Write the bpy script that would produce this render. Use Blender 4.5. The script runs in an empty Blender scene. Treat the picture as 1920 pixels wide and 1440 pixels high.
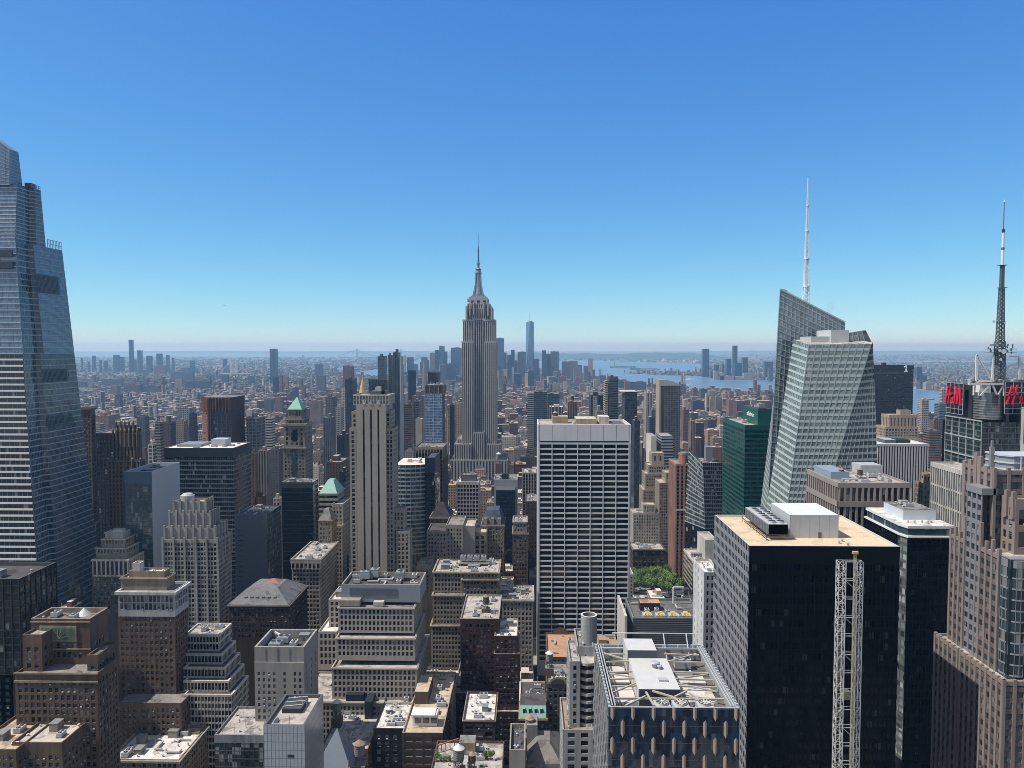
import bpy, math, random
from mathutils import Vector
random.seed(7)
R = math.radians
SC = bpy.context.scene
COL = SC.collection

# ------------------------------------------------------------------ camera
F, CX, CY, EYE = 1443.0, 960.0, 720.0, 251.0      # focal length in photo pixels, deck height in metres
YAW = math.atan(30.0 / F)                          # the avenues run along +Y
PITCH = math.atan(68.0 / F)
cam = bpy.data.cameras.new('camera')
cam.sensor_width = 36.0
cam.lens = 36.0 * F / 1920.0
cam.clip_start = 1.0
cam.clip_end = 200000.0
camo = bpy.data.objects.new('camera', cam)
camo.location = (0, 0, EYE)
camo.rotation_euler = (R(90) - PITCH, 0, YAW)
COL.objects.link(camo)
SC.camera = camo

# ------------------------------------------------------------------ light
SUN_EL, SUN_SIDE = R(57), R(13)      # from the left (east), a touch behind the camera
sdir = Vector((-math.cos(SUN_EL) * math.cos(SUN_SIDE), -math.cos(SUN_EL) * math.sin(SUN_SIDE), math.sin(SUN_EL)))
W = bpy.data.worlds.new('World')
SC.world = W
W.use_nodes = True
nt = W.node_tree
bg = nt.nodes['Background']
sky = nt.nodes.new('ShaderNodeTexSky')
sky.sky_type = 'NISHITA'
sky.sun_disc = False
sky.sun_elevation = SUN_EL
sky.sun_rotation = math.atan2(sdir.x, sdir.y)
sky.altitude = 1500.0
sky.air_density = 1.0
sky.dust_density = 0.0
sky.ozone_density = 10.0
# clear deep-blue grade of the sky's own light, channel by channel
se = nt.nodes.new('ShaderNodeSeparateColor'); co = nt.nodes.new('ShaderNodeCombineColor')
nt.links.new(sky.outputs[0], se.inputs[0])
for i, (g_, p_) in enumerate(((1.27, 1.14), (1.2, .9), (.98, .45))):
    m1 = nt.nodes.new('ShaderNodeMath'); m1.operation = 'MULTIPLY'; m1.inputs[1].default_value = .1
    m2 = nt.nodes.new('ShaderNodeMath'); m2.operation = 'POWER'; m2.inputs[1].default_value = p_
    m3 = nt.nodes.new('ShaderNodeMath'); m3.operation = 'MULTIPLY'; m3.inputs[1].default_value = g_ * 10
    nt.links.new(se.outputs[i], m1.inputs[0]); nt.links.new(m1.outputs[0], m2.inputs[0]); nt.links.new(m2.outputs[0], m3.inputs[0]); nt.links.new(m3.outputs[0], co.inputs[i])
# unseen high and northern sky greyed and dimmed by hand for neutral, deeper shade
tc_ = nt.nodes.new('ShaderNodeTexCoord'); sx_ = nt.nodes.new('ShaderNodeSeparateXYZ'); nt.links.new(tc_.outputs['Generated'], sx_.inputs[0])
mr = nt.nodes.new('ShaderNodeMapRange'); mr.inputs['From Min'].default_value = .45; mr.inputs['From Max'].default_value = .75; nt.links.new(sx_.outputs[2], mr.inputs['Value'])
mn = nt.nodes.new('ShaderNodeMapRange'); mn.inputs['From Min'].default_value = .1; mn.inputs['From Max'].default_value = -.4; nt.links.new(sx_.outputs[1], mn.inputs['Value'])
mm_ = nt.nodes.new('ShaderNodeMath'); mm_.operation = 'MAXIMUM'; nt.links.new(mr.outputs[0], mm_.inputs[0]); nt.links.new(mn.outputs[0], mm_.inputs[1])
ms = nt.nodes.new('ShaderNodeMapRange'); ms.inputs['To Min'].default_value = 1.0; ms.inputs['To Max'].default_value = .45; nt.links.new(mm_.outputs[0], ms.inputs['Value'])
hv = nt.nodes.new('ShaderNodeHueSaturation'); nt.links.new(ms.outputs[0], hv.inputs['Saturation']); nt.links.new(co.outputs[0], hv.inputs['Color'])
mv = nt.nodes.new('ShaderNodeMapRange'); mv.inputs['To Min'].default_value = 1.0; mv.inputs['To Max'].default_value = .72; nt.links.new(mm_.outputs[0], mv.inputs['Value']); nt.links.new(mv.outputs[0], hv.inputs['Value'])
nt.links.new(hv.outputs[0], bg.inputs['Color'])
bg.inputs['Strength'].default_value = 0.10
sl = bpy.data.lights.new('sun', 'SUN')
sl.energy = 4.6
sl.angle = R(0.53)
sl.color = (1.0, 0.95, 0.87)
so = bpy.data.objects.new('sun', sl)
so.rotation_euler = sdir.to_track_quat('Z', 'Y').to_euler()
so.location = (0, 0, 900)
COL.objects.link(so)
SC.view_settings.view_transform = 'Standard'
SC.view_settings.look = 'None'
SC.view_settings.gamma = 1.0
SC.view_settings.exposure = 0.15
SC.cycles.filter_width = .85
SC.cycles.use_denoising = True
SC.cycles.denoiser = 'OPENIMAGEDENOISE'
SC.cycles.denoising_prefilter = 'ACCURATE'
SC.cycles.max_bounces = 6
SC.cycles.diffuse_bounces = 3
SC.cycles.glossy_bounces = 3
SC.cycles.volume_bounces = 1
SC.cycles.transparent_max_bounces = 8

# ------------------------------------------------------------------ photo geometry -> metres
cp, sp_ = math.cos(PITCH), math.sin(PITCH)
cw, sw = math.cos(YAW), math.sin(YAW)
FWD = Vector((-sw * cp, cw * cp, -sp_))
RGT = Vector((cw, sw, 0))
UPV = RGT.cross(FWD)

def P(px, py, v):
    "world point seen at photo pixel (px, py) on the plane Y = v"
    d = FWD + RGT * ((px - CX) / F) + UPV * ((CY - py) / F)
    t = v / d.y
    return Vector((d.x * t, v, EYE + d.z * t))

def PG(px, py, z=0.0):
    "world point at height z seen at the pixel"
    d = FWD + RGT * ((px - CX) / F) + UPV * ((CY - py) / F)
    t = (z - EYE) / d.z
    return Vector((d.x * t, d.y * t, z))

def X(px, v, py=800): return P(px, py, v).x
def Z(py, v, px=990): return P(px, py, v).z

def px_of(p):
    q = Vector(p) - Vector((0, 0, EYE))
    w = q.dot(FWD)
    if w < 1: return (-9999, -9999)
    return (CX + F * q.dot(RGT) / w, CY - F * q.dot(UPV) / w)

# ------------------------------------------------------------------ materials
MATS = {}
def nodes(name):
    m = bpy.data.materials.new(name)
    m.use_nodes = True
    t = m.node_tree
    return m, t, t.nodes['Principled BSDF']

def N(t, ty, **kw):
    n = t.nodes.new(ty)
    for k, v in kw.items():
        if k.startswith('i_'):
            n.inputs[k[2:].replace('_', ' ')].default_value = v
        else:
            setattr(n, k, v)
    return n

def mixc(t, a, b, f, mode='MIX'):
    n = t.nodes.new('ShaderNodeMix')
    n.data_type = 'RGBA'
    n.blend_type = mode
    for s, v in ((6, a), (7, b), (0, f)):
        if isinstance(v, (tuple, list)):
            n.inputs[s].default_value = (*v[:3], 1)
        elif isinstance(v, (int, float)):
            n.inputs[s].default_value = v
        else:
            t.links.new(v, n.inputs[s])
    return n.outputs[2]

def math_(t, op, a, b=None, c=None):
    n = t.nodes.new('ShaderNodeMath')
    n.operation = op
    for i, v in enumerate((a, b, c)):
        if v is None: continue
        if isinstance(v, (int, float)): n.inputs[i].default_value = v
        else: t.links.new(v, n.inputs[i])
    return n.outputs[0]

def rgb(h):
    "sRGB hex -> linear"
    o = []
    for i in (0, 2, 4):
        c = int(h[i:i + 2], 16) / 255
        o.append(c / 12.92 if c <= .04045 else ((c + .055) / 1.055) ** 2.4)
    return tuple(o)

def stone(c, var=.42, rough=.85, streak=.7, course=0.0):
    "weathered masonry: blotches, rain streaks and faint courses"
    c = (c[0] * .735, c[1] * .735, c[2] * .73)
    key = ('s', c, var, rough, streak, course)
    if key in MATS: return MATS[key]
    m, t, b = nodes('masonry')
    g = N(t, 'ShaderNodeNewGeometry')
    n1 = N(t, 'ShaderNodeTexNoise', i_Scale=.07, i_Detail=5.0, i_Roughness=.62)
    t.links.new(g.outputs['Position'], n1.inputs['Vector'])
    mp = N(t, 'ShaderNodeMapping')
    mp.inputs['Scale'].default_value = (.55, .55, .03)
    t.links.new(g.outputs['Position'], mp.inputs['Vector'])
    n2 = N(t, 'ShaderNodeTexNoise', i_Scale=1.0, i_Detail=3.0)
    t.links.new(mp.outputs[0], n2.inputs['Vector'])
    n3 = N(t, 'ShaderNodeTexNoise', i_Scale=1.3, i_Detail=2.0)
    t.links.new(g.outputs['Position'], n3.inputs['Vector'])
    k = math_(t, 'ADD', math_(t, 'MULTIPLY', math_(t, 'SUBTRACT', n1.outputs[0], .5), var * 2.2),
              math_(t, 'MULTIPLY', math_(t, 'SUBTRACT', n2.outputs[0], .5), streak * 1.6))
    k = math_(t, 'ADD', k, math_(t, 'MULTIPLY', math_(t, 'SUBTRACT', n3.outputs[0], .5), var * .9))
    if course:
        sx = N(t, 'ShaderNodeSeparateXYZ')
        t.links.new(g.outputs['Position'], sx.inputs[0])
        fr = math_(t, 'FRACT', math_(t, 'DIVIDE', sx.outputs[2], 1.2))
        k = math_(t, 'SUBTRACT', k, math_(t, 'MULTIPLY', math_(t, 'LESS_THAN', fr, .18), course))
    k = math_(t, 'MAXIMUM', math_(t, 'ADD', k, 1.0), .25)
    vm = t.nodes.new('ShaderNodeVectorMath')
    vm.operation = 'SCALE'
    vm.inputs[0].default_value = c
    t.links.new(k, vm.inputs[3])
    t.links.new(vm.outputs[0], b.inputs['Base Color'])
    b.inputs['Roughness'].default_value = rough
    b.inputs['Specular IOR Level'].default_value = .25
    MATS[key] = m
    return m

def glass(c, ior=1.6, rough=.06, cell=(1.5, 3.8), var=.5, wob=.02, blind=.08, blindc=(.22, .23, .23)):
    "facade glass: every pane a little different in tint, tilt and blinds"
    key = ('g', c, ior, rough, cell, var, wob, blind, blindc)
    if key in MATS: return MATS[key]
    m, t, b = nodes('facade_glass')
    g = N(t, 'ShaderNodeNewGeometry')
    sx = N(t, 'ShaderNodeSeparateXYZ')
    t.links.new(g.outputs['Position'], sx.inputs[0])
    h = math_(t, 'ADD', sx.outputs[0], sx.outputs[1])
    cx = math_(t, 'FLOOR', math_(t, 'DIVIDE', h, cell[0]))
    cz = math_(t, 'FLOOR', math_(t, 'DIVIDE', sx.outputs[2], cell[1]))
    cv = N(t, 'ShaderNodeCombineXYZ')
    t.links.new(cx, cv.inputs[0]); t.links.new(cz, cv.inputs[1])
    wn = N(t, 'ShaderNodeTexWhiteNoise', noise_dimensions='2D')
    t.links.new(cv.outputs[0], wn.inputs['Vector'])
    lo = tuple(x * (1 - var) for x in c); hi = tuple(min(1, x * (1 + var)) for x in c)
    col = mixc(t, lo, hi, wn.outputs['Value'])
    ws = N(t, 'ShaderNodeSeparateColor')
    t.links.new(wn.outputs['Color'], ws.inputs[0])
    col = mixc(t, col, blindc, math_(t, 'LESS_THAN', ws.outputs[1], blind))
    t.links.new(col, b.inputs['Base Color'])
    b.inputs['Roughness'].default_value = rough
    b.inputs['IOR'].default_value = ior
    # pane tilt + slow waviness
    nz = N(t, 'ShaderNodeTexNoise', i_Scale=.16, i_Detail=2.0)
    t.links.new(g.outputs['Position'], nz.inputs['Vector'])
    v1 = t.nodes.new('ShaderNodeVectorMath'); v1.operation = 'SUBTRACT'
    t.links.new(nz.outputs['Color'], v1.inputs[0]); v1.inputs[1].default_value = (.5, .5, .5)
    v2 = t.nodes.new('ShaderNodeVectorMath'); v2.operation = 'SUBTRACT'
    t.links.new(wn.outputs['Color'], v2.inputs[0]); v2.inputs[1].default_value = (.5, .5, .5)
    v1s = t.nodes.new('ShaderNodeVectorMath'); v1s.operation = 'SCALE'; v1s.inputs[3].default_value = wob * 5
    t.links.new(v1.outputs[0], v1s.inputs[0])
    v2s = t.nodes.new('ShaderNodeVectorMath'); v2s.operation = 'SCALE'; v2s.inputs[3].default_value = wob
    t.links.new(v2.outputs[0], v2s.inputs[0])
    a1 = t.nodes.new('ShaderNodeVectorMath'); a1.operation = 'ADD'
    t.links.new(v1s.outputs[0], a1.inputs[0]); t.links.new(v2s.outputs[0], a1.inputs[1])
    a2 = t.nodes.new('ShaderNodeVectorMath'); a2.operation = 'ADD'
    t.links.new(a1.outputs[0], a2.inputs[0]); t.links.new(g.outputs['Normal'], a2.inputs[1])
    nn = t.nodes.new('ShaderNodeVectorMath'); nn.operation = 'NORMALIZE'
    t.links.new(a2.outputs[0], nn.inputs[0])
    t.links.new(nn.outputs[0], b.inputs['Normal'])
    MATS[key] = m
    return m

def roofm(c, var=.35, rough=.9, sc=.12):
    key = ('r', c, var, rough, sc)
    if key in MATS: return MATS[key]
    m, t, b = nodes('roofing')
    g = N(t, 'ShaderNodeNewGeometry')
    n1 = N(t, 'ShaderNodeTexNoise', i_Scale=sc, i_Detail=6.0, i_Roughness=.65, i_Distortion=.6)
    t.links.new(g.outputs['Position'], n1.inputs['Vector'])
    vo = N(t, 'ShaderNodeTexVoronoi', i_Scale=.22)
    vo.feature = 'DISTANCE_TO_EDGE'
    t.links.new(g.outputs['Position'], vo.inputs['Vector'])
    k = math_(t, 'ADD', 1.0, math_(t, 'MULTIPLY', math_(t, 'SUBTRACT', n1.outputs[0], .5), var * 3))
    k = math_(t, 'SUBTRACT', k, math_(t, 'MULTIPLY', math_(t, 'LESS_THAN', vo.outputs[0], .03), var * .5))
    vm = t.nodes.new('ShaderNodeVectorMath'); vm.operation = 'SCALE'
    vm.inputs[0].default_value = c
    np_ = N(t, 'ShaderNodeTexNoise', i_Scale=.16, i_Detail=2.0); t.links.new(g.outputs['Position'], np_.inputs['Vector'])
    k = math_(t, 'MULTIPLY', k, math_(t, 'SUBTRACT', 1.0, math_(t, 'MULTIPLY', math_(t, 'GREATER_THAN', np_.outputs[0], .585), min(.45, var))))
    t.links.new(math_(t, 'MAXIMUM', k, .2), vm.inputs[3])
    t.links.new(vm.outputs[0], b.inputs['Base Color'])
    b.inputs['Roughness'].default_value = rough
    b.inputs['Specular IOR Level'].default_value = .2
    MATS[key] = m
    return m

def metal(c, rough=.45, met=.0, var=.12):
    key = ('m', c, rough, met, var)
    if key in MATS: return MATS[key]
    m, t, b = nodes('metal')
    g = N(t, 'ShaderNodeNewGeometry')
    n1 = N(t, 'ShaderNodeTexNoise', i_Scale=.35, i_Detail=4.0)
    t.links.new(g.outputs['Position'], n1.inputs['Vector'])
    k = math_(t, 'ADD', 1.0, math_(t, 'MULTIPLY', math_(t, 'SUBTRACT', n1.outputs[0], .5), var * 2))
    vm = t.nodes.new('ShaderNodeVectorMath'); vm.operation = 'SCALE'
    vm.inputs[0].default_value = c
    t.links.new(k, vm.inputs[3])
    t.links.new(vm.outputs[0], b.inputs['Base Color'])
    b.inputs['Roughness'].default_value = rough
    b.inputs['Metallic'].default_value = met
    MATS[key] = m
    return m

def city_mat():
    "walls with rows of windows; wall tint and bay / storey sizes come from the mesh"
    if 'city' in MATS: return MATS['city']
    m, t, b = nodes('city_facade')
    g = N(t, 'ShaderNodeNewGeometry')
    at = N(t, 'ShaderNodeAttribute', attribute_name='tint')
    pa = N(t, 'ShaderNodeAttribute', attribute_name='pat')
    ps = N(t, 'ShaderNodeSeparateColor'); t.links.new(pa.outputs['Color'], ps.inputs[0])
    sx = N(t, 'ShaderNodeSeparateXYZ'); t.links.new(g.outputs['Position'], sx.inputs[0])
    sn = N(t, 'ShaderNodeSeparateXYZ'); t.links.new(g.outputs['Normal'], sn.inputs[0])
    h = math_(t, 'ADD', sx.outputs[0], sx.outputs[1])
    bay = math_(t, 'MULTIPLY', ps.outputs[0], 10.0)
    fl = math_(t, 'MULTIPLY', ps.outputs[1], 10.0)
    hx = math_(t, 'DIVIDE', h, bay); hz = math_(t, 'DIVIDE', sx.outputs[2], fl)
    fx = math_(t, 'FRACT', hx); fz = math_(t, 'FRACT', hz)
    win = math_(t, 'MULTIPLY', math_(t, 'LESS_THAN', fx, ps.outputs[2]), math_(t, 'LESS_THAN', fz, pa.outputs['Alpha']))
    vert = math_(t, 'LESS_THAN', math_(t, 'ABSOLUTE', sn.outputs[2]), .4)
    win = math_(t, 'MULTIPLY', win, vert)
    cv = N(t, 'ShaderNodeCombineXYZ')
    t.links.new(math_(t, 'FLOOR', hx), cv.inputs[0]); t.links.new(math_(t, 'FLOOR', hz), cv.inputs[1])
    wn = N(t, 'ShaderNodeTexWhiteNoise', noise_dimensions='2D'); t.links.new(cv.outputs[0], wn.inputs['Vector'])
    n1 = N(t, 'ShaderNodeTexNoise', i_Scale=.06, i_Detail=5.0, i_Roughness=.65)
    t.links.new(g.outputs['Position'], n1.inputs['Vector'])
    k = math_(t, 'ADD', .62, math_(t, 'MULTIPLY', n1.outputs[0], .76))
    vt = t.nodes.new('ShaderNodeVectorMath'); vt.operation = 'MULTIPLY'; vt.inputs[1].default_value = (.90, .82, .74)
    t.links.new(at.outputs['Color'], vt.inputs[0])
    vm = t.nodes.new('ShaderNodeVectorMath'); vm.operation = 'SCALE'
    t.links.new(vt.outputs[0], vm.inputs[0]); t.links.new(k, vm.inputs[3])
    wc = mixc(t, (.012, .016, .024), (.075, .085, .10), math_(t, 'POWER', wn.outputs['Value'], 2.0))
    col = mixc(t, vm.outputs[0], wc, win)
    t.links.new(col, b.inputs['Base Color'])
    t.links.new(math_(t, 'SUBTRACT', .88, math_(t, 'MULTIPLY', win, .72)), b.inputs['Roughness'])
    MATS['city'] = m
    return m

def pane_mat(blind):
    key = ('pane', blind)
    if key in MATS: return MATS[key]
    m, t, b = nodes('window_glass')
    oi = N(t, 'ShaderNodeObjectInfo')
    g = N(t, 'ShaderNodeNewGeometry')
    r = math_(t, 'FRACT', math_(t, 'ADD', oi.outputs['Random'], g.outputs['Random Per Island']))
    if blind == 2:
        col = mixc(t, (.004, .005, .008), (.014, .016, .02), r); b.inputs['Roughness'].default_value = .08
    elif blind:
        col = mixc(t, (.10, .10, .095), (.30, .29, .27), r)
        b.inputs['Roughness'].default_value = .45
    else:
        col = mixc(t, (.005, .006, .009), (.10, .12, .145), math_(t, 'POWER', r, 4.0))  # paler blue panes: sky glints put into the base colour
        b.inputs['Roughness'].default_value = .07
    t.links.new(col, b.inputs['Base Color'])
    MATS[key] = m
    return m

# ------------------------------------------------------------------ mesh builder
class MB:
    def __init__(s):
        s.v, s.f, s.mi, s.mats, s.tint, s.pat = [], [], [], [], [], []
    def mat(s, m):
        for i, k in enumerate(s.mats):
            if k is m: return i
        s.mats.append(m)
        return len(s.mats) - 1
    def poly(s, pts, m, tint=None, pat=None):
        n = len(s.v)
        s.v.extend([tuple(p) for p in pts])
        s.f.append(tuple(range(n, n + len(pts))))
        s.mi.append(s.mat(m))
        s.tint.append(tint); s.pat.append(pat)
    def box(s, x0, x1, y0, y1, z0, z1, m, top=None, bottom=False, tint=None, pat=None, ttint=None):
        q = s.poly
        a = ((x0, y0), (x1, y0), (x1, y1), (x0, y1))
        for i in range(4):
            p, r = a[i], a[(i + 1) % 4]
            q([(p[0], p[1], z0), (r[0], r[1], z0), (r[0], r[1], z1), (p[0], p[1], z1)], m, tint, pat)
        q([(p[0], p[1], z1) for p in a], top or m, ttint or tint, pat)
        if bottom: q([(p[0], p[1], z0) for p in reversed(a)], m, tint, pat)
    def prism(s, pts, z0, z1, m, top=None, bottom=False):
        n = len(pts)
        for i in range(n):
            p, r = pts[i], pts[(i + 1) % n]
            s.poly([(p[0], p[1], z0), (r[0], r[1], z0), (r[0], r[1], z1), (p[0], p[1], z1)], m)
        s.poly([(p[0], p[1], z1) for p in pts], top or m)
        if bottom: s.poly([(p[0], p[1], z0) for p in reversed(pts)], m)
    def cyl(s, cx, cy, z0, z1, r0, r1, m, n=16, cap=True, capm=None):
        c0 = [(cx + r0 * math.cos(2 * math.pi * i / n), cy + r0 * math.sin(2 * math.pi * i / n), z0) for i in range(n)]
        c1 = [(cx + r1 * math.cos(2 * math.pi * i / n), cy + r1 * math.sin(2 * math.pi * i / n), z1) for i in range(n)]
        for i in range(n):
            j = (i + 1) % n
            if r1 < 1e-4: s.poly([c0[i], c0[j], (cx, cy, z1)], m)
            else: s.poly([c0[i], c0[j], c1[j], c1[i]], m)
        if cap and r1 > 1e-4: s.poly(c1, capm or m)
    def bar(s, p, q, r, m, r2=None):
        "square bar between two points"
        p, q = Vector(p), Vector(q)
        d = (q - p)
        if d.length < 1e-5: return
        d.normalize()
        up = Vector((0, 0, 1)) if abs(d.z) < .9 else Vector((0, 1, 0))
        a = d.cross(up).normalized()
        b = a.cross(d)
        r2 = r if r2 is None else r2
        c0 = [p + a * r + b * r, p - a * r + b * r, p - a * r - b * r, p + a * r - b * r]
        c1 = [q + a * r2 + b * r2, q - a * r2 + b * r2, q - a * r2 - b * r2, q + a * r2 - b * r2]
        for i in range(4):
            j = (i + 1) % 4
            s.poly([c0[i], c1[i], c1[j], c0[j]], m)
        s.poly(c1[::-1], m); s.poly(c0, m)
    def mesh(s, name, org=(0, 0, 0)):
        me = bpy.data.meshes.new(name)
        ox, oy, oz = org
        me.from_pydata([(x - ox, y - oy, z - oz) for x, y, z in s.v], [], s.f)
        for m in s.mats: me.materials.append(m)
        me.polygons.foreach_set('material_index', s.mi)
        if any(t is not None for t in s.tint):
            a = me.attributes.new('tint', 'FLOAT_COLOR', 'FACE')
            fl = []
            for t in s.tint: fl.extend((*(t or (.3, .3, .3)), 1))
            a.data.foreach_set('color', fl)
            a = me.attributes.new('pat', 'FLOAT_COLOR', 'FACE')
            fl = []
            for t in s.pat: fl.extend(t or (.3, .35, 0, 0))
            a.data.foreach_set('color', fl)
        me.update()
        return me
    def build(s, name, parent=None, org=None):
        o = org if org is not None else (ORG[parent.name] if parent else (0, 0, 0))
        ob = bpy.data.objects.new(name, s.mesh(name, o))
        COL.objects.link(ob)
        if parent:
            ob.parent = parent
        else:
            ob.location = o
        ORG[ob.name] = Vector(o)
        return ob

ORG = {}
def tag(o, label=None, cat=None, group=None, kind=None):
    if label: o['label'] = label
    if cat: o['category'] = cat
    if group: o['group'] = group
    if kind: o['kind'] = kind
    return o

def empty(name, loc, label, cat, group=None):
    o = bpy.data.objects.new(name, None)
    o.empty_display_size = 5
    o.location = loc
    COL.objects.link(o)
    ORG[o.name] = Vector(loc)
    return tag(o, label, cat, group)

def inst(name, me, parent, loc, rz=0.0, scale=None):
    "link one more object that shares a mesh, at a world place"
    o = bpy.data.objects.new(name, me)
    COL.objects.link(o)
    if parent:
        o.parent = parent
        loc = Vector(loc) - ORG[parent.name]
    o.location = loc
    o.rotation_euler = (0, 0, rz)
    if scale: o.scale = scale
    return o

WMESH = {}
def window_mesh(w, h, blind):
    key = (round(w, 1), round(h, 1), blind)
    if key in WMESH: return WMESH[key]
    w, h = key[0], key[1]
    b = MB()
    g, bl = pane_mat(2 if blind == 4 else 0), pane_mat(1)
    fr = metal((.16, .16, .155), .5)
    x0, x1 = -w / 2, w / 2
    zs = {0: 0, 1: .35, 2: .6, 3: 1.0, 4: 0}[blind] * h
    if zs < h: b.poly([(x0, 0, 0), (x1, 0, 0), (x1, 0, h - zs), (x0, 0, h - zs)], g)
    if zs > 0: b.poly([(x0, 0, h - zs), (x1, 0, h - zs), (x1, 0, h), (x0, 0, h)], bl)
    if blind == 2 and w > 1 and h > 1.3: b.box(-.38, .38, -.55, -.01, .1, .6, LGREY, bottom=True)
    if h > 1.2 and w < 4:
        zc = h * .5
        b.poly([(x0, -.06, zc - .06), (x1, -.06, zc - .06), (x1, -.06, zc + .06), (x0, -.06, zc + .06)], fr)
    b.poly([(x0, -.16, .0), (x1, -.16, .0), (x1, 0, .09), (x0, 0, .09)], fr)
    WMESH[key] = b.mesh('window')
    return WMESH[key]

HR = []      # (pxl, pxr, py top, py lowest visible, v) of what must stay in view
FOOT = []    # footprints taken

class Bd:
    "one building: an Empty that parents its parts"
    def __init__(s, name, label, cat, cx, cy, group=None, yb=1500, nwin=100):
        s.root = empty(name, (cx, cy, 0), label, cat, group)
        s.parts = {}
        s.wins = []
        s.yb = yb
        s.nwin = nwin
        s.x0 = s.x1 = s.y0 = s.y1 = None
        s.pl, s.pr, s.pt = 9999, -9999, 9999
        s.v = 1e9
    def m(s, part):
        if part not in s.parts: s.parts[part] = MB()
        return s.parts[part]
    def note(s, x0, x1, y0, y1, z):
        FOOT.append((x0, x1, y0, y1))
        s.v = min(s.v, y0)
        for x in (x0, x1):
            for y in (y0, y1):
                a = px_of((x, y, z))
                s.pl = min(s.pl, a[0]); s.pr = max(s.pr, a[0]); s.pt = min(s.pt, a[1])
    # --- flat / punched / lattice walls over a quad (BL, BR, TR, TL seen from outside)
    def plain(s, A, B, z0, z1, m, part='wall'):
        s.m(part).poly([(A[0], A[1], z0), (B[0], B[1], z0), (B[0], B[1], z1), (A[0], A[1], z1)], m)
    def punch(s, A, B, z0, z1, m, bay=3.2, fl=3.6, ww=.5, wh=.55, zt=1.5, zb=0, rec=.35, ends=.8, sill=.25, zv=None, skip=(), blind=.5, band=None, part='wall'):
        b = s.m(part)
        A = Vector((A[0], A[1])); B = Vector((B[0], B[1]))
        d = B - A; L = d.length
        d /= L
        dark = blind == 0
        if 2.3 < bay < 3.7: bay *= .8; fl *= .93
        ww = min(.93, ww * 1.18 if dark else ww * 1.3); wh = min(.95 - sill, wh * (1.08 if dark else 1.2))
        n = Vector((d.y, -d.x))
        nb = max(1, round((L - 2 * ends) / bay)); bw = (L - 2 * ends) / nb
        zlo = max(z0 + zb, zv if zv is not None else -1)
        nf = int((z1 - zt - zlo) / fl)
        if nf < 1:
            s.plain(A, B, z0, z1, m, part); return
        zlo = z1 - zt - nf * fl
        def pt(u, z, o=0.0):
            p = A + d * u - n * o
            return (p.x, p.y, z)
        def q(u0, u1, za, zc, mm=None): b.poly([pt(u0, za), pt(u1, za), pt(u1, zc), pt(u0, zc)], mm or m)
        if zlo > z0 + .01: q(0, L, z0, zlo)
        if zt > 0: q(0, L, z1 - zt, z1)
        q(0, ends, zlo, z1 - zt); q(L - ends, L, zlo, z1 - zt)
        w = bw * ww; hh = fl * wh
        ang = math.atan2(d.y, d.x)
        for f in range(nf):
            za = zlo + f * fl; zs = za + fl * sill; ze = zs + hh
            bm = band if band and (f % 6 == 5) else None
            q(ends, L - ends, za, zs, bm)
            q(ends, L - ends, ze, za + fl)
            u = ends
            for k in range(nb):
                ua = ends + k * bw + (bw - w) / 2
                if k in skip or (k - nb) in skip: continue
                q(u, ua, zs, ze)
                ub = ua + w
                b.poly([pt(ua, zs), pt(ub, zs), pt(ub, zs, rec), pt(ua, zs, rec)], m)
                b.poly([pt(ub, ze), pt(ua, ze), pt(ua, ze, rec), pt(ub, ze, rec)], m)
                b.poly([pt(ua, ze), pt(ua, zs), pt(ua, zs, rec), pt(ua, ze, rec)], m)
                b.poly([pt(ub, zs), pt(ub, ze), pt(ub, ze, rec), pt(ub, zs, rec)], m)
                r = random.random()
                bl = 4 if blind == 0 else 0 if r > blind else (1 if r > blind * .5 else (2 if r > blind * .2 else 3))
                s.wins.append((pt(ua + w / 2, zs, rec), ang, w, hh, bl, (n.x, n.y)))
                u = ub
            q(u, L - ends, zs, ze)
    def qlat(s, BL, BR, TR, TL, g, nz, nx=0, sp=None, pier=None, mull=None, ext=0.0, parts=('glazing', 'spandrel', 'pier', 'mullion'), z_off=0.0):
        """glass over a quad with storey bands sp=(height m, proud m, material, lowest fraction),
        piers and mullions (count, width m, proud m, material)"""
        BL, BR, TR, TL = map(Vector, (BL, BR, TR, TL))
        n = (BR - BL).cross(TL - BL).normalized()
        if abs((TR - BL).dot(n)) > .05:
            for k in range(nz):
                t0, t1 = k / nz, (k + 1) / nz
                s.m(parts[0]).poly([BL.lerp(TL, t0), BR.lerp(TR, t0), BR.lerp(TR, t1), BL.lerp(TL, t1)], g)
        else: s.m(parts[0]).poly([BL, BR, TR, TL], g)
        H = (TL - BL).length; Wd = (BR - BL).length
        dx = (BR - BL).normalized()
        def pt(u, t, o):
            a = BL.lerp(TL, t); c = BR.lerp(TR, t)
            return a.lerp(c, u) + n * o
        def strip(u0, u1, t0, t1, o, m, b, horiz):
            e0 = -dx * ext if (horiz and u0 == 0) else Vector()
            e1 = dx * ext if (horiz and u1 == 1) else Vector()
            a, c, d, e = pt(u0, t0, o) + e0, pt(u1, t0, o) + e1, pt(u1, t1, o) + e1, pt(u0, t1, o) + e0
            b.poly([a, c, d, e], m)
            a0, c0, d0, e0_ = pt(u0, t0, 0) + e0, pt(u1, t0, 0) + e1, pt(u1, t1, 0) + e1, pt(u0, t1, 0) + e0
            if horiz:
                b.poly([e, d, d0, e0_], m); b.poly([a0, c0, c, a], m)
                if ext:
                    b.poly([a0, a, e, e0_], m); b.poly([c, c0, d0, d], m)
            else:
                b.poly([a0, a, e, e0_], m); b.poly([c, c0, d0, d], m)
        if sp:
            h, o, m = sp[:3]
            b = s.m(parts[1])
            for k in range(nz):
                t0 = (k + z_off) / nz; t1 = t0 + h / H
                strip(0, 1, t0, min(t1, 1), o, m, b, True)
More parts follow.
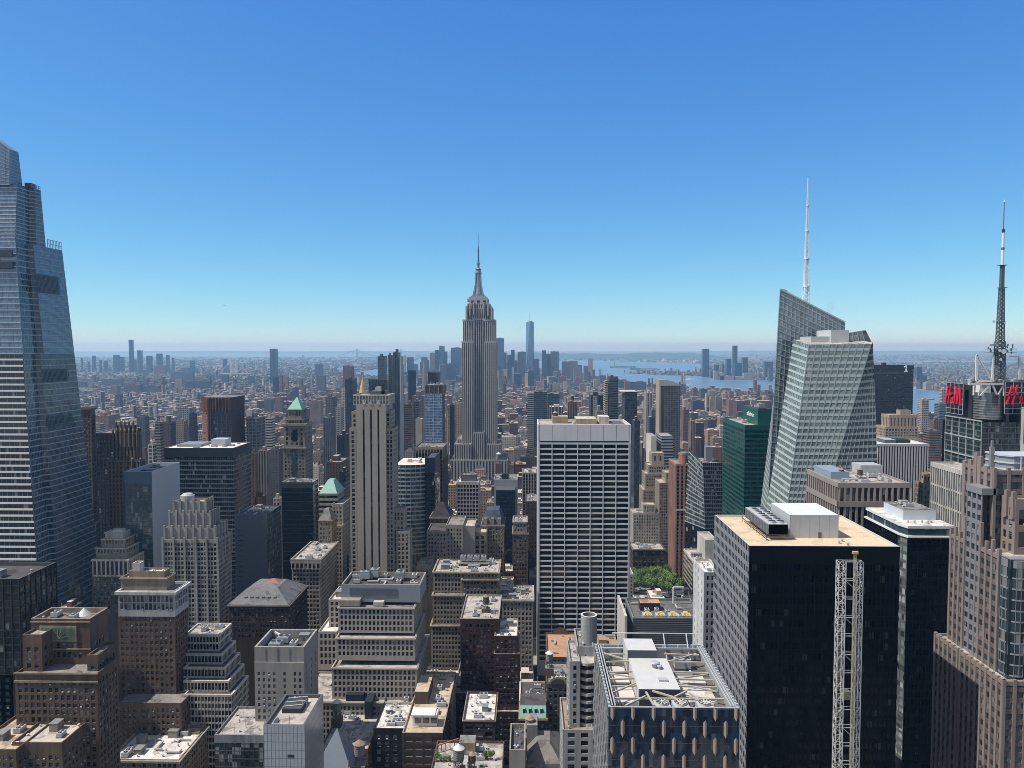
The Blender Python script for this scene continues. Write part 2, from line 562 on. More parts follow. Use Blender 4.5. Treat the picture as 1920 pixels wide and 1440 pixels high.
        if pier:
            cnt, w, o, m = pier
            b = s.m(parts[2])
            for k in range(cnt + 1):
                c = k / cnt; hw = w / 2 / Wd
                u0, u1 = max(0, c - hw), min(1, c + hw)
                strip(u0, u1, 0, 1, o, m, b, False)
        if mull:
            cnt, w, o, m = mull
            b = s.m(parts[3])
            for k in range(cnt + 1):
                c = k / cnt; hw = w / 2 / Wd
                strip(max(0, c - hw), min(1, c + hw), 0, 1, o, m, b, False)
    def face(s, A, B, z0, z1, st, ext=0.0):
        k = st['k']
        if z1 - z0 < .3: return
        if k == 'plain':
            s.plain(A, B, z0, z1, st['m'])
        elif k == 'p':
            o = {a: c for a, c in st.items() if a not in ('k', 'm')}
            s.punch(A, B, z0, z1, st['m'], **o)
        else:
            zt = st.get('zt', 0)
            zc = z1 - zt
            d = max(st['sp'][1] if st.get('sp') else 0, st['pier'][2] if st.get('pier') else 0, .05) + .03
            L = (Vector(B) - Vector(A)).length
            zv = st.get('zv', 0)
            zz = max(z0, zv)
            nz = max(1, round((zc - zz) / st.get('fl', 3.8)))
            q = [(A[0], A[1], zz), (B[0], B[1], zz), (B[0], B[1], zc), (A[0], A[1], zc)]
            if zz > z0: s.plain(A, B, z0, zz, st['g'], 'glazing')
            pier = mull = None
            if st.get('pier'):
                bay, w, o, m = st['pier']; pier = (max(1, round(L / bay)), w, o, m)
            if st.get('mull'):
                bay, w, o, m = st['mull']; mull = (max(1, round(L / bay)), w, o, m)
            if zc > zz + 1:
                s.qlat(*q, st['g'], nz, 0, st.get('sp'), pier, mull, ext=ext * (st['sp'][1] if st.get('sp') else 0))
            if zt > 0:
                s.qlat((A[0], A[1], zc), (B[0], B[1], zc), (B[0], B[1], z1), (A[0], A[1], z1), st.get('tm', st.get('wm', st['g'])), 1,
                       sp=(zt, d, st.get('tm', st.get('wm', st['g']))), ext=ext * d, parts=('glazing', 'fascia', 'pier', 'mullion'))
    def ring(s, pts, z, h, t, m, rm, part='wall', roofpart='roof'):
        "coping, inner parapet and sunken roof over a convex footprint (ccw)"
        n = len(pts)
        V = [Vector(p) for p in pts]
        ins = []
        for i in range(n):
            a, c, e = V[i - 1], V[i], V[(i + 1) % n]
            d1 = (c - a).normalized(); d2 = (e - c).normalized()
            n1 = Vector((-d1.y, d1.x)); n2 = Vector((-d2.y, d2.x))
            bis = (n1 + n2)
            k = t / max(.3, bis.length_squared / 2)
            ins.append(c + bis * k)
        b = s.m(part)
        for i in range(n):
            j = (i + 1) % n
            b.poly([(*V[i], z), (*V[j], z), (*ins[j], z), (*ins[i], z)], m)
            b.poly([(*ins[i], z), (*ins[j], z), (*ins[j], z - h), (*ins[i], z - h)], m)
        s.m(roofpart).poly([(*p, z - h) for p in ins], rm)
    def tier(s, x0, x1, y0, y1, z0, z1, st, side=None, roof=None, cop=None, par=(1.1, .5), cor=None, front=None):
        "a rectangular stage: styled front, styled visible side, plain others, sunken roof"
        s.note(x0, x1, y0, y1, z1)
        mid = (x0 + x1) / 2
        pm = {'k': 'plain', 'm': st.get('wm') or st.get('m') or st.get('g')}
        sd = side or st
        vr = mid < 0
        s.face((x0, y0), (x1, y0), z0, z1, front or st, ext=1)
        s.face((x1, y0), (x1, y1), z0, z1, sd if vr else pm)
        s.face((x1, y1), (x0, y1), z0, z1, pm)
        s.face((x0, y1), (x0, y0), z0, z1, pm if vr else sd)
        wm = cop or pm['m']
        if roof is not None:
            s.ring([(x0, y0), (x1, y0), (x1, y1), (x0, y1)], z1, par[0], par[1], wm, roof)
        if cor:
            o, h, m = cor
            b = s.m('cornice')
            for (xa, xb, ya, yb) in ((x0 - o, x1 + o, y0 - o, y0 + .02), (x0 - o, x1 + o, y1 - .02, y1 + o), (x0 - o, x0 + .02, y0 + .02, y1 - .02), (x1 - .02, x1 + o, y0 + .02, y1 - .02)):
                b.box(xa, xb, ya, yb, z1 - h - .3, z1 - .3, m, bottom=True)
    def finish(s, hr=None):
        for k, b in s.parts.items():
            if b.f: b.build(k, s.root)
        L = []
        for w in s.wins:
            p = w[0]
            a = px_of(p)
            vis = -20 < a[0] < 1940 and a[1] < min(s.yb, 1450)
            e = Vector((-p[0], -p[1], EYE - p[2]))
            dist = e.length
            fac = max(0, (e.x * w[5][0] + e.y * w[5][1]) / dist)
            L.append((-(w[2] * w[3] * fac / dist ** 2) if vis else 0, w))
        L.sort(key=lambda t: t[0])
        ind = [t for t in L[:s.nwin] if t[0] < 0]
        rest = L[len(ind):]
        for sc_, w in ind:
            inst('window', window_mesh(w[2], w[3], w[4]), s.root, w[0], w[1])
        if rest:
            b = MB()
            g, bl = pane_mat(0), pane_mat(1)
            for sc_, w in rest:
                c, sn = math.cos(w[1]), math.sin(w[1])
                def q(x, z): return (w[0][0] + c * x, w[0][1] + sn * x, w[0][2] + z)
                hw = w[2] / 2
                zs = {0: 0, 1: .35, 2: .6, 3: 1.0, 4: 0}[w[4]] * w[3]
                if zs < w[3]: b.poly([q(-hw, 0), q(hw, 0), q(hw, w[3] - zs), q(-hw, w[3] - zs)], pane_mat(2) if w[4] == 4 else g)
                if zs > 0: b.poly([q(-hw, w[3] - zs), q(hw, w[3] - zs), q(hw, w[3]), q(-hw, w[3])], bl)
            tag(b.build('window', s.root), kind='stuff')
        if hr:
            for l, r, t in hr: HR.append((l, r, t, s.yb, s.v))
        else: HR.append((s.pl, s.pr, s.pt, s.yb, s.v))
        return s.root

# ------------------------------------------------------------------ roof equipment (parts of their building)
LGREY = metal((.42, .43, .43), .55, 0, .2)
DGREY = metal((.09, .095, .10), .6, 0, .3)
MGREY = metal((.22, .23, .235), .55, 0, .2)
WHITE = metal((.72, .72, .70), .5, 0, .15)
RUST = metal((.20, .10, .06), .8, 0, .5)
TAN = metal((.40, .33, .24), .8, 0, .3)
BLACK = metal((.02, .02, .022), .6)
EQ = {}
def equip():
    b = MB()      # packaged air handler with two fans
    b.box(-2.2, 2.2, -1.4, 1.4, .4, 2.2, LGREY)
    b.box(-2.3, 2.3, -1.5, 1.5, .15, .4, DGREY)
    for x in (-1.1, 1.1):
        b.cyl(x, 0, 2.2, 2.45, .85, .85, MGREY, 14, True, BLACK)
        b.bar((x - .8, 0, 2.47), (x + .8, 0, 2.47), .06, LGREY)
    EQ['air_handler'] = b.mesh('air_handler')
    b = MB()
    b.cyl(0, 0, 0, 1.0, .35, .35, LGREY, 10)
    b.cyl(0, 0, 1.0, 1.25, .65, .5, LGREY, 10)
    EQ['roof_vent'] = b.mesh('roof_vent')
    b = MB()      # duct run
    b.box(-4, 4, -.45, .45, .5, 1.3, LGREY, bottom=True)
    b.box(3.1, 4, .45, 3, .5, 1.3, LGREY, bottom=True)
    for x in (-3, 0, 3): b.box(x - .1, x + .1, -.5, .5, 0, .5, DGREY)
    EQ['duct'] = b.mesh('duct')
    b = MB()      # stair bulkhead
    b.box(-2.6, 2.6, -2, 2, 0, 3.2, stone((.33, .29, .25)), roofm((.4, .39, .37)))
    b.box(-2.75, 2.75, -2.15, 2.15, 3.2, 3.4, MGREY, bottom=True)
    b.box(-.5, .5, -2.05, -2.0, 0, 2.1, DGREY)
    EQ['stair_bulkhead'] = b.mesh('stair_bulkhead')
    b = MB()      # cooling tower
    b.box(-3, 3, -2.4, 2.4, 1.2, 5.2, MGREY)
    for k in range(6): b.box(-3.08, 3.08, -2.48, 2.48, 1.5 + k * .55, 1.75 + k * .55, LGREY, bottom=True)
    for x in (-1.5, 1.5):
        b.cyl(x, 0, 5.2, 5.9, 1.25, 1.15, LGREY, 16, True, BLACK)
    for x in (-2.8, 2.8):
        for y in (-2.2, 2.2): b.box(x - .12, x + .12, y - .12, y + .12, 0, 1.2, DGREY)
    EQ['cooling_tower'] = b.mesh('cooling_tower')
    b = MB()      # pipes
    for y in (0, .5, 1.0): b.bar((-5, y, .5), (5, y, .5), .12, LGREY)
    for x in (-4, -1, 2, 4.5): b.box(x - .08, x + .08, -.2, 1.2, 0, .4, DGREY)
    EQ['pipe_run'] = b.mesh('pipe_run')
    b = MB()      # skylight
    b.box(-1.6, 1.6, -1.1, 1.1, 0, .5, MGREY)
    b.poly([(-1.6, -1.1, .5), (1.6, -1.1, .5), (1.6, 0, 1.1), (-1.6, 0, 1.1)], glass((.12, .15, .17)))
    b.poly([(1.6, 1.1, .5), (-1.6, 1.1, .5), (-1.6, 0, 1.1), (1.6, 0, 1.1)], glass((.12, .15, .17)))
    b.poly([(1.6, -1.1, .5), (1.6, 1.1, .5), (1.6, 0, 1.1)], MGREY); b.poly([(-1.6, 1.1, .5), (-1.6, -1.1, .5), (-1.6, 0, 1.1)], MGREY)
    EQ['skylight'] = b.mesh('skylight')
    b = MB()      # flue / antenna mast
    b.bar((0, 0, 0), (0, 0, 5), .09, LGREY); b.bar((-.6, 0, 4.2), (.6, 0, 4.2), .05, LGREY); b.bar((0, -.5, 3.4), (0, .5, 3.4), .05, LGREY)
    EQ['antenna'] = b.mesh('antenna')
equip()

def clutter(b, x0, x1, y0, y1, z, n, seed, kinds=None):
    rd = random.Random(seed)
    kinds = kinds or ['air_handler', 'air_handler', 'roof_vent', 'roof_vent', 'duct', 'stair_bulkhead', 'pipe_run', 'skylight', 'antenna']
    placed = []
    rad = {'air_handler': 2.7, 'roof_vent': .8, 'duct': 4.2, 'stair_bulkhead': 3.2, 'cooling_tower': 3.6, 'pipe_run': 5, 'skylight': 1.9, 'antenna': .7}
    for k in range(n * 4):
        if len(placed) >= n: break
        t = rd.choice(kinds)
        r = rad[t]
        if x1 - x0 < 2 * r + .6 or y1 - y0 < 2 * r + .6: t = 'roof_vent'; r = .8
        if x1 - x0 < 2 * r + .6 or y1 - y0 < 2 * r + .6: continue
        x = rd.uniform(x0 + r + .3, x1 - r - .3); y = rd.uniform(y0 + r + .3, y1 - r - .3)
        if any((x - a) ** 2 + (y - c) ** 2 < (r + e) ** 2 * .8 for a, c, e in placed): continue
        placed.append((x, y, r))
        s = rd.uniform(.8, 1.15)
        inst(t, EQ[t], b.root, (x, y, z), rd.choice((0, 1, 2, 3)) * math.pi / 2, (s, s, rd.uniform(.8, 1.2)))

# water tanks: things of their own
def _tank():
    b = MB(); w = stone((.17, .12, .085), .3, .9, .5)
    b.cyl(0, 0, 4.0, 8.4, 2.2, 2.1, w, 18)
    for z in (4.4, 5.2, 6.1, 7.1, 8.0): b.cyl(0, 0, z, z + .1, 2.26, 2.26, DGREY, 18)
    t = b.mesh('tank')
    b = MB(); b.cyl(0, 0, 8.3, 10.0, 2.45, .15, stone((.42, .30, .20), .3), 18, True)
    c = b.mesh('tank_roof')
    b = MB()
    for x in (-1.4, 1.4):
        for y in (-1.4, 1.4): b.box(x - .14, x + .14, y - .14, y + .14, 0, 3.7, DGREY)
    b.box(-2.1, 2.1, -2.1, 2.1, 3.7, 4.0, DGREY, bottom=True)
    b.bar((-1.4, -1.4, .3), (1.4, -1.4, 3.6), .07, DGREY); b.bar((1.4, -1.4, .3), (-1.4, -1.4, 3.6), .07, DGREY)
    b.bar((-1.4, 1.4, .3), (-1.4, -1.4, 3.6), .07, DGREY); b.bar((1.4, 1.4, .3), (1.4, -1.4, 3.6), .07, DGREY)
    b.bar((0, -2.3, 0), (0, -2.3, 8.3), .08, DGREY)
    l = b.mesh('support_frame')
    b = MB(); b.cyl(0, 0, 8.3, 10.0, 2.45, .15, metal((.62, .61, .58), .7), 18, True)
    c2 = b.mesh('tank_roof')
    b = MB(); w2 = stone((.33, .32, .30), .3, .9, .5)
    b.cyl(0, 0, 4.0, 8.4, 2.2, 2.1, w2, 18)
    for z in (4.4, 5.2, 6.1, 7.1, 8.0): b.cyl(0, 0, z, z + .1, 2.26, 2.26, DGREY, 18)
    return t, c, l, b.mesh('tank'), c2
TK = _tank()
def water_tank(px, py, v, label, s=1.0, pale=False, grey=False, group='rooftop water tanks', zbase=None):
    "px, py: foot of the tank in the photo"
    p = P(px, py, v)
    if zbase is not None: p = Vector((p.x, p.y, zbase))
    o = empty('water_tank', p, label, 'water tank', group)
    for nm, me in (('tank', TK[3] if grey else TK[0]), ('tank_roof', TK[4] if pale else TK[1]), ('support_frame', TK[2])):
        c = bpy.data.objects.new(nm, me); COL.objects.link(c); c.parent = o; c.scale = (s, s, s)
    return o

# ================================================================== the setting: ground, water, streets, hills
def ground_mat():
    m, t, b = nodes('urban_ground')
    g = N(t, 'ShaderNodeNewGeometry')
    n1 = N(t, 'ShaderNodeTexNoise', i_Scale=.0012, i_Detail=8.0, i_Roughness=.7)
    n2 = N(t, 'ShaderNodeTexNoise', i_Scale=.02, i_Detail=6.0, i_Roughness=.7)
    vo = N(t, 'ShaderNodeTexVoronoi', i_Scale=.012)
    for n in (n1, n2, vo): t.links.new(g.outputs['Position'], n.inputs['Vector'])
    c = mixc(t, (.055, .052, .05), (.16, .13, .11), n2.outputs[0])
    gr = N(t, 'ShaderNodeMapRange'); gr.inputs['From Min'].default_value = .52; gr.inputs['From Max'].default_value = .6
    t.links.new(n1.outputs[0], gr.inputs['Value'])
    c = mixc(t, c, (.045, .085, .03), gr.outputs[0])
    sc = N(t, 'ShaderNodeSeparateColor'); t.links.new(vo.outputs['Color'], sc.inputs[0])
    c = mixc(t, c, (.30, .28, .27), math_(t, 'GREATER_THAN', sc.outputs[0], .86))
    t.links.new(c, b.inputs['Base Color'])
    b.inputs['Roughness'].default_value = .95
    return m
GROUND = ground_mat()
b = MB(); b.poly([(-60000, -3000, 0), (60000, -3000, 0), (60000, 60000, 0), (-60000, 60000, 0)], GROUND)
tag(b.build('ground'), 'grey city ground reaching to the horizon', kind='structure')

def water_mat():
    m, t, b = nodes('water')
    g = N(t, 'ShaderNodeNewGeometry')
    n1 = N(t, 'ShaderNodeTexNoise', i_Scale=.0016, i_Detail=4.0)
    mp = N(t, 'ShaderNodeMapping'); mp.inputs['Scale'].default_value = (.4, 1.4, 1)
    t.links.new(g.outputs['Position'], mp.inputs['Vector']); t.links.new(mp.outputs[0], n1.inputs['Vector'])
    c = mixc(t, (.10, .155, .22), (.15, .21, .27), n1.outputs[0])
    t.links.new(c, b.inputs['Base Color'])
    b.inputs['Roughness'].default_value = .32
    n2 = N(t, 'ShaderNodeTexNoise', i_Scale=.06, i_Detail=3.0); t.links.new(g.outputs['Position'], n2.inputs['Vector'])
    bp = N(t, 'ShaderNodeBump', i_Strength=.5, i_Distance=2.0); t.links.new(n2.outputs[0], bp.inputs['Height'])
    t.links.new(bp.outputs[0], b.inputs['Normal'])
    return m
WATER = water_mat()
def sheet(name, pts, z, m, label, kind='structure'):
    b = MB()
    b.poly([(p[0], p[1], z) for p in pts], m)
    o = b.build(name)
    tag(o, label, kind=kind)
    return o
def pgs(L, z=0.0): return [tuple(PG(a, c, z)[:2]) for a, c in L]
HUD = [(1560, -800), (1560, 2400)] + pgs([(1452, 742), (1350, 735), (1250, 728), (1160, 718), (1110, 706), (1088, 697), (960, 693), (870, 690), (800, 690), (745, 706), (684, 706),
       (660, 699), (722, 691), (745, 682), (800, 673), (870, 671), (930, 674), (1000, 676.5), (1100, 676), (1190, 678.5), (1322, 683), (1312, 697), (1230, 697.5), (1166, 699.5),
       (1240, 703.5), (1310, 705), (1340, 709), (1400, 712), (1500, 716)]) + [(2420, 4400), (2480, 3000), (2480, -800)]
sheet('water', HUD, .5, WATER, 'wide blue river and harbour water')
def wob(px0, px1, y, n, a, sd):
    rd = random.Random(sd)
    return [(px0 + (px1 - px0) * i / n, y + rd.uniform(-a, a)) for i in range(n + 1)]
sheet('water', pgs(wob(-300, 760, 669.2, 14, .7, 3) + wob(760, -300, 663.2, 10, .25, 4)), .5, WATER, 'pale strip of ocean along the horizon')
sheet('water', pgs(wob(1640, 2100, 679, 9, .4, 5) + wob(2100, 1640, 676.8, 9, .3, 6)), .5, WATER, 'narrow pale bay on the far western plain')
sheet('water', pgs([(548, 689), (600, 687.5), (650, 689), (690, 692), (650, 694), (590, 692.5)]), .5, WATER, 'small inlet of the distant harbour')
ISL = metal((.085, .095, .08), .95, 0, .5)
for L, lab in (([(1143, 688.5), (1160, 686.6), (1178, 687.2), (1192, 689.5), (1175, 690.8), (1152, 690.3)], 'green harbour island carrying the statue'),
               ([(1182, 693), (1200, 690.5), (1222, 690.2), (1238, 693), (1222, 695.6), (1195, 695.4)], 'flat harbour island with red brick halls')):
    b = MB(); b.prism(pgs(L)[::-1], 0, 5, ISL); tag(b.build('island'), lab, kind='structure')

# streets and block pavements
ASPH = roofm((.055, .055, .06), .25, .9, .2)
PAVE = roofm((.26, .245, .225), .2, .9, .3)
LINE = metal((.72, .71, .67), .8)
AVE = [(-1150, -1120), (-720, -690), (-575, -552), (-446, -418), (-306, -288), (-182, -151), (128, 160), (430, 460), (705, 735), (980, 1010), (1255, 1285)]
STV = [265 + (46 - s) * 80.4 - 17 for s in range(50, 3, -1)]
b = MB(); b.poly([(-1180, -260, .05), (1300, -260, .05), (1300, 3800, .05), (-1180, 3800, .05)], ASPH)
tag(b.build('road'), 'grey asphalt of the street grid', kind='structure')
b = MB()
for i in range(len(AVE) - 1):
    for k in range(len(STV) - 1):
        w = 18 if k % 8 else 26
        b.box(AVE[i][1], AVE[i + 1][0], STV[k] + w, STV[k + 1], .0, .2, PAVE)
tag(b.build('pavement'), 'raised pavements of the city blocks', kind='structure')
b = MB()
for a in AVE[4:8]:
    for j in range(1, 4):
        x = a[0] + (a[1] - a[0]) * j / 4
        y = 300
        while y < 1500:
            b.poly([(x - .12, y, .056), (x + .12, y, .056), (x + .12, y + 6, .056), (x - .12, y + 6, .056)], LINE); y += 14
tag(b.build('road_marking'), 'white lane lines on the avenues', kind='structure')

# far hills: long low ridges
def hill(px0, px1, v, zt, seed, label, dep=5000, col=(.05, .075, .055)):
    rd = random.Random(seed)
    m = metal(col, .95, 0, .4)
    n = 48
    x0, x1 = X(px0, v, 655), X(px1, v, 655)
    b = MB(); hs_ = []
    ph = [rd.uniform(0, 6.28) for _ in range(5)]
    for i in range(n + 1):
        t = i / n
        e = min(1, math.sin(math.pi * t) * 2.2)
        hs_.append(zt * e * (.78 + .1 * math.sin(t * 9 + ph[0]) + .08 * math.sin(t * 23 + ph[1]) + .04 * math.sin(t * 57 + ph[2])))
    rows = [(0, 0), (.3, .7), (.5, 1), (.75, .6), (1, 0)]
    for i in range(n):
        xa, xb = x0 + (x1 - x0) * i / n, x0 + (x1 - x0) * (i + 1) / n
        for (d0, k0), (d1, k1) in zip(rows, rows[1:]):
            b.poly([(xa, v + d0 * dep, hs_[i] * k0), (xb, v + d0 * dep, hs_[i + 1] * k0), (xb, v + d1 * dep, hs_[i + 1] * k1), (xa, v + d1 * dep, hs_[i] * k1)], m)
    tag(b.build('hill'), label, kind='structure')
hill(925, 1420, 16500, 150, 1, 'long wooded island ridge beyond the harbour')
hill(150, 900, 33000, 120, 2, 'faint low land line along the sea horizon', 3000)
hill(1250, 2300, 36000, 130, 3, 'faint line of hills on the western horizon', 5000)
hill(-400, 420, 38000, 60, 4, 'thin low shore on the eastern horizon', 3000)

# ================================================================== buildings with their own architecture
LIME, TANS, BRN, RED = (.40, .355, .29), (.36, .285, .195), (.165, .112, .08), (.105, .042, .034)
WST, GRY, PINK, SAND = (.62, .585, .53), (.27, .27, .265), (.40, .255, .195), (.42, .33, .22)
R_LT, R_TAN, R_DK, R_WH, R_GR = roofm((.40, .37, .335), .5), roofm((.50, .40, .285), .35), roofm((.085, .08, .08)), roofm((.64, .61, .57), .4), roofm((.23, .215, .20), .5)
S_LIME, S_TAN, S_BRN, S_RED, S_WST, S_GRY, S_PINK, S_SAND = [stone(c) for c in (LIME, TANS, BRN, RED, WST, GRY, PINK, SAND)]
G_DK = glass((.010, .012, .016), 1.45, .07, (1.6, 3.8), .5, .02, .05)
G_BLUE = glass((.03, .055, .085), 1.9, .05, (1.6, 3.9), .35, .02, .05)
G_TEAL = glass((.03, .065, .075), 1.8, .05, (1.6, 3.9), .35, .02, .08)
G_GRN = glass((.003, .03, .026), 1.7, .06, (1.6, 3.9), .35, .015, .0)

def tb(l, r, y, v, d):
    return X(l, v, y), X(r, v, y), v, v + d, Z(y, v, (l + r) / 2)

def PU(m, **k):
    d = dict(k='p', m=m); d.update(k); return d
def LT(g, **k):
    d = dict(k='l', g=g); d.update(k); return d

def bld(name, label, cat, tiers, yb=1500, nwin=100, group=None, fin=True):
    "tiers bottom to top: dict(r=(left px, right px, top py, distance, depth), st=...)"
    t0 = tb(*tiers[0]['r'])
    b = Bd(name, label, cat, (t0[0] + t0[1]) / 2, (t0[2] + t0[3]) / 2, group, yb, nwin)
    z = 0.0
    for i, t in enumerate(tiers):
        x0, x1, y0, y1, z1 = tb(*t['r'])
        zb = t.get('z0', z)
        st = dict(t['st'])
        zv = Z(yb + 30, y0, (t['r'][0] + t['r'][1]) / 2)
        if st['k'] in 'pl' and zv > zb: st['zv'] = zv
        sd = t.get('side')
        if sd:
            sd = dict(sd)
            if sd['k'] in 'pl' and zv > zb: sd['zv'] = zv
        fr = t.get('front')
        b.tier(x0, x1, y0, y1, zb, z1, st, sd, t.get('roof', R_GR), t.get('cop'), t.get('par', (1.1, .5)), t.get('cor'), fr)
        if t.get('cl'): clutter(b, x0 + 1, x1 - 1, y0 + 1, y1 - 1, z1 - t.get('par', (1.1, .5))[0], int(t['cl'] * 2.2) + 2, len(label) * 7 + i, t.get('ck'))
        z = z1 - t.get('par', (1.1, .5))[0]
    b.z = z
    return b

# ---- brown stepped tower with the tile mural
b = bld('stepped_brick_tower', 'brown brick tower with stepped shoulders and a green tiled mural panel under its open crown', 'skyscraper', [
    dict(r=(28, 182, 1262, 322, 17), st=PU(S_BRN, bay=3.4, fl=3.5, ww=.46, wh=.55, zt=3, blind=.4), roof=R_GR),
    dict(r=(42, 78, 1190, 326, 16), st=PU(S_BRN, bay=3.8, fl=3.6, ww=.4, wh=.5, zt=5), roof=R_LT, z0=100),
    dict(r=(163, 183, 1228, 327, 15), st=PU(S_BRN, bay=3.4, fl=3.5, ww=.42, zt=4), roof=R_GR, z0=100),
    dict(r=(58, 168, 1160, 334, 15), st=PU(S_BRN, bay=3.1, fl=4.2, ww=.5, wh=.75, zt=11, skip=(0, -1)), roof=roofm((.2, .17, .15)), z0=108, cop=S_TAN, par=(2.2, .9), cl=3)], nwin=100)
x0, x1, y0, y1, z1 = tb(58, 168, 1160, 334, 15)
m_ = MB(); cr = stone((.36, .34, .25)); gn = stone((.16, .21, .14), .5)
xa, xb = X(78, 333.5, 1190), X(139, 333.5, 1190)
m_.box(xa - 1, xb + 1, y0 - .5, y0 - .02, z1 - 10.2, z1 - 3.2, cr)
m_.box(xa, xb, y0 - .62, y0 - .5, z1 - 9.3, z1 - 4.1, gn)
m_.cyl((xa + xb) / 2, y0 - .7, z1 - 8.9, z1 - 8.8, .01, .01, cr, 6)
for k in range(-3, 4):
    a = k * .42
    c = Vector(((xa + xb) / 2, y0 - .68, z1 - 9.0))
    m_.bar(c, c + Vector((math.sin(a) * (4.2 if abs(k) > 1 else 4.0), 0, math.cos(a) * 4.2)), .14, cr)
m_.build('mural_panel', b.root)
for zz in (z1 - 1.2, z1 - 13.5): b.m('string_course').box(x0 - .35, x1 + .35, y0 - .35, y0 + .02, zz - .6, zz, S_TAN, bottom=True)
xx0, xx1, yy0, yy1, zz1 = tb(28, 182, 1262, 322, 17)
b.m('string_course').box(xx0 - .4, xx1 + .4, yy0 - .4, yy0 + .02, zz1 - 4.2, zz1 - 3.4, S_TAN, bottom=True)
b.m('string_course').box(xx0 - .4, xx1 + .4, yy0 - .4, yy0 + .02, zz1 - .5, zz1 + .1, S_TAN, bottom=True)
cone = b.m('roof_cone'); cone.cyl((x0 + x1) / 2 + 4, (y0 + y1) / 2 + 4, z1 - 2.2, z1 + .8, 3.2, .3, metal((.6, .6, .58)), 16)
b.finish()

# ---- tall brown hotel-like tower with white crown
b = bld('white_crowned_tower', 'tall brown brick tower with a white stone belt and columned attic at the top', 'skyscraper', [
    dict(r=(217, 340, 1318, 398, 15), st=PU(S_BRN, bay=3.3, fl=3.6, ww=.42, zt=2.5), roof=R_GR),
    dict(r=(221, 327, 1152, 411, 16), st=PU(S_BRN, bay=3.3, fl=3.6, ww=.42, wh=.52, zt=1, blind=.4), z0=50, cl=0),
    dict(r=(221, 327, 1108, 410.6, 17), st=PU(stone((.52, .52, .52)), bay=2.9, fl=4.6, ww=.55, wh=.8, sill=.12, zt=2.4), roof=R_GR, cor=(1.3, 1.6, stone((.6, .6, .59)))),
    dict(r=(226, 312, 1083, 415, 10), st=PU(S_TAN, bay=4, fl=7, ww=.35, wh=.6, zt=2), roof=R_LT, cor=(.6, .6, S_TAN)),
    dict(r=(242, 308, 1071, 417, 7), st=PU(S_TAN, bay=5, fl=4, ww=.2, wh=.3, zt=1), roof=R_WH, cl=2),
    dict(r=(248, 262, 1056, 418, 5), st=dict(k='plain', m=S_WST), roof=R_WH)])
b.finish()

# ---- stepped white and glass office
tiers = []
for i, (yy, vv) in enumerate(((1302, 408), (1276, 413), (1251, 418), (1226, 424), (1190, 430))):
    tiers.append(dict(r=(345, 434 - i * 6, yy, vv, 25 - i * 1.5), st=LT(G_DK, fl=3.7, sp=(1.1, .25, S_WST), mull=(1.9, .35, .35, S_WST), zt=1.2, tm=S_WST, wm=S_WST), roof=R_LT if i == 4 else R_DK, cop=S_WST, par=(.8, .8), cl=4 if i == 4 else 0))
b = bld('stepped_office_block', 'grey white stepped office block with dark window grids and pale ledges at each setback', 'building', tiers)
b.finish()

# ---- small brown building, bottom left corner
b = bld('brick_block', 'low reddish brown brick block with a pale flat roof beside the mural tower', 'building', [
    dict(r=(22, 116, 1392, 305, 42), st=PU(S_BRN, bay=3.4, fl=3.3, ww=.45, wh=.5, zt=5), roof=roofm((.5, .44, .38)), cl=5)])
b.finish()
b = bld('brick_block', 'plain brown brick wing at the bottom edge under the mural tower', 'building', [
    dict(r=(-60, 30, 1405, 300, 30), st=PU(S_BRN, bay=3.4, fl=3.3, ww=.45, wh=.5, zt=2), roof=R_TAN, cl=3)])
b.finish()
b = bld('apartment_block', 'pale grey white block with balconies at the left picture edge', 'building', [
    dict(r=(-30, 24, 1262, 372, 26), st=PU(S_WST, bay=4.2, fl=3.4, ww=.35, wh=.45, zt=2), roof=R_LT, cl=4)])
b.finish()
# ---- pale L-shaped roof at the bottom
b = bld('loft_building', 'low stone building with a broad white roof and rounded cornice at the bottom edge', 'building', [
    dict(r=(205, 335, 1424, 372, 34), st=PU(S_TAN, bay=3.3, fl=3.6, ww=.5, zt=1.6), roof=R_WH, cor=(1.2, 1.0, S_LIME), cl=12, ck=['air_handler', 'roof_vent', 'pipe_run', 'duct', 'stair_bulkhead'])])
b.finish()
b = bld('loft_building', 'tan loft building with a narrow roof directly below the stepped white office', 'building', [
    dict(r=(300, 372, 1370, 400, 30), st=PU(S_TAN, bay=3.3, fl=3.6, ww=.5, zt=1.6), roof=R_TAN, cor=(.8, .8, S_TAN), cl=5)], yb=1440)
b.finish()
# ---- dark tower far left edge
b = bld('dark_office_tower', 'near black office tower with thin vertical frames at the left picture edge', 'skyscraper', [
    dict(r=(-90, 36, 1085, 372, 30), st=LT(G_DK, fl=3.8, sp=(.6, .2, BLACK), pier=(4.2, .6, .4, metal((.025, .025, .03)))), roof=R_DK, cop=DGREY, par=(2, .6), cl=2),
    ], yb=1235)
b.finish()
b = bld('dark_office_block', 'black lower block stepping down from the dark tower at the left edge', 'building', [
    dict(r=(30, 62, 1110, 402, 14), st=LT(G_DK, fl=3.8, sp=(.6, .2, BLACK), pier=(3.2, .6, .4, metal((.045, .045, .05)))), roof=R_DK)], yb=1235)
b.finish()

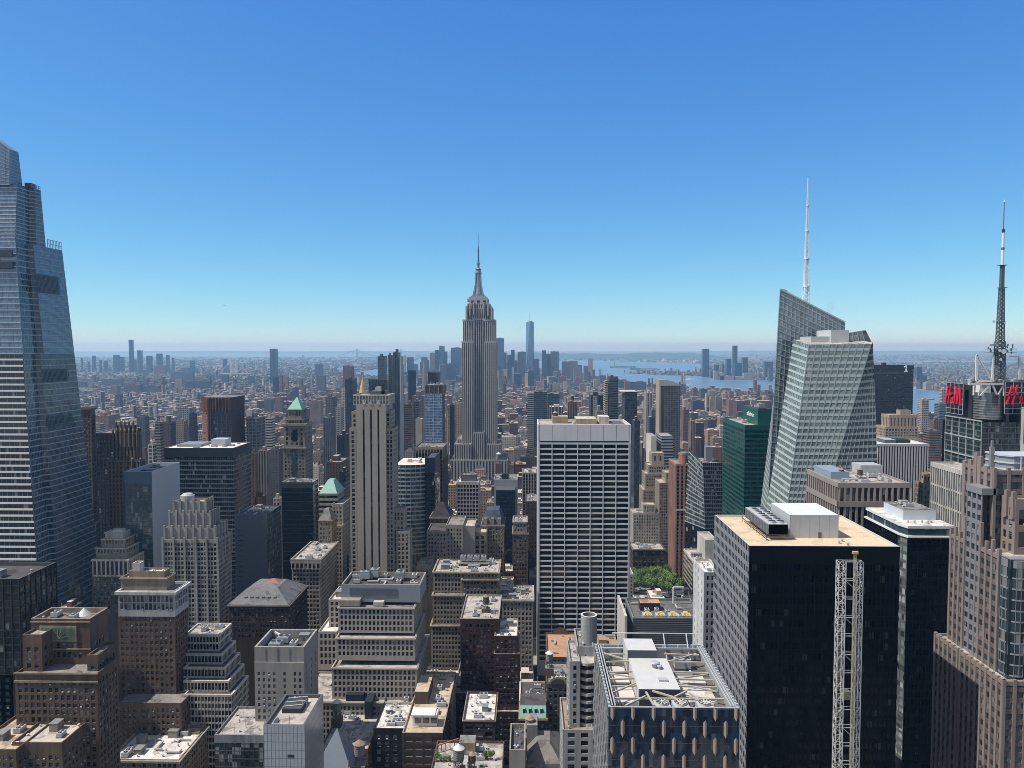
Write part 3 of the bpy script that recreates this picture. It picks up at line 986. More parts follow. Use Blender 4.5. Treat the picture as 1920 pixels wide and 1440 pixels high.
# ---- tower with scalloped crown
S_SC = stone((.40, .39, .36))
b = bld('scalloped_crown_tower', 'grey white stone tower with a scalloped stepped crown and a round drum on top', 'skyscraper', [
    dict(r=(268, 440, 1200, 510, 26), st=PU(S_SC, bay=3.2, fl=3.6, ww=.45, zt=3), roof=R_DK, cl=2),
    dict(r=(305, 408, 1012, 518, 24), st=PU(S_SC, bay=2.9, fl=3.5, ww=.58, wh=.62, zt=2, rec=.5), roof=R_GR),
    dict(r=(309, 403, 990, 521, 20), st=PU(S_SC, bay=5.6, fl=7.5, ww=.3, wh=.7, zt=3, rec=.8), roof=R_GR),
    dict(r=(318, 394, 962, 524, 15), st=PU(S_SC, bay=5.4, fl=10, ww=.32, wh=.75, zt=2, rec=.9), roof=R_GR),
    dict(r=(326, 386, 940, 526, 11), st=PU(S_SC, bay=5.4, fl=7, ww=.3, wh=.75, zt=2, rec=.9), roof=R_TAN)], yb=1180)
for (l, r, y, v, d, k) in ((305, 408, 1012, 518, 24, 5), (309, 403, 990, 521, 20, 7), (318, 394, 962, 524, 15, 6), (326, 386, 940, 526, 11, 5)):
    x0, x1, y0, y1, z1 = tb(l, r, y, v, d)
    bm = b.m('pilaster')
    for i in range(k + 1):
        x = x0 + (x1 - x0) * i / k
        bm.box(x - .7, x + .7, y0 - .7, y0 - .02, z1 - 14 if r != 408 else z1 - 70, z1 + 1.8, S_SC)
    for i in range(5):
        yv = y0 + (y1 - y0) * i / 4
        bm.box(x1 + .02, x1 + .7, yv - .6, yv + .6, z1 - 14, z1 + 1.8, S_SC)
dm = b.m('roof_drum'); p = P(362, 938, 538)
dm.cyl(p.x - 1, 531.5, p.z - 2, p.z + 5.0, 4.6, 4.6, metal((.42, .42, .38), .6), 20, True, LGREY); dm.cyl(p.x - 1, 531.5, p.z + 5.0, p.z + 6.2, 4.2, 3, LGREY, 20)
b.finish()
# ---- temple topped block
b = bld('temple_topped_tower', 'dark stone tower with a white colonnade and stepped pale roof beside the glass giant', 'skyscraper', [
    dict(r=(172, 240, 1078, 538, 34), st=PU(stone((.13, .125, .12)), bay=3, fl=3.6, ww=.5, zt=2), roof=R_GR),
    dict(r=(174, 240, 1048, 538, 32), st=LT(G_DK, fl=12, sp=(1.2, .3, S_WST), pier=(3.0, 1.0, .8, S_WST), zt=1.5, tm=S_WST, wm=S_GRY), roof=R_GR, cor=(.7, .7, S_WST)),
    dict(r=(180, 237, 1027, 542, 26), st=PU(S_LIME, bay=3, fl=4, ww=.4, zt=1), roof=R_LT, cor=(.6, .6, S_WST)),
    dict(r=(190, 234, 1010, 546, 20), st=PU(S_LIME, bay=3, fl=4, ww=.4, zt=1), roof=R_LT, cor=(.6, .6, S_WST)),
    dict(r=(197, 230, 998, 549, 14), st=dict(k='plain', m=S_WST), roof=R_WH, cor=(.6, .6, S_WST))], yb=1130)
b.finish()
# ---- glass box with blank side wall
PAN = metal((.46, .47, .46), .5, 0, .06)
b = bld('glass_fronted_block', 'blue glass office block with a blank pale blue side wall and dark sunken roof', 'building', [
    dict(r=(233, 284, 884, 560, 46), st=LT(G_TEAL, fl=4.0, sp=(.5, .12, metal((.05, .09, .11))), mull=(7, .25, .2, metal((.10, .15, .18))), zt=9, tm=metal((.045, .10, .14), .3), wm=PAN), side=dict(k='plain', m=PAN), roof=roofm((.03, .06, .11)), cop=PAN, par=(3, .8), cl=3)], yb=1080)
b.finish()
# ---- grey blank slab with green glass
b = bld('blank_walled_block', 'slate blue blank walled block with a green glass side below the banded office', 'building', [
    dict(r=(441, 498, 965, 575, 36), st=dict(k='plain', m=stone((.15, .17, .20), .05, .6, .1)), side=LT(G_TEAL, fl=4, sp=(.4, .15, DGREY), mull=(3, .2, .2, DGREY)), roof=R_DK, cl=5)], yb=1110)
x0, x1, y0, y1, z1 = tb(441, 498, 965, 575, 36)
for k in range(12): b.m('vent_slot').box(x0 + 2, x0 + 5.5, y0 - .12, y0 - .02, z1 - 12 - k * 4, z1 - 11.6 - k * 4, BLACK)
b.finish()
# ---- banded wide office with white roof
SPB = metal((.13, .155, .17), .35, 0, .1)
b = bld('banded_office_block', 'wide dark banded glass office with a bright cream roof and penthouse box', 'building', [
    dict(r=(308, 437, 840, 680, 43), st=LT(G_DK, fl=4.1, sp=(1.15, .2, SPB), mull=(1.7, .12, .1, metal((.14, .16, .19))), zt=8, tm=metal((.02, .025, .03)), wm=SPB), roof=roofm((.72, .65, .54), .12), cop=SPB, par=(.5, .8), cl=6)], yb=1090)
x0, x1, y0, y1, z1 = tb(308, 437, 840, 680, 43)
b.m('penthouse').box(x0 + 36, x0 + 49, y0 + 16, y0 + 29, z1 - .5, z1 + 6, metal((.5, .52, .54)))
b.m('penthouse').box(x0 + 6, x0 + 28, y0 + 12, y0 + 36, z1 - .5, z1 + 1.6, MGREY)
b.finish()
# ---- black glass slab
b = bld('black_glass_slab', 'black glass slab with thin pale bands on its narrow side', 'building', [
    dict(r=(528, 586, 904, 640, 17), st=LT(glass((.006, .008, .012), 1.5, .05, (3, 3.9), .5, .01, 0), fl=3.9, sp=(.35, .1, BLACK), zt=5, tm=metal((.03, .032, .036)), wm=DGREY),
         side=LT(G_DK, fl=3.9, sp=(1.0, .2, metal((.32, .33, .35)))), roof=R_GR, cop=LGREY, cl=6)], yb=1030)
b.finish()
# ---- narrow tan tower
b = bld('narrow_stone_tower', 'narrow tan stone tower with a columned loggia below its flat roof', 'building', [
    dict(r=(547, 600, 1064, 555, 50), st=PU(S_LIME, bay=3, fl=3.5, ww=.56, wh=.6, zt=1), z0=0, roof=R_GR),
    dict(r=(546, 601, 1048, 554, 52), st=LT(G_DK, fl=9, sp=(1, .3, S_LIME), pier=(2.9, 1.2, .6, S_LIME), zt=3.2, tm=S_LIME, wm=S_LIME), side=PU(S_LIME, bay=3, fl=3.5, ww=.4, zt=1), roof=R_LT, cor=(.7, .7, S_LIME), cl=6)], yb=1175)
b.finish()
# ---- slate hipped roof
def hip(b, x0, x1, y0, y1, z, h, m, ins=.5, part='roof', lean=None):
    cx0, cx1 = x0 + (x1 - x0) * ins * .5, x1 - (x1 - x0) * ins * .5
    cy0, cy1 = y0 + (y1 - y0) * ins * .5, y1 - (y1 - y0) * ins * .5
    lo = [(x0, y0, z), (x1, y0, z), (x1, y1, z), (x0, y1, z)]
    hi = [(cx0, cy0, z + h), (cx1, cy0, z + h), (cx1, cy1, z + h), (cx0, cy1, z + h)]
    k = b.m(part)
    for i in range(4):
        j = (i + 1) % 4
        if (Vector(hi[i]) - Vector(hi[j])).length < .05: k.poly([lo[i], lo[j], hi[i]], m)
        else: k.poly([lo[i], lo[j], hi[j], hi[i]], m)
    k.poly(hi, m)
b = bld('slate_roofed_block', 'dark brown block with a grey slate hipped roof and a row of dormers', 'building', [
    dict(r=(428, 541, 1134, 486, 42), st=PU(stone((.06, .04, .032)), bay=3, fl=3.6, ww=.45, zt=2), roof=None, cor=(.8, .8, stone((.2, .17, .15))))], yb=1175)
x0, x1, y0, y1, z1 = tb(428, 541, 1134, 486, 42)
hip(b, x0, x1, y0, y1, z1 - .2, 8, roofm((.17, .17, .175)), .55)
for k in range(6): b.m('dormer').box(x0 + 9 + k * 3.8, x0 + 10.6 + k * 3.8, y0 + 4.2, y0 + 8, z1 + 1.8, z1 + 3.8, stone((.2, .19, .18)))
hip(b, x0 + 16, x0 + 27, y0 + 20, y0 + 30, z1 + 7.6, 2.2, metal((.26, .13, .10)), .9)
b.finish()

# ---- wide light stone setback building (centre left)
S_W2 = stone((.50, .45, .385), .12, .85, .2)
st = PU(S_W2, bay=3.05, fl=3.6, ww=.44, wh=.62, zt=1.3, rec=.5, blind=.1)
b = bld('setback_stone_office', 'broad cream stone office stepping back in three tiers with tall narrow windows', 'building', [
    dict(r=(560, 845, 1316, 425, 40), st=dict(st, zt=2.6), roof=R_LT, cor=(.5, .6, S_W2)),
    dict(r=(622, 782, 1252, 430, 52), st=st, roof=R_LT, cor=(.5, .6, S_W2)),
    dict(r=(596, 632, 1184, 446, 30), st=dict(st, fl=4.2), roof=R_WH, z0=60),
    dict(r=(630, 778, 1196, 436, 42), st=st, roof=R_LT, z0=70, cor=(.5, .6, S_W2)),
    dict(r=(616, 646, 1124, 456, 26), st=st, roof=R_WH, z0=76, cl=2),
    dict(r=(634, 776, 1139, 442, 34), st=st, roof=R_GR, z0=84, cor=(.5, .6, S_W2)),
    dict(r=(640, 788, 1096, 449, 26), st=dict(k='plain', m=metal((.25, .27, .30), .5, 0, .08)), roof=R_DK, z0=100, cop=S_LIME, par=(2, .8), cl=11, ck=['cooling_tower', 'pipe_run', 'duct', 'air_handler', 'air_handler'])], nwin=100)
x0, x1, y0, y1, z1 = tb(640, 788, 1096, 449, 26)
b.m('louvre').box(x0 + 5, x1 - 14, y0 - .3, y0 - .02, z1 - 6.5, z1 - 2.2, metal((.10, .12, .14), .4))
b.m('penthouse').box(x0 + 0, x0 + 12, 443.5, 448.9, Z(1139, 442, 700), Z(1139, 442, 700) + 3.6, S_LIME)
b.m('penthouse').box(x0 + 20, x0 + 26, 443.5, 447.5, Z(1139, 442, 700), Z(1139, 442, 700) + 2.6, S_WST)
b.finish()
# ---- concrete block
S_CON = stone((.40, .375, .345), .15, .85, .35)
b = bld('concrete_block', 'plain grey concrete block with few windows and open rooftop machinery pit', 'building', [
    dict(r=(477, 570, 1242, 384, 26), st=PU(S_CON, bay=3.4, fl=3.5, ww=.36, wh=.5, zt=4.5, skip=(4, 6)), side=PU(S_CON, bay=9, fl=3.5, ww=.12, wh=.5, zt=2), roof=R_DK),
    dict(r=(477, 570, 1213, 384.5, 25), st=dict(k='plain', m=S_CON), roof=R_DK, cop=stone((.45, .44, .42)), par=(4, 1.0), cl=0)])
x0, x1, y0, y1, z1 = tb(477, 570, 1213, 384.5, 25)
inst('cooling_tower', EQ['cooling_tower'], b.root, (x0 + 8.5, y0 + 8, z1 - 4), 0, (1, 1.2, .7)); inst('cooling_tower', EQ['cooling_tower'], b.root, (x0 + 10, y0 + 16, z1 - 4), 0, (1, 1.1, .7))
inst('air_handler', EQ['air_handler'], b.root, (x0 + 17, y0 + 11, z1 - 4), 1.57, (1.3, 1.2, 1.3)); inst('stair_bulkhead', EQ['stair_bulkhead'], b.root, (x0 + 20, y0 + 20, z1 - 4), 0)
b.m('pipe_run').bar((x0 + 1, y0 + 6, z1 - 2), (x0 + 6, y0 + 3, z1 - 3), .4, WHITE); b.m('pipe_run').bar((x0 + 3, y0 + 23, z1 - 1), (x0 + 10, y0 + 20, z1 - 3), .4, WHITE)
for k in range(3): b.m('pilaster').box(x0 + 5.5 + k * 6.2, x0 + 5.9 + k * 6.2, y0 - .2, y0 - .01, z1 - 7, z1 - .2, S_GRY)
b.finish()
# ---- pale tiled glass block, bottom
S_TILE = metal((.40, .43, .46), .35, 0, .12)
b = bld('pale_panel_block', 'pale blue grey panelled block with a boxed plant on its roof at the bottom edge', 'building', [
    dict(r=(494, 571, 1360, 320, 30), st=LT(S_TILE, fl=3.6, sp=(.15, .04, metal((.2, .22, .24))), mull=(1.6, .12, .05, metal((.22, .24, .26))), wm=S_TILE),
         side=LT(metal((.46, .47, .47), .25, .3), fl=3.6, sp=(.15, .05, MGREY), mull=(1.6, .1, .06, MGREY)), roof=roofm((.42, .38, .33)), cop=DGREY, par=(1.6, .9), cl=2)])
x0, x1, y0, y1, z1 = tb(494, 571, 1360, 320, 30)
b.m('plant_screen').box(x0 + 3.5, x0 + 12, y0 + 14, y0 + 25, z1 - 1.6, z1 + .6, BLACK, top=R_DK)
for k in range(3): b.m('plant_screen').bar((x0 + 3.5, y0 + 15 + k * 4, z1 + .9), (x0 + 12, y0 + 17 + k * 4, z1 + .9), .3, LGREY)
for k in range(3): b.m('window_strip').box(x0 + 10.2, x0 + 13, y0 - .12, y0 - .01, z1 - 14 - k * 8, z1 - 12.8 - k * 8, BLACK)
b.finish()
b = bld('flat_roofed_hall', 'dark glassy hall with a flat grey roof and white vents below the concrete block', 'building', [
    dict(r=(402, 494, 1378, 368, 30), st=LT(glass((.02, .03, .03), 1.5, .08, (2.2, 3.6), .9, .05, .25), fl=4, sp=(.3, .1, DGREY), mull=(2.4, .15, .1, DGREY), zt=4, tm=stone((.3, .31, .34)), wm=S_GRY), roof=R_LT, cl=7, ck=['roof_vent', 'roof_vent', 'pipe_run', 'antenna'])])
b.finish()
# ---- grey pyramid roof
p = P(625, 1372, 372)
b = Bd('pyramid_roofed_block', 'low block under a steep blue grey metal pyramid roof', 'building', p.x, 378)
mt = metal((.20, .235, .28), .45, 0, .06)
x0, x1, y0, y1, z1 = X(590, 366, 1440), X(658, 366, 1440), 366, 384, 44
b.tier(x0, x1, y0, y1, 0, z1, PU(S_GRY, bay=3, fl=3.6), roof=None)
hip(b, x0, x1, y0, y1, z1, p.z - z1, mt, .97)
for xx in (x0 + 1.5, x1 - 1.5): b.m('finial').cyl(xx, y0 + 1, z1, z1 + 5, .5, .1, TAN, 8)
b.yb = 1500; b.finish()
# ---- dark machine roof block with tanks
b = bld('cluttered_roof_block', 'dark block whose roof is crowded with white machinery and ducts', 'building', [
    dict(r=(600, 690, 1404, 372 + 14, 52), st=PU(S_BRN, bay=3.2, fl=3.5, ww=.45, zt=2), roof=R_LT, cl=16, ck=['air_handler', 'pipe_run', 'duct', 'roof_vent', 'air_handler'])])
x0, x1, y0, y1, z1 = tb(600, 690, 1404, 386, 52)
b.m('penthouse').box(x0 + 4, x0 + 14, y1 - 12, y1 - 2, z1 - 1.1, z1 + 10, metal((.02, .025, .035)))
b.m('penthouse').box(x1 - 9, x1 - 5, y1 - 18, y1 - 4, z1 - 1.1, z1 + 9, metal((.025, .03, .04)))
b.finish()

# ---- brown brick lofts, bottom centre
b = bld('brown_loft_building', 'brown brick loft building with a white glazed roof cabin and long tan roof', 'building', [
    dict(r=(754, 830, 1374, 385, 75), st=PU(stone((.11, .07, .058)), bay=5.2, fl=3.9, ww=.7, wh=.55, zt=2, blind=.1), roof=R_TAN, cop=S_LIME, cl=0)])
x0, x1, y0, y1, z1 = tb(754, 830, 1374, 385, 75)
b.m('roof_cabin').box(x0 + 4, x1 - 4, y0 + 9, y0 + 16, z1 - 1, z1 + 5, WHITE, top=R_WH)
for k in range(3): b.m('cabin_window').box(x0 + 5.2 + k * 4.2, x0 + 8.6 + k * 4.2, y0 + 8.85, y0 + 8.99, z1 + .6, z1 + 3.4, G_BLUE)
b.m('roof_cabin').box(x0 + 3.4, x1 - 5, y0 + 7.6, y0 + 16.2, z1 + 5.0, z1 + 5.5, WHITE, bottom=True)
b.m('penthouse').box(x0 + 1.5, x0 + 9, y0 + 34, y0 + 56, z1 - 1, z1 + 6, stone((.15, .11, .09)), top=R_TAN)
clutter(b, x0 + 10, x1 - 1, y0 + 20, y1 - 2, z1 - 1.1, 7, 55, ['air_handler', 'air_handler', 'duct', 'roof_vent'])
b.finish()
b = bld('white_roofed_loft', 'brown loft building with a bright white roof behind the glazed roof cabin', 'building', [
    dict(r=(764, 864, 1286, 468, 26), st=PU(stone((.13, .08, .065)), bay=4, fl=3.8, ww=.5, zt=2), roof=R_WH, cl=12, ck=['air_handler', 'roof_vent', 'duct', 'roof_vent'])], yb=1400)
b.finish()
b = bld('black_brick_block', 'sooty black brick block with a white snow like roof holding a small tank', 'building', [
    dict(r=(700, 766, 1366, 395, 46), st=PU(stone((.022, .022, .026)), bay=4, fl=4, ww=.4, zt=3), roof=R_WH, cl=13, ck=['air_handler', 'roof_vent', 'duct', 'pipe_run'])])
b.finish()
b = bld('low_loft_building', 'low brown loft with a white roof and vent box beside the red brick tower', 'building', [
    dict(r=(868, 928, 1350, 402, 34), st=PU(stone((.10, .07, .055)), bay=4.5, fl=4.2, ww=.6, wh=.6, zt=2), roof=R_WH, cor=(.5, .6, S_TAN), cl=8, ck=['air_handler', 'roof_vent', 'duct', 'stair_bulkhead'])])
b.finish()
# roof garden
b = bld('garden_roofed_building', 'low building with a planted roof terrace and grey tanks at the bottom edge', 'building', [
    dict(r=(806, 942, 1450, 350, 30), st=PU(S_BRN, bay=3.5, fl=3.5), roof=R_LT, cl=5, ck=['roof_vent', 'skylight', 'air_handler'])])
x0, x1, y0, y1, z1 = tb(806, 942, 1450, 350, 30)
b.m('stair_house').box(x0 + 12, x0 + 20, y0 + 18, y0 + 26, z1 - 1, z1 + 5, S_TAN, top=R_GR)
b.m('pergola').bar((x0 + 1, y0 + 20, z1 + 2.5), (x0 + 11, y0 + 27, z1 + 2.5), .25, metal((.36, .14, .08)))
for k in range(5): b.m('pergola').bar((x0 + 1 + k * 2, y0 + 20 + k * 1.4, z1 - 1), (x0 + 1 + k * 2, y0 + 20 + k * 1.4, z1 + 2.6), .18, metal((.36, .14, .08)))
b.finish()
GARD = (x0, x1, y0, y1, z1 - 1.1)
b = bld('grey_shaft_block', 'tall plain grey shaft with an open roof pit at the bottom edge', 'building', [
    dict(r=(955, 985, 1406, 330, 24), st=dict(k='plain', m=S_CON), roof=R_DK, cop=S_LIME, par=(2, .6), cl=3)])
b.finish()
b = bld('grey_gabled_block', 'brownish grey block with a sloping shed roof near the twin tan tanks', 'building', [
    dict(r=(988, 1052, 1432, 345, 30), st=PU(S_GRY, bay=3.4, fl=3.6), roof=None)])
x0, x1, y0, y1, z1 = tb(988, 1052, 1432, 345, 30)
hip(b, x0, x1, y0, y1, z1 - .1, 5, roofm((.20, .18, .17)), .6)
b.m('penthouse').box(x0 + 0, x0 + 5, y0 + 16, y0 + 28, z1, z1 + 10, S_GRY)
b.finish()
b = bld('copper_gabled_building', 'small ornate building with a pale green copper cornice and arched window', 'building', [
    dict(r=(975, 1024, 1346, 405, 18), st=PU(stone((.07, .065, .07)), bay=3, fl=3.8, ww=.4, zt=3), roof=None, cor=(.8, .9, S_SAND))])
x0, x1, y0, y1, z1 = tb(975, 1024, 1346, 405, 18)
CU = metal((.19, .38, .33), .6, 0, .15)
b.m('copper_roof').poly([(x0, y0, z1), (x1, y0, z1), (x1, y0 + 4, z1 + 5), (x0, y0 + 4, z1 + 5)], CU)
b.m('roof').poly([(x0, y0 + 4, z1 + 5), (x1, y0 + 4, z1 + 5), (x1, y1, z1 + 5), (x0, y1, z1 + 5)], R_DK)
for (p_, q_) in (((x1, y0 + 4), (x1, y1)), ((x1, y1), (x0, y1)), ((x0, y1), (x0, y0 + 4))): b.plain(p_, q_, z1 - .5, z1 + 5, S_BRN)
for k in range(4): b.m('dormer').box(x0 + 1.6 + k * 3.1, x0 + 2.8 + k * 3.1, y0 + 1.4, y0 + 4, z1 + 1.6, z1 + 4.2, BLACK, top=CU)
b.m('gable').cyl((x0 + x1) / 2, y0 - .3, z1 - 3, z1 - 2.9, .1, .1, S_SAND, 6)
g = b.m('gable')
pts = [((x0 + x1) / 2 + 3.2 * math.cos(a), z1 - 1.5 + 3.4 * math.sin(a)) for a in [math.pi * i / 12 for i in range(13)]]
g.poly([(x, y0 - .5, z) for x, z in pts], S_SAND)
pts = [((x0 + x1) / 2 + 2.2 * math.cos(a), z1 - 1.5 + 2.4 * math.sin(a)) for a in [math.pi * i / 12 for i in range(13)]]
b.m('arched_window').poly([(x, y0 - .6, z) for x, z in pts], pane_mat(0))
b.finish()
b = bld('red_parapet_building', 'dark red brick building with a white curved parapet behind the green copper gable', 'building', [
    dict(r=(975, 1026, 1312, 428, 24), st=PU(stone((.10, .05, .04)), bay=3.4, fl=3.8, ww=.45, zt=2), roof=R_DK, cop=S_WST, cor=(.6, .9, S_WST), cl=4)], yb=1360)
b.finish()
b = bld('arched_gable_building', 'brown stone building with a round arched gable facing the street', 'building', [
    dict(r=(1025, 1068, 1282, 420, 30), st=PU(stone((.14, .12, .10)), bay=3.2, fl=3.8, ww=.5, zt=2), roof=R_GR, cl=5)], yb=1400)
x0, x1, y0, y1, z1 = tb(1025, 1068, 1282, 420, 30)
b.m('gable').poly([((x0 + x1) / 2 + 5.2 * math.cos(math.pi * i / 12), y0 - .2, z1 - .2 + 4 * math.sin(math.pi * i / 12)) for i in range(13)], S_SAND)
b.m('gable').poly([((x0 + x1) / 2 + 4.2 * math.cos(math.pi * i / 12), y0 - .3, z1 - .2 + 3 * math.sin(math.pi * i / 12)) for i in range(13)], stone((.12, .10, .09)))
b.finish()
b = bld('terracotta_roofed_hall', 'broad hall with a flat terracotta coloured roof and curved parapets near the grid tower', 'building', [
    dict(r=(1026, 1085, 1232, 480, 42), st=PU(S_BRN, bay=3.4, fl=3.8), roof=roofm((.42, .25, .16), .12), cop=stone((.2, .12, .09)), cl=1)], yb=1300)
x0, x1, y0, y1, z1 = tb(1026, 1085, 1232, 480, 42)
b.m('gable').poly([((x0 + x1) / 2 + 5.5 * math.cos(math.pi * i / 12), y1 - .7, z1 - 1 + 5 * math.sin(math.pi * i / 12)) for i in range(13)], stone((.2, .12, .09)))
b.finish()

# ---- dark red brick tower in two wings
S_R2 = stone((.075, .034, .030), .25)
b = bld('red_brick_tower', 'dark red brick tower in two wings with white ledges and flat pale roofs', 'building', [
    dict(r=(850, 935, 1300, 458, 48), st=PU(S_R2, bay=2.7, fl=3.5, ww=.5, wh=.5, zt=1.2, blind=.35), roof=R_LT, cop=S_LIME),
    dict(r=(863, 936, 1160, 464, 46), st=PU(S_R2, bay=2.7, fl=3.5, ww=.5, wh=.5, zt=3, blind=.35), roof=R_LT, cop=S_LIME, cl=5),
    dict(r=(925, 976, 1334, 452, 40), st=PU(S_R2, bay=3.0, fl=3.6, ww=.55, wh=.5, zt=2), roof=R_LT, cop=S_LIME, z0=0),
    dict(r=(926, 974, 1226, 456, 36), st=PU(S_R2, bay=3.0, fl=3.6, ww=.55, wh=.5, zt=2), roof=R_LT, cop=S_LIME, z0=30),
    dict(r=(927, 970, 1192, 458, 30), st=PU(S_R2, bay=3.4, fl=3.6, ww=.5, wh=.5, zt=2), roof=R_WH, cop=S_LIME, z0=60, cl=6)], yb=1400)
b.finish()
# ---- tan ornate apartment tower
S_T2 = stone((.33, .285, .215), .2)
b = bld('tan_apartment_tower', 'tan stone tower with many ledges and a cluttered roof under white cooling fans', 'building', [
    dict(r=(808, 872, 1172, 540, 40), st=PU(S_T2, bay=3, fl=3.6, ww=.45, wh=.55, zt=1.5, blind=.4), roof=R_GR, cor=(.8, .8, S_SAND)),
    dict(r=(811, 869, 1115, 544, 36), st=PU(S_T2, bay=3, fl=3.6, ww=.45, wh=.55, zt=1.5), roof=R_GR, cor=(.8, .8, S_SAND)),
    dict(r=(866, 934, 1086, 548, 36), st=PU(stone((.24, .215, .175)), bay=3, fl=3.6, ww=.45, zt=1.5), roof=R_GR, z0=0, cor=(.8, .8, S_SAND)),
    dict(r=(812, 935, 1072, 551, 34), st=PU(S_T2, bay=3, fl=3.6, ww=.45, zt=1.5), roof=R_LT, z0=70, cor=(.8, .8, S_SAND), cl=14, ck=['air_handler', 'roof_vent', 'duct', 'stair_bulkhead'])], yb=1290)
x0, x1, y0, y1, z1 = tb(812, 935, 1072, 551, 34)
for k in range(4): inst('cooling_tower', EQ['cooling_tower'], b.root, (x0 + 20 + k * 5.2, y0 + 22, z1 + 1.2), 1.57, (.85, .8, .9))
b.m('plant_deck').box(x0 + 16, x0 + 40, y0 + 18, y0 + 26, z1 + .4, z1 + 1.2, TAN, bottom=True)
b.finish()
# grey mid tower with downpipe (802-900) and neighbours
b = bld('grey_setback_tower', 'grey stone tower with a blank upper wall and stepped wings behind the white cooling fans', 'building', [
    dict(r=(800, 838, 996, 640, 30), st=PU(S_LIME, bay=3, fl=3.6, ww=.45, zt=2), roof=R_DK),
    dict(r=(836, 868, 984, 642, 34), st=PU(S_LIME, bay=3.4, fl=3.7, ww=.4, zt=3), roof=R_GR, z0=0),
    dict(r=(864, 890, 986, 645, 28), st=dict(k='plain', m=S_CON), roof=R_TAN, z0=0),
    dict(r=(888, 912, 998, 648, 26), st=PU(S_T2, bay=4, fl=4, ww=.4, zt=3), roof=R_TAN, z0=0),
    dict(r=(780, 806, 1064, 600, 30), st=PU(S_TAN, bay=3, fl=3.5, ww=.45, zt=2), roof=R_GR, z0=0)], yb=1090)
b.finish()
b = bld('gothic_mansard_building', 'ornate stone building with blue slate mansards behind the grey setback tower', 'building', [
    dict(r=(902, 945, 985, 665, 34), st=PU(S_TAN, bay=3, fl=3.7, ww=.4, zt=1.5), roof=None, cor=(.5, .6, S_SAND))], yb=1090)
x0, x1, y0, y1, z1 = tb(902, 945, 985, 665, 34)
hip(b, x0, x1, y0, y1, z1 - .1, 12, roofm((.07, .085, .12)), .45)
for k in range(3):
    b.m('dormer').box(x0 + 2.5 + k * 6, x0 + 5.5 + k * 6, y0 + .3, y0 + 5, z1, z1 + 6, S_TAN)
b.finish()
b = bld('terraced_tower', 'slim dark tower with a pale banded head and planted terrace left of the grid tower', 'building', [
    dict(r=(961, 990, 1000, 655, 30), st=PU(S_BRN, bay=3, fl=3.7, ww=.45, zt=2), roof=R_GR, cor=(.6, .7, S_TAN)),
    dict(r=(962, 988, 978, 658, 24), st=PU(S_LIME, bay=3, fl=4, ww=.45, zt=2), roof=R_LT, cor=(.6, .7, S_LIME), cl=3)], yb=1070)
b.finish()
b = bld('dark_brick_slab', 'dark brown brick slab tight against the left side of the grid tower', 'building', [
    dict(r=(985, 1008, 940, 700, 40), st=PU(stone((.10, .075, .06)), bay=3.4, fl=3.8, ww=.3, zt=2), roof=R_GR, cl=3)], yb=1070)
b.finish()
b = bld('white_belt_block', 'grey block with a white belt course and jumbled white roof left of the grid tower', 'building', [
    dict(r=(934, 1000, 1124, 545, 34), st=PU(S_LIME, bay=3.4, fl=3.8, ww=.42, zt=2), roof=R_LT, cor=(.7, .9, S_WST), cl=12, ck=['air_handler', 'stair_bulkhead', 'duct', 'roof_vent'])], yb=1230)
b.finish()
# ---- curved green glass office + dark core + others
b = Bd('curved_glass_office', 'pale banded office with a gently curved green glass front', 'building', X(770, 700), 720, yb=1010)
z1 = Z(872, 700, 770); zb = Z(1040, 700, 770)
pts = []
for i in range(7):
    t = i / 6
    pts.append((X(741 + 56 * t, 700), 700 + 5 * (t - .0) ** 2 - 1.5 * math.sin(t * 3.14)))
for i in range(6):
    A, B_ = pts[i], pts[i + 1]
    b.qlat((*A, zb), (*B_, zb), (*B_, z1), (*A, z1), G_TEAL, int((z1 - zb) / 3.9), sp=(1.35, .25, metal((.42, .45, .44), .5)), pier=(1, .5, .35, metal((.36, .40, .40))) if i % 2 == 0 else None)
    b.plain(A, B_, 0, zb, G_TEAL, 'glazing')
x1, yy = pts[-1]
b.plain((x1, yy), (x1, 745), 0, z1, S_GRY); b.plain((pts[0][0], 745), pts[0], 0, z1, S_GRY); b.plain((x1, 745), (pts[0][0], 745), 0, z1, S_GRY)
b.m('roof').poly([(p[0], p[1], z1 + .05) for p in pts] + [(x1, 745, z1 + .05), (pts[0][0], 745, z1 + .05)], roofm((.68, .60, .5), .15))
b.note(pts[0][0], x1, 699, 745, z1)
clutter(b, pts[0][0] + 4, x1 - 2, 712, 742, z1, 5, 9, ['air_handler', 'duct', 'roof_vent'])
b.finish()
b = bld('dark_core_block', 'black windowless core standing against the curved green glass office', 'building', [
    dict(r=(797, 815, 858, 699, 40), st=LT(G_DK, fl=3.9, sp=(.3, .1, BLACK), zt=14, tm=metal((.012, .012, .03)), wm=BLACK), roof=R_DK)], yb=1000)
b.finish()
b = bld('loggia_topped_tower', 'brown stone tower with an open colonnade band under a grey flat roof', 'building', [
    dict(r=(778, 831, 862, 760, 40), st=LT(G_DK, fl=3.8, sp=(1.2, .2, stone((.12, .10, .09))), pier=(3.6, 1.4, .5, stone((.16, .135, .12))), wm=S_BRN), roof=R_GR),
    dict(r=(779, 830, 838, 761, 38), st=LT(G_DK, fl=12.0, sp=(1.5, .3, S_TAN), pier=(2.9, .9, .7, S_TAN), zt=2.5, tm=S_TAN, wm=S_BRN), roof=R_GR, cl=5)], yb=960)
b.finish()
b = bld('mansard_brown_block', 'brown brick block with a black pyramid roof in front of the dark core', 'building', [
    dict(r=(806, 846, 970, 672, 26), st=PU(S_BRN, bay=3, fl=3.7, ww=.45, zt=1.5), roof=None, cor=(.7, .8, S_TAN))], yb=1000)
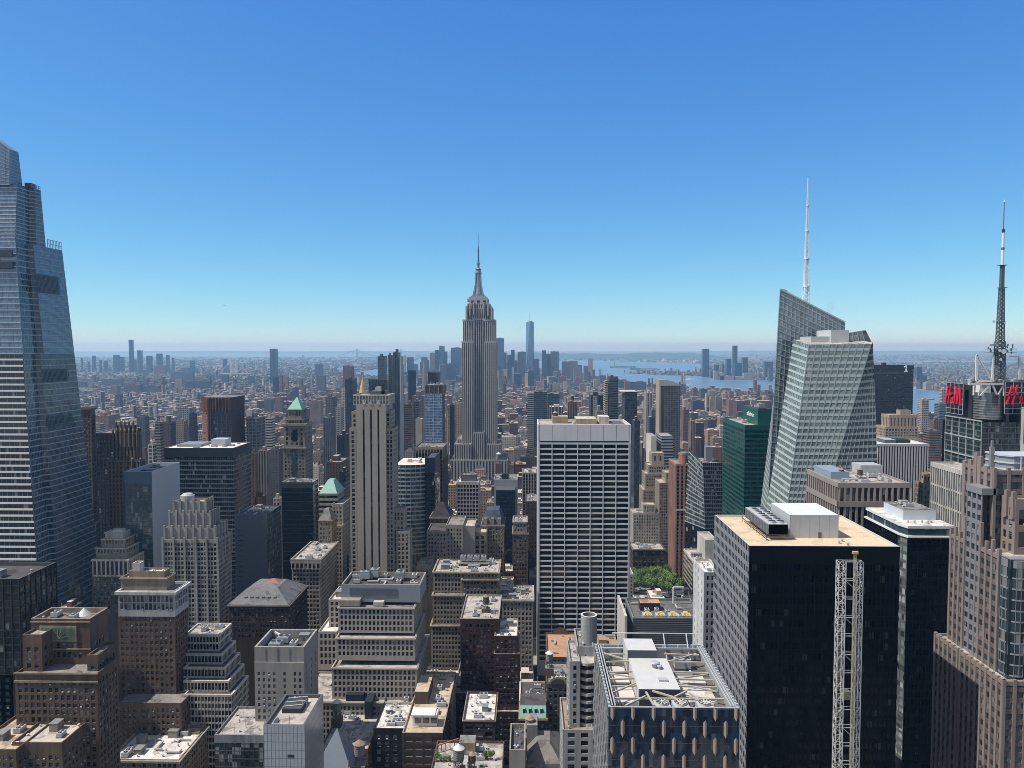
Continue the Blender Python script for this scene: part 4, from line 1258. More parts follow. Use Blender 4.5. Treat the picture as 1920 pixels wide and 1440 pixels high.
x0, x1, y0, y1, z1 = tb(806, 846, 970, 672, 26)
hip(b, x0, x1, y0, y1, z1 - .1, 11, roofm((.045, .04, .045)), .85)
b.finish()
b = bld('white_grid_block', 'white framed office block with a square window grid below the stone spire tower', 'building', [
    dict(r=(857, 897, 903, 815, 30), st=LT(G_DK, fl=4.2, sp=(1.0, .35, S_WST), pier=(3.3, .8, .4, S_WST), zt=3.4, tm=S_WST, wm=S_WST), roof=R_WH, cop=S_WST),
    dict(r=(864, 893, 890, 822, 18), st=dict(k='plain', m=DGREY), roof=R_GR, cl=3)], yb=990)
b.finish()
b = bld('dark_glass_block', 'dark navy glass block framed by pale grey side walls and a plain white top', 'building', [
    dict(r=(926, 970, 899, 800, 34), st=dict(k='plain', m=metal((.30, .33, .36), .6)), roof=R_GR, cop=LGREY, cl=5),
    dict(r=(930, 966, 912, 796, 4), st=LT(glass((.012, .02, .035), 1.5, .08, (2, 4), .4, .01, 0), fl=4, sp=(.4, .1, BLACK), zt=4, tm=metal((.45, .48, .52)), wm=DGREY), roof=R_GR, z0=0)], yb=1020)
x0, x1, y0, y1, z1 = tb(926, 970, 899, 800, 34)
b.m('roof_sign').box((x0 + x1) / 2 - 4, (x0 + x1) / 2 + 3, y0 + 6, y0 + 10, z1 - 1, z1 + 5, BLACK)
b.finish()
b = bld('ribbed_side_block', 'grey ribbed block with dark vertical stripes beside the foot of the spire tower', 'building', [
    dict(r=(980, 1006, 886, 900, 34), st=LT(G_DK, fl=4, sp=(.8, .2, S_GRY), pier=(3.4, 1.3, .5, S_LIME), zt=2, tm=S_LIME, wm=S_LIME), roof=R_LT, cl=4)], yb=940)
b.finish()

# ---- white grid slab (centre): wide dark openings in a white frame
S_TRA = stone((.83, .83, .86), .07, .8, .08)
b = Bd('white_grid_skyscraper', 'huge slab with a white travertine grid of wide black openings and a blank white top', 'skyscraper', X(1095, 579), 600, yb=1215)
x0, x1, y0, y1, z1 = X(1008, 579, 800), X(1183, 579, 800), 579, 622, Z(796, 579, 1095)
b.note(x0, x1, y0, y1, z1)
fl = 35.2 / 35.2 * 4.08
fr_ = S_TRA
zt_ = z1 - Z(824, 579, 1095)
b.punch((x0, y0), (x1, y0), 0, z1 - zt_ - 3.0, fr_, bay=9.6, fl=fl, ww=.83, wh=.66, zt=0.3, rec=.35, ends=1.3, sill=.17, zv=Z(1245, 579, 1095), blind=0.0)
b.plain((x0, y0), (x1, y0), z1 - zt_ - 3.0, z1, fr_)
for k in range(8):
    xa = x0 + 1.3 + (x1 - x0 - 2.6) * k / 7
    b.m('pier').box(xa - .24, xa + .24, y0 - .28, y0 - .01, 0, z1 - zt_ - 2.4, fr_); b.m('panel_joint').box(xa - .12, xa + .12, y0 - .05, y0 - .01, z1 - zt_ - 2, z1 - .3, S_GRY)
b.m('slot_window').box(x0 + 1.6, x1 - 1.6, y0 - .06, y0 - .02, z1 - zt_ - 2.2, z1 - zt_ - 1.1, BLACK)
b.plain((x0, y1), (x0, y0), 0, z1, fr_); b.plain((x1, y0), (x1, y1), 0, z1, fr_); b.plain((x1, y1), (x0, y1), 0, z1, fr_)
b.ring([(x0, y0), (x1, y0), (x1, y1), (x0, y1)], z1, 1.4, 1.0, fr_, roofm((.50, .37, .29), .25))
zr = z1 - 1.4
b.m('penthouse').box(x0 + 12, x0 + 24, y0 + 22, y0 + 36, zr, zr + 5.5, stone((.40, .34, .22)), top=R_TAN)
b.m('penthouse').box(x0 + 30, x0 + 46, y0 + 18, y0 + 38, zr, zr + 4.2, S_LIME, top=roofm((.6, .55, .42)))
b.m('penthouse').box(x0 + 48, x0 + 56, y0 + 20, y0 + 36, zr, zr + 5.6, S_WST, top=R_WH)
b.m('roof_pit').box(x0 + 57, x1 - 3, y0 + 6, y1 - 4, zr, zr + .6, DGREY)
clutter(b, x0 + 24, x0 + 32, y0 + 4, y0 + 20, zr, 3, 5, ['air_handler', 'roof_vent'])
b.finish()
water_tank(1041, 796, 606, 'weathered wooden tank with a pale conical cap on the white grid slab', .95, zbase=zr)

# ---- striped building with curved balconies and open cylinder tank
S_RB = stone((.42, .42, .41), .12)
b = bld('curved_balcony_tower', 'grey tower with curved balconies striped black and white and a round tank house', 'building', [
    dict(r=(1055, 1112, 1368, 318, 30), st=PU(S_RB, bay=4.5, fl=3.4, ww=.4, wh=.5, zt=1), roof=roofm((.3, .22, .16)), cl=2),
    dict(r=(1068, 1088, 1240, 322, 24), st=PU(S_RB, bay=4.6, fl=3.3, ww=.35, wh=.5, zt=1.5), roof=R_LT, z0=60, cl=1),
    dict(r=(1082, 1114, 1212, 330, 22), st=PU(S_RB, bay=9, fl=3.5, ww=.1, zt=3), roof=R_GR, z0=60, cl=3)], yb=1500)
cxp, cyp = X(1100, 330, 1300), 334
for k in range(22):
    z = Z(1238, 326, 1100) - k * 3.3
    if z < 20: break
    a0 = b.m('balcony'); gz = b.m('glazing')
    ring_ = [(cxp + 6.2 * math.cos(t), cyp - 3 + 8.5 * math.sin(t)) for t in [math.pi + math.pi * i / 14 for i in range(15)]]
    a0.prism(ring_, z - 1.2, z, S_WST, bottom=True)
    r2 = [(cxp + 5.4 * math.cos(t), cyp - 3 + 7.5 * math.sin(t)) for t in [math.pi + math.pi * i / 14 for i in range(15)]]
    gz.prism(r2, z - 3.3, z - 1.2, G_DK)
b.finish()
t_ = empty('tank_house', P(1104, 1212, 338), 'round grey tank house with an open rim around a tan conical cap', 'water tank', 'rooftop water tanks')
bb = MB(); p = P(1104, 1212, 338); rt = 3.6; hz = Z(1152, 338, 1104)
bb.cyl(p.x, p.y, p.z, hz, rt, rt, stone((.40, .40, .40)), 24, False)
c0 = [(p.x + rt * math.cos(2 * math.pi * i / 24), p.y + rt * math.sin(2 * math.pi * i / 24)) for i in range(24)]
c1 = [(p.x + (rt - .7) * math.cos(2 * math.pi * i / 24), p.y + (rt - .7) * math.sin(2 * math.pi * i / 24)) for i in range(24)]
for i in range(24):
    j = (i + 1) % 24
    bb.poly([(*c0[i], hz), (*c0[j], hz), (*c1[j], hz), (*c1[i], hz)], WHITE); bb.poly([(*c1[i], hz), (*c1[j], hz), (*c1[j], hz - 3), (*c1[i], hz - 3)], S_GRY)
bb.build('tank_wall', t_)
bb = MB(); bb.cyl(p.x, p.y, hz - 3, hz - 1.2, rt - .75, .1, stone((.42, .27, .17)), 20); bb.build('tank_roof', t_)

# ---- foreground glass block with the open machine roof (bottom right of centre)
b = Bd('machine_roofed_tower', 'dark glass tower with staggered tan fins and an open roof full of beams and fans', 'skyscraper', X(1250, 210, 1325), 232)
V0, DP = 210, 46
x0, x1, z1 = X(1141, V0, 1327), X(1387, V0, 1327), Z(1327, V0, 1264)
y0, y1 = V0, V0 + DP
b.note(x0, x1, y0, y1, z1)
G_B3 = glass((.015, .032, .055), 1.7, .04, (1.15, 4.8), .6, .03, .04, (.10, .10, .11))
FIN = metal((.36, .27, .20), .5, 0, .15)
FINL = metal((.22, .215, .21), .5, 0, .3)
for A, B_, mat in (((x0, y0), (x1, y0), FIN), ((x0, y1), (x0, y0), FINL)):
    b.plain(A, B_, 0, z1, G_B3, 'glazing')
    a = Vector(A); d = (Vector(B_) - a); L = d.length; d /= L; n = Vector((d.y, -d.x))
    row = 0; z = z1 + 1.6
    fb = b.m('fin')
    while z > z1 - 62:
        zt, zb = z, z - 5.2
        k = 0
        u = (1.1 if row % 2 == 0 else 3.95)
        while u < L - .3:
            def q(du, zz, o): p = a + d * (u + du) + n * o; return (p.x, p.y, min(zz, z1))
            zz = [zb, zb + .9, zt - .9, zt]
            for sgn in (-1, 1):
                pts = [q(0, zz[0], .4), q(.55 * sgn, zz[1], .06), q(.55 * sgn, zz[2], .06), q(0, zz[3], .4)]
                fb.poly(pts if sgn > 0 else pts[::-1], mat)
            u += 5.7; k += 1
        z -= 4.85; row += 1
    for k in range(13):
        zz = z1 - .3 - k * 4.85
        fb2 = b.m('floor_line')
        p0 = a + n * .04; p1 = a + d * L + n * .04
        fb2.poly([(p0.x, p0.y, zz - .18), (p1.x, p1.y, zz - .18), (p1.x, p1.y, zz), (p0.x, p0.y, zz)], DGREY)
b.plain((x1, y0), (x1, y1), 0, z1, G_B3, 'glazing'); b.plain((x1, y1), (x0, y1), 0, z1, G_B3, 'glazing')
b.ring([(x0, y0), (x1, y0), (x1, y1), (x0, y1)], z1, 5.0, .7, metal((.33, .36, .38), .5), roofm((.13, .125, .12), .4))
zr = z1 - 5.0
for (u0, u1, w0, w1) in ((3, 9.6, 12.5, 24), (3.2, 9.4, 26, 32), (23, 33.4, 13, 23.5), (23, 33, 26, 31), (3, 9, 34, 38)): k = MB(); k.box(x0 + u0, x0 + u1, y0 + w0, y0 + w1, zr, zr + .6, roofm((.56, .53, .48), .3)); k.build('roof_panel', b.root)
WH2 = metal((.56, .55, .52), .5, 0, .12); LV = metal((.055, .062, .075), .5)
ph = b.m('penthouse')
xa, xb = x0 + 10.2, x0 + 22.2
ph.box(xa, xb, y0 + 11.5, y0 + 34, zr, zr + 5.0, LV, top=WH2)
ph.box(xa - .4, xb - 3.2, y0 + 34, y0 + 44, zr, zr + 7.6, LV, top=WH2)
ph.box(xa - .25, xa - .02, y0 + 11.5, y0 + 34, zr, zr + 5.05, WH2); ph.box(xa - .7, xa - .42, y0 + 34, y0 + 44, zr, zr + 7.65, WH2)
inst('roof_vent', EQ['roof_vent'], b.root, (xa + 7, y0 + 27, zr + 5), 0, (2.6, 2.2, 1.5)); inst('roof_vent', EQ['roof_vent'], b.root, (xa + 8.2, y0 + 26, zr + 5), 0, (1.4, 1.6, 1))
ph.box(xa + 6.6, xa + 9.2, y0 + 16.5, y0 + 18.5, zr + 5.0, zr + 5.6, LGREY)
def beam(p_, q_, r_):
    k = MB(); k.bar(p_, q_, r_, BEAM); k.build('roof_beam', b.root)
BEAM = metal((.44, .39, .31), .6, 0, .15)
for yv in (15, 20, 25, 33, 39):
    beam((x0 + 2.6, y0 + yv, z1 - .9), (xa - .3, y0 + yv + .4, z1 - .7), .22); beam((xb + .1, y0 + yv + .4, z1 - .7), (x1 - 2.6, y0 + yv, z1 - .9), .22)
for (p_, q_) in (((2.6, 11), (10, 17)), ((2.6, 24), (10, 21)), ((2.6, 40), (9.6, 34)), ((33, 12), (22.4, 17)), ((33, 24), (22.4, 20)), ((33, 40), (22.4, 33))):
    beam((x0 + p_[0], y0 + p_[1], z1 - .8), (x0 + q_[0], y0 + q_[1], z1 - .6), .2)
for (p_, q_) in (((12, 10.6), (13, 2)), ((14, 11.5), (19.5, 7.5)), ((24, 11.5), (19.5, 7.5)), ((19.5, 7.5), (21, 2)), ((24.5, 10.6), (28, 3)), ((5, 2), (11.5, 8)), ((24, 8), (30, 3))):
    beam((x0 + p_[0], y0 + p_[1], z1 - .5), (x0 + q_[0], y0 + q_[1], z1 - .5), .24)
beam((x0 + 2.4, y0 + 7.45, z1 - .95), (x1 - 2.4, y0 + 7.45, z1 - .95), .25)
fan = MB()
fan.box(-2.2, 2.2, -2.2, 2.2, 0, 2.4, LGREY); fan.cyl(0, 0, 2.4, 3.0, 1.75, 1.75, WH2, 24, True, BLACK)
for k in range(9):
    t = k * 2 * math.pi / 9
    fan.poly([(.2 * math.cos(t), .2 * math.sin(t), 3.03), (1.6 * math.cos(t), 1.6 * math.sin(t), 3.03), (1.6 * math.cos(t + .35), 1.6 * math.sin(t + .35), 3.1)], WH2)
fan.cyl(0, 0, 3.0, 3.2, .4, .4, WH2, 12)
fm = fan.mesh('cooling_fan')
for u in (14.6, 19.6 + .2, 26.6): inst('cooling_fan', fm, b.root, (x0 + u + 1.0, y0 + 4.4, z1 - 3.3), 0)
rl = b.m('cleaning_rail')
for xx in (x0 + 1.2, x1 - 1.2, x0 + 2.0, x1 - 2.0): rl.box(xx - .14, xx + .14, y0 + 1, y1 - 1.4, z1 - .45, z1 + .1, LGREY, bottom=True)
for k in range(20):
    yy = y0 + 1.5 + k * 2.2
    rl.box(x1 - .6, x1 - .05, yy, yy + .5, z1 + .02, z1 + .5, LGREY); rl.box(x0 + .05, x0 + .6, yy, yy + .5, z1 + .02, z1 + .5, LGREY)
for k in range(7): rl.cyl(x0 + 3 + k * 5, y1 - 1.2, z1 - .8, z1 + .3, .3, .3, LGREY, 8)
b.m('roof_frame').box(x0 + 1, x1 - 1, y1 - 2.2, y1 - 1.7, z1 - 1, z1 - .5, LGREY, bottom=True)
for k in range(2):
    xx = x0 + 24 + k * 7.6
    b.m('roof_frame').bar((xx, y1 - 3, zr), (xx - .8, y1 + .2, z1 + 3.6), .16, WHITE)
b.m('roof_frame').bar((x0 + 6, y1 + .2, z1 + 3.6), (x1 - 1, y1 + .2, z1 + 3.6), .14, WHITE)
inst('air_handler', EQ['air_handler'], b.root, (x0 + 28, y0 + 38, zr), 0, (1.2, 1, 1.6)); inst('duct', EQ['duct'], b.root, (x0 + 27, y0 + 31, zr), 0, (.7, .8, 1.2))
b.finish()

# ---- black slab with pale tan roof (right)
b = Bd('black_slab_skyscraper', 'black office slab with a pale tan roof carrying a white box and cooling fans', 'skyscraper', X(1545, 268, 1025), 295)
x0, x1, z1 = X(1405, 268, 1024), X(1687, 268, 1024), Z(1024, 268, 1546)
y0, y1 = 268, 318
b.note(x0, x1, y0, y1, z1)
BLK = metal((.003, .0035, .005), .7, 0, .1); BLK.node_tree.nodes['Principled BSDF'].inputs['Specular IOR Level'].default_value = .12
G_BK = glass((.005, .007, .012), 1.28, .09, (1.65, 3.9), .7, .03, .06, (.05, .055, .06))
b.qlat((x0, y0, 0), (x1, y0, 0), (x1, y0, z1 - 6.5), (x0, y0, z1 - 6.5), G_BK, int((z1 - 6.5) / 3.95), sp=(1.7, .18, BLK), mull=(34, .22, .3, BLK), ext=.18)
b.qlat((x0, y0, z1 - 6.5), (x1, y0, z1 - 6.5), (x1, y0, z1), (x0, y0, z1), BLK, 1, sp=(6.4, .2, BLK), parts=('glazing', 'fascia', 'pier', 'mullion'))
SLV = metal((.235, .245, .26), .4, .0, .1)
b.qlat((x0, y1, 0), (x0, y0, 0), (x0, y0, z1), (x0, y1, z1), G_BK, int(z1 / 3.95), sp=(1.55, .13, SLV), mull=(24, .85, .1, SLV), parts=('glazing', 'side_spandrel', 'pier', 'side_mullion'))
b.plain((x1, y0), (x1, y1), 0, z1, BLK); b.plain((x1, y1), (x0, y1), 0, z1, BLK)
ROOF = roofm((.64, .50, .345), .14, .9, .2)
b.ring([(x0, y0), (x1, y0), (x1, y1), (x0, y1)], z1, .7, .7, metal((.55, .52, .46)), ROOF)
zr = z1 - .7
BOX = metal((.42, .44, .45), .5, 0, .08)
pa, pb = X(1482, 281, 1005), X(1574, 281, 1005)
b.m('penthouse').box(pa, pb, 282, 304, zr, zr + 8.6, BOX, top=metal((.68, .70, .71), .5))
for k in range(5): b.m('penthouse').box(pa + (pb - pa) * k / 5, pa + (pb - pa) * k / 5 + .08, 281.95, 281.99, zr, zr + 8.5, LGREY)
b.m('penthouse_door').box(pa + 10.5, pa + 11.6, 281.85, 281.98, zr, zr + 2.2, DGREY)
ct = b.m('cooling_tower_bank')
ca, cb = pa - 8.6, pa - 1.6
ct.box(ca, cb, 279, 309, zr + 1.8, zr + 5.8, metal((.22, .24, .25), .5), top=LGREY)
for k in range(16): ct.box(ca - .1, cb + .1, 279 + k * 1.9, 279.2 + k * 1.9, zr + 2.0, zr + 5.7, LGREY)
for k in range(8): ct.box(ca - .15, ca - .02, 278.9, 309.1, zr + 2 + k * .45, zr + 2.18 + k * .45, DGREY)
for k in range(7):
    for u in (.28, .72):
        ct.cyl(ca + (cb - ca) * u, 281.5 + k * 4.1, zr + 5.8, zr + 6.6, 1.45, 1.3, LGREY, 16, True, BLACK)
ct.box(ca - 1.2, ca - .9, 277.5, 310, zr + 1.2, zr + 1.5, RUST); ct.box(ca - 1.2, cb + .2, 277.6, 278, zr + 1.2, zr + 1.5, RUST)
for k in range(9): ct.box(ca - 1.15, ca - 1.0, 278 + k * 3.9, 278.15 + k * 3.9, zr, zr + 2.4, DGREY)
clutter(b, pa - 4, x1 - 2, y0 + 1, y0 + 11, zr, 3, 3, ['roof_vent'])
b.yb = 1500; b.finish()
# hoist tower in front of the black slab
p = P(1590, 1300, 263)
h = empty('construction_hoist', (p.x, 263, 0), 'white lattice hoist tower with a yellow mast in front of the black slab', 'hoist')
WLT = metal((.62, .62, .60), .5); YEL = metal((.62, .42, .06), .5)
zt = Z(1050, 263, 1590)
for nm, pl, pr in (('lattice_tower', 1568, 1581), ('lattice_tower', 1602, 1613)):
    l = MB()
    xa, xb = X(pl, 263, 1050), X(pr, 263, 1050)
    ya, yb_ = 260.5, 263.0
    for x in (xa, xb):
        for y in (ya, yb_): l.box(x - .11, x + .11, y - .11, y + .11, 0, zt, WLT)
    z = zt; s = 1
    while z > 40:
        for (u, w) in (((xa, ya), (xb, ya)), ((xb, ya), (xb, yb_)), ((xa, yb_), (xa, ya)), ((xb, yb_), (xa, yb_))):
            l.bar((*u, z), (*w, z), .07, WLT)
            l.bar((*u, z if s > 0 else z - 2.4), (*w, z - 2.4 if s > 0 else z), .075, WLT)
        z -= 2.4; s = -s
    l.build(nm, h)
l = MB()
xa, xb = X(1581, 263, 1050), X(1602, 263, 1050)
z = zt
k = 0
while z > 40:
    l = MB(); l.bar((xa, 260.6, z), (xb, 260.6, z), .09, WLT)
    l.bar((xa, 262.8, z), (xb, 262.8, z), .09, WLT)
    if k % 2: l.bar((xa, 260.6, z), (xb, 260.6, z - 3.6), .06, WLT)
    l.bar((xa, 260.6, z), (xa, 262.8, z), .07, WLT); l.build('cross_tie', h)
    z -= 6.4; k += 1
YEP = metal((.44, .39, .27), .6); l = MB(); xm = X(1599, 262, 1050); zz = Z(1036, 262, 1599)
for dx in (-.32, .32):
    for dy in (-.32, .32): l.box(xm + dx - .05, xm + dx + .05, 260.2 + dy - .05, 260.2 + dy + .05, 0, zz, YEP)
z = zz
while z > 40:
    l.bar((xm - .32, 259.88, z), (xm + .32, 259.88, z - 1), .04, YEP); l.bar((xm + .32, 259.88, z), (xm + .32, 260.52, z - 1), .04, YEP); l.bar((xm - .32, 260.5, z), (xm - .32, 259.9, z - 1), .04, YEP); z -= 1.0
l.box(xm - .9, xm + .9, 259.7, 260.7, zz, zz + .9, YEL, bottom=True); l.build('hoist_mast', h)
l = MB(); l.box(xa + .2, xm - .5, 260.8, 262.6, zt - 48, zt - 45, stone((.5, .45, .3))); l.build('hoist_car', h)

# ---- dark tower with white roof deck, right of the slab
b = Bd('white_decked_tower', 'black glass tower with a chamfered corner and a layered white roof deck', 'skyscraper', X(1745, 350, 1000), 372, yb=1500)
v = 352
xa = X(1690, v + 3, 1010); xb = X(1702, v, 1010); xc = X(1788, v, 1010); zt = Z(1008, v, 1745)
pts = [(xa, v + 40), (xa, v + 6), (xb, v), (xc, v), (xc, v + 40)]
pts = pts[1:] + pts[:1]
b.note(xa, xc, v, v + 40, zt)
zv = 60
def seg(A, B_, m_lo, sp, mull):
    L = (Vector(B_) - Vector(A)).length
    b.qlat((*A, zv), (*B_, zv), (*B_, zt), (*A, zt), m_lo, int((zt - zv) / 3.9), sp=sp, mull=(max(1, round(L / mull[0])), *mull[1:]) if mull else None)
    b.plain(A, B_, 0, zv, G_BK, 'glazing')
seg(pts[1], pts[2], G_BK, (1.6, .15, BLK), (1.6, .25, .25, BLK))
seg(pts[0], pts[1], glass((.13, .15, .13), 1.7, .1, (1.4, 3.9), .9, .03, .2, (.35, .37, .33)), (1.3, .15, DGREY), (2.5, .2, .2, DGREY))  # paler chamfer panes: lit windows put into the base colour
seg(pts[4], pts[0], G_BK, (1.6, .15, BLK), (1.6, .25, .25, BLK))
b.plain(pts[2], pts[3], 0, zt, BLK); b.plain(pts[3], pts[4], 0, zt, BLK)
cen = Vector((sum(p[0] for p in pts) / 5, sum(p[1] for p in pts) / 5))
def grow(k): return [tuple(cen + (Vector(p) - cen) * k) for p in pts]
b.m('roof_deck').prism(grow(1.06), zt + .02, zt + .8, WHITE, bottom=True)
b.m('attic_glazing').prism(grow(.97), zt + .8, zt + 4.2, G_TEAL)
b.m('roof_deck').prism(grow(1.02), zt + 4.2, zt + 5.4, WHITE, top=R_WH, bottom=True)
b.m('penthouse').box(xa + 5, xc - 2, v + 12, v + 32, zt + 5.4, zt + 10, metal((.55, .58, .62), .5), top=R_GR)
clutter(b, xa + 5.5, xc - 2.5, v + 13, v + 31, zt + 10, 5, 8, ['air_handler', 'roof_vent', 'duct'])
clutter(b, xa + 1, xc - 1, v + 1.5, v + 11, zt + 5.4, 6, 18, ['roof_vent', 'roof_vent', 'skylight'])
b.finish()

# ---- pink granite stepped tower at the right edge
b = Bd('pink_granite_tower', 'pink granite tower with many stepped vertical piers at the right picture edge', 'skyscraper', 185, 290, yb=1500)
S_PK = stone((.34, .275, .245), .1, .7, .1)
S_PG = stone((.30, .30, .32), .08, .6, .1)
G_PK = glass((.03, .045, .055), 1.7, .06, (1.4, 3.8), .6, .03, .12, (.2, .2, .2))
def pier_face(A, B_, z0, z1, cnt, up=(2.5,), gm=G_PK, wd=1.15, od=.45):
    L = (Vector(B_) - Vector(A)).length
    b.qlat((*A, z0), (*B_, z0), (*B_, z1), (*A, z1), gm, max(1, int((z1 - z0) / 3.8)), sp=(1.7, .2, S_PSP))
    a = Vector(A); d = (Vector(B_) - a) / L; n = Vector((d.y, -d.x))
    for k in range(cnt + 1):
        c = a + d * (L * k / cnt); e = d * wd / 2; zz = z1 + up[k % len(up)]
        b.m('pier').prism([tuple(c - e - n * .6), tuple(c - e + n * od), tuple(c + e + n * od), tuple(c + e - n * .6)], z0, zz, S_PK)
    for zz in (z1 - .1,): b.m('coping').prism([tuple(a), tuple(a + n * .3), tuple(a + d * L + n * .3), tuple(a + d * L)], zz - 1.4, zz, S_PK)
S_PSP = stone((.20, .165, .155))
def blk(x0, y0, y1, x1, z0, z1, rm=R_LT):
    b.plain((x1, y0), (x1, y1), z0, z1, S_PK); b.plain((x1, y1), (x0, y1), z0, z1, S_PK)
    b.ring([(x0, y0), (x1, y0), (x1, y1), (x0, y1)], z1, 1.0, .6, S_PK, rm); b.note(x0, x1, y0, y1, z1)
blk(163, 262, 306, 215, 0, 137)
pier_face((163, 306), (163, 290), 0, 137, 5, (.5,)); pier_face((163, 288), (163, 262), 0, 137, 8, (.5,)); pier_face((163, 262), (215, 262), 0, 137, 14, (.5,))
b.plain((163, 290), (163, 288), 0, 137, S_PG)
blk(166.5, 266, 303, 215, 136, 178)
pier_face((166.5, 303), (166.5, 293.6), 136, 178, 3, (2.5, 3.5, 2.5, 9)); pier_face((166.5, 283.4), (166.5, 272.4), 136, 178, 3, (9, 3, 4.5, 2)); pier_face((173, 266), (215, 266), 136, 178, 9, (6, 2, 3, 2))
b.qlat((166.9, 293.4, 120), (166.9, 283.6, 120), (166.9, 283.6, 197), (166.9, 293.4, 197), G_PK, 20, sp=(1.7, .2, S_PG), pier=(3, 1.0, .35, S_PG), parts=('glazing', 'grey_bay', 'grey_bay', 'mullion'))
b.m('grey_bay').box(166.3, 172, 283.4, 293.6, 197, 199.5, S_PG)
b.plain((166.5, 272.4), (166.5, 266), 136, 178, G_PK, 'glazing'); b.plain((166.5, 266), (173, 266), 136, 178, G_PK, 'glazing')
cc = [(170.2 + 4.2 * math.cos(t), 269.2 + 4.2 * math.sin(t)) for t in [math.pi - .3 + (math.pi / 2 + .6) * i / 6 for i in range(7)]]
for i in range(6):
    b.qlat((*cc[i], 137), (*cc[i + 1], 137), (*cc[i + 1], 175), (*cc[i], 175), G_PK, 10, sp=(.5, .12, metal((.25, .27, .28))), pier=(1, .15, .12, metal((.25, .27, .28))), parts=('round_bay', 'round_bay', 'round_bay', 'round_bay'))
b.m('round_bay').prism(cc + [(174, 272)], 175, 177.6, S_PG)
blk(171, 284.5, 303, 215, 176, 206)
pier_face((171, 303), (171, 295.5), 176, 206, 2, (1, 2, 5), wd=2.0); pier_face((171, 293), (171, 284.5), 176, 206, 2, (4, 1, 1), wd=2.2); pier_face((171, 284.5), (215, 284.5), 176, 206, 8, (1,))
b.plain((171, 295.5), (171, 293), 176, 206, S_PG)
blk(174, 276, 284.4, 215, 176, 197)
b.punch((174, 284.4), (174, 276), 176, 197, S_PK, bay=4, fl=4.4, ww=.4, wh=.55, zt=3); b.punch((174, 276), (215, 276), 176, 197, S_PK, bay=5.5, fl=8, ww=.6, wh=.6, zt=3.4, rec=.8)
for yv in (276.2, 280): b.m('pylon').box(173.2, 174.6, yv, yv + 1.4, 190, 199.5, S_PK)
blk(178.5, 267.5, 275.8, 215, 176, 187)
b.qlat((178.5, 275.8, 176), (178.5, 267.5, 176), (178.5, 267.5, 187), (178.5, 275.8, 187), G_PK, 3, sp=(1.6, .2, S_PG)); b.qlat((178.5, 267.5, 176), (215, 267.5, 176), (215, 267.5, 187), (178.5, 267.5, 187), G_PK, 3, sp=(1.6, .2, S_PG))
# crown
cp_ = [(176.5, 299), (176.5, 291), (180, 287), (215, 287), (215, 299)]
cp_ = cp_[1:] + cp_[:1]
CRN = metal((.27, .30, .34), .4, .1, .06)
b.m('crown').prism(cp_, 202, 211, CRN, top=R_TAN)
for zz in (205.5, 208.0, 210.6):
    c2 = [(x - .35 if x < 200 else x, y - .35 if y < 295 else y) for x, y in cp_]
    b.m('crown').prism(c2, zz, zz + .5, metal((.5, .52, .55)), bottom=True)
for k in range(4): b.m('crown').box(182 + k * 6, 182.4 + k * 6, 286.2, 286.6, 202, 211.2, metal((.5, .52, .55)))
b.m('spire_pylon').box(175.0, 176.4, 293, 294.4, 200, 213.5, MGREY); b.m('spire_pylon').box(175.4, 176.0, 293.3, 294.1, 213.5, 216, MGREY)
b.finish()

# ---- beige fin office with white roof stuff
S_FB = stone((.40, .335, .29), .1, .8, .1)
b = bld('beige_fin_office', 'beige office block with tall stone fins, cornice slots and rooftop tanks', 'building', [
    dict(r=(1573, 1706, 905, 400, 44), st=LT(G_DK, fl=20, sp=(1.4, .3, S_FB), pier=(3.1, 1.1, .8, S_FB), zt=2.5, tm=S_FB, wm=S_FB), roof=R_LT, cop=S_FB, cl=10)], yb=985)
x0, x1, y0, y1, z1 = tb(1573, 1706, 905, 400, 44)
b.m('string_course').box(x0 - 1.0, x1 + 1.0, y0 - 1.0, y0 - .82, z1 - 12.6, z1 - 9.6, S_FB, bottom=True); b.m('string_course').box(x0 - 1.0, x0 - .82, y0 - 1.0, y1, z1 - 12.6, z1 - 9.6, S_FB, bottom=True)
b.m('penthouse').box(x0 + 2, x0 + 12, y0 + 16, y0 + 40, z1 - 1, z1 + 3, metal((.25, .33, .40))); b.m('penthouse').box(x0 + 24, x0 + 36, y0 + 30, y0 + 42, z1 - 1, z1 + 4.5, LGREY)
b.finish()
for px_ in (1577, 1612): water_tank(px_, 905, 418, 'squat wooden tank on the beige fin office roof', .62, group='rooftop water tanks', zbase=z1 - 1.1)
# ---- white brick narrow tower
b = bld('white_brick_tower', 'narrow white brick tower half hidden behind the black slab', 'building', [
    dict(r=(1320, 1352, 1073, 372, 24), st=PU(stone((.42, .44, .47)), bay=3.2, fl=4.0, ww=.35, wh=.5, zt=1.2), side=PU(stone((.72, .72, .70)), bay=8, fl=4.0, ww=.1, wh=.5, zt=1), roof=R_WH, cop=S_WST, cl=3)], yb=1215)  # side wall a lighter copy of the brick: sunlight put into the colour
b.finish()
b = bld('pale_stepped_block', 'pale block with a green planted roof beside the facetted glass tower', 'building', [
    dict(r=(1300, 1336, 1052, 640, 40), st=LT(G_DK, fl=3.8, sp=(1.3, .2, S_LIME), zt=2, tm=S_WST, wm=S_WST), roof=R_LT, cl=2),
    dict(r=(1322, 1345, 1012, 646, 30), st=dict(k='plain', m=S_WST), roof=R_LT, z0=0)], yb=1080)
b.finish()
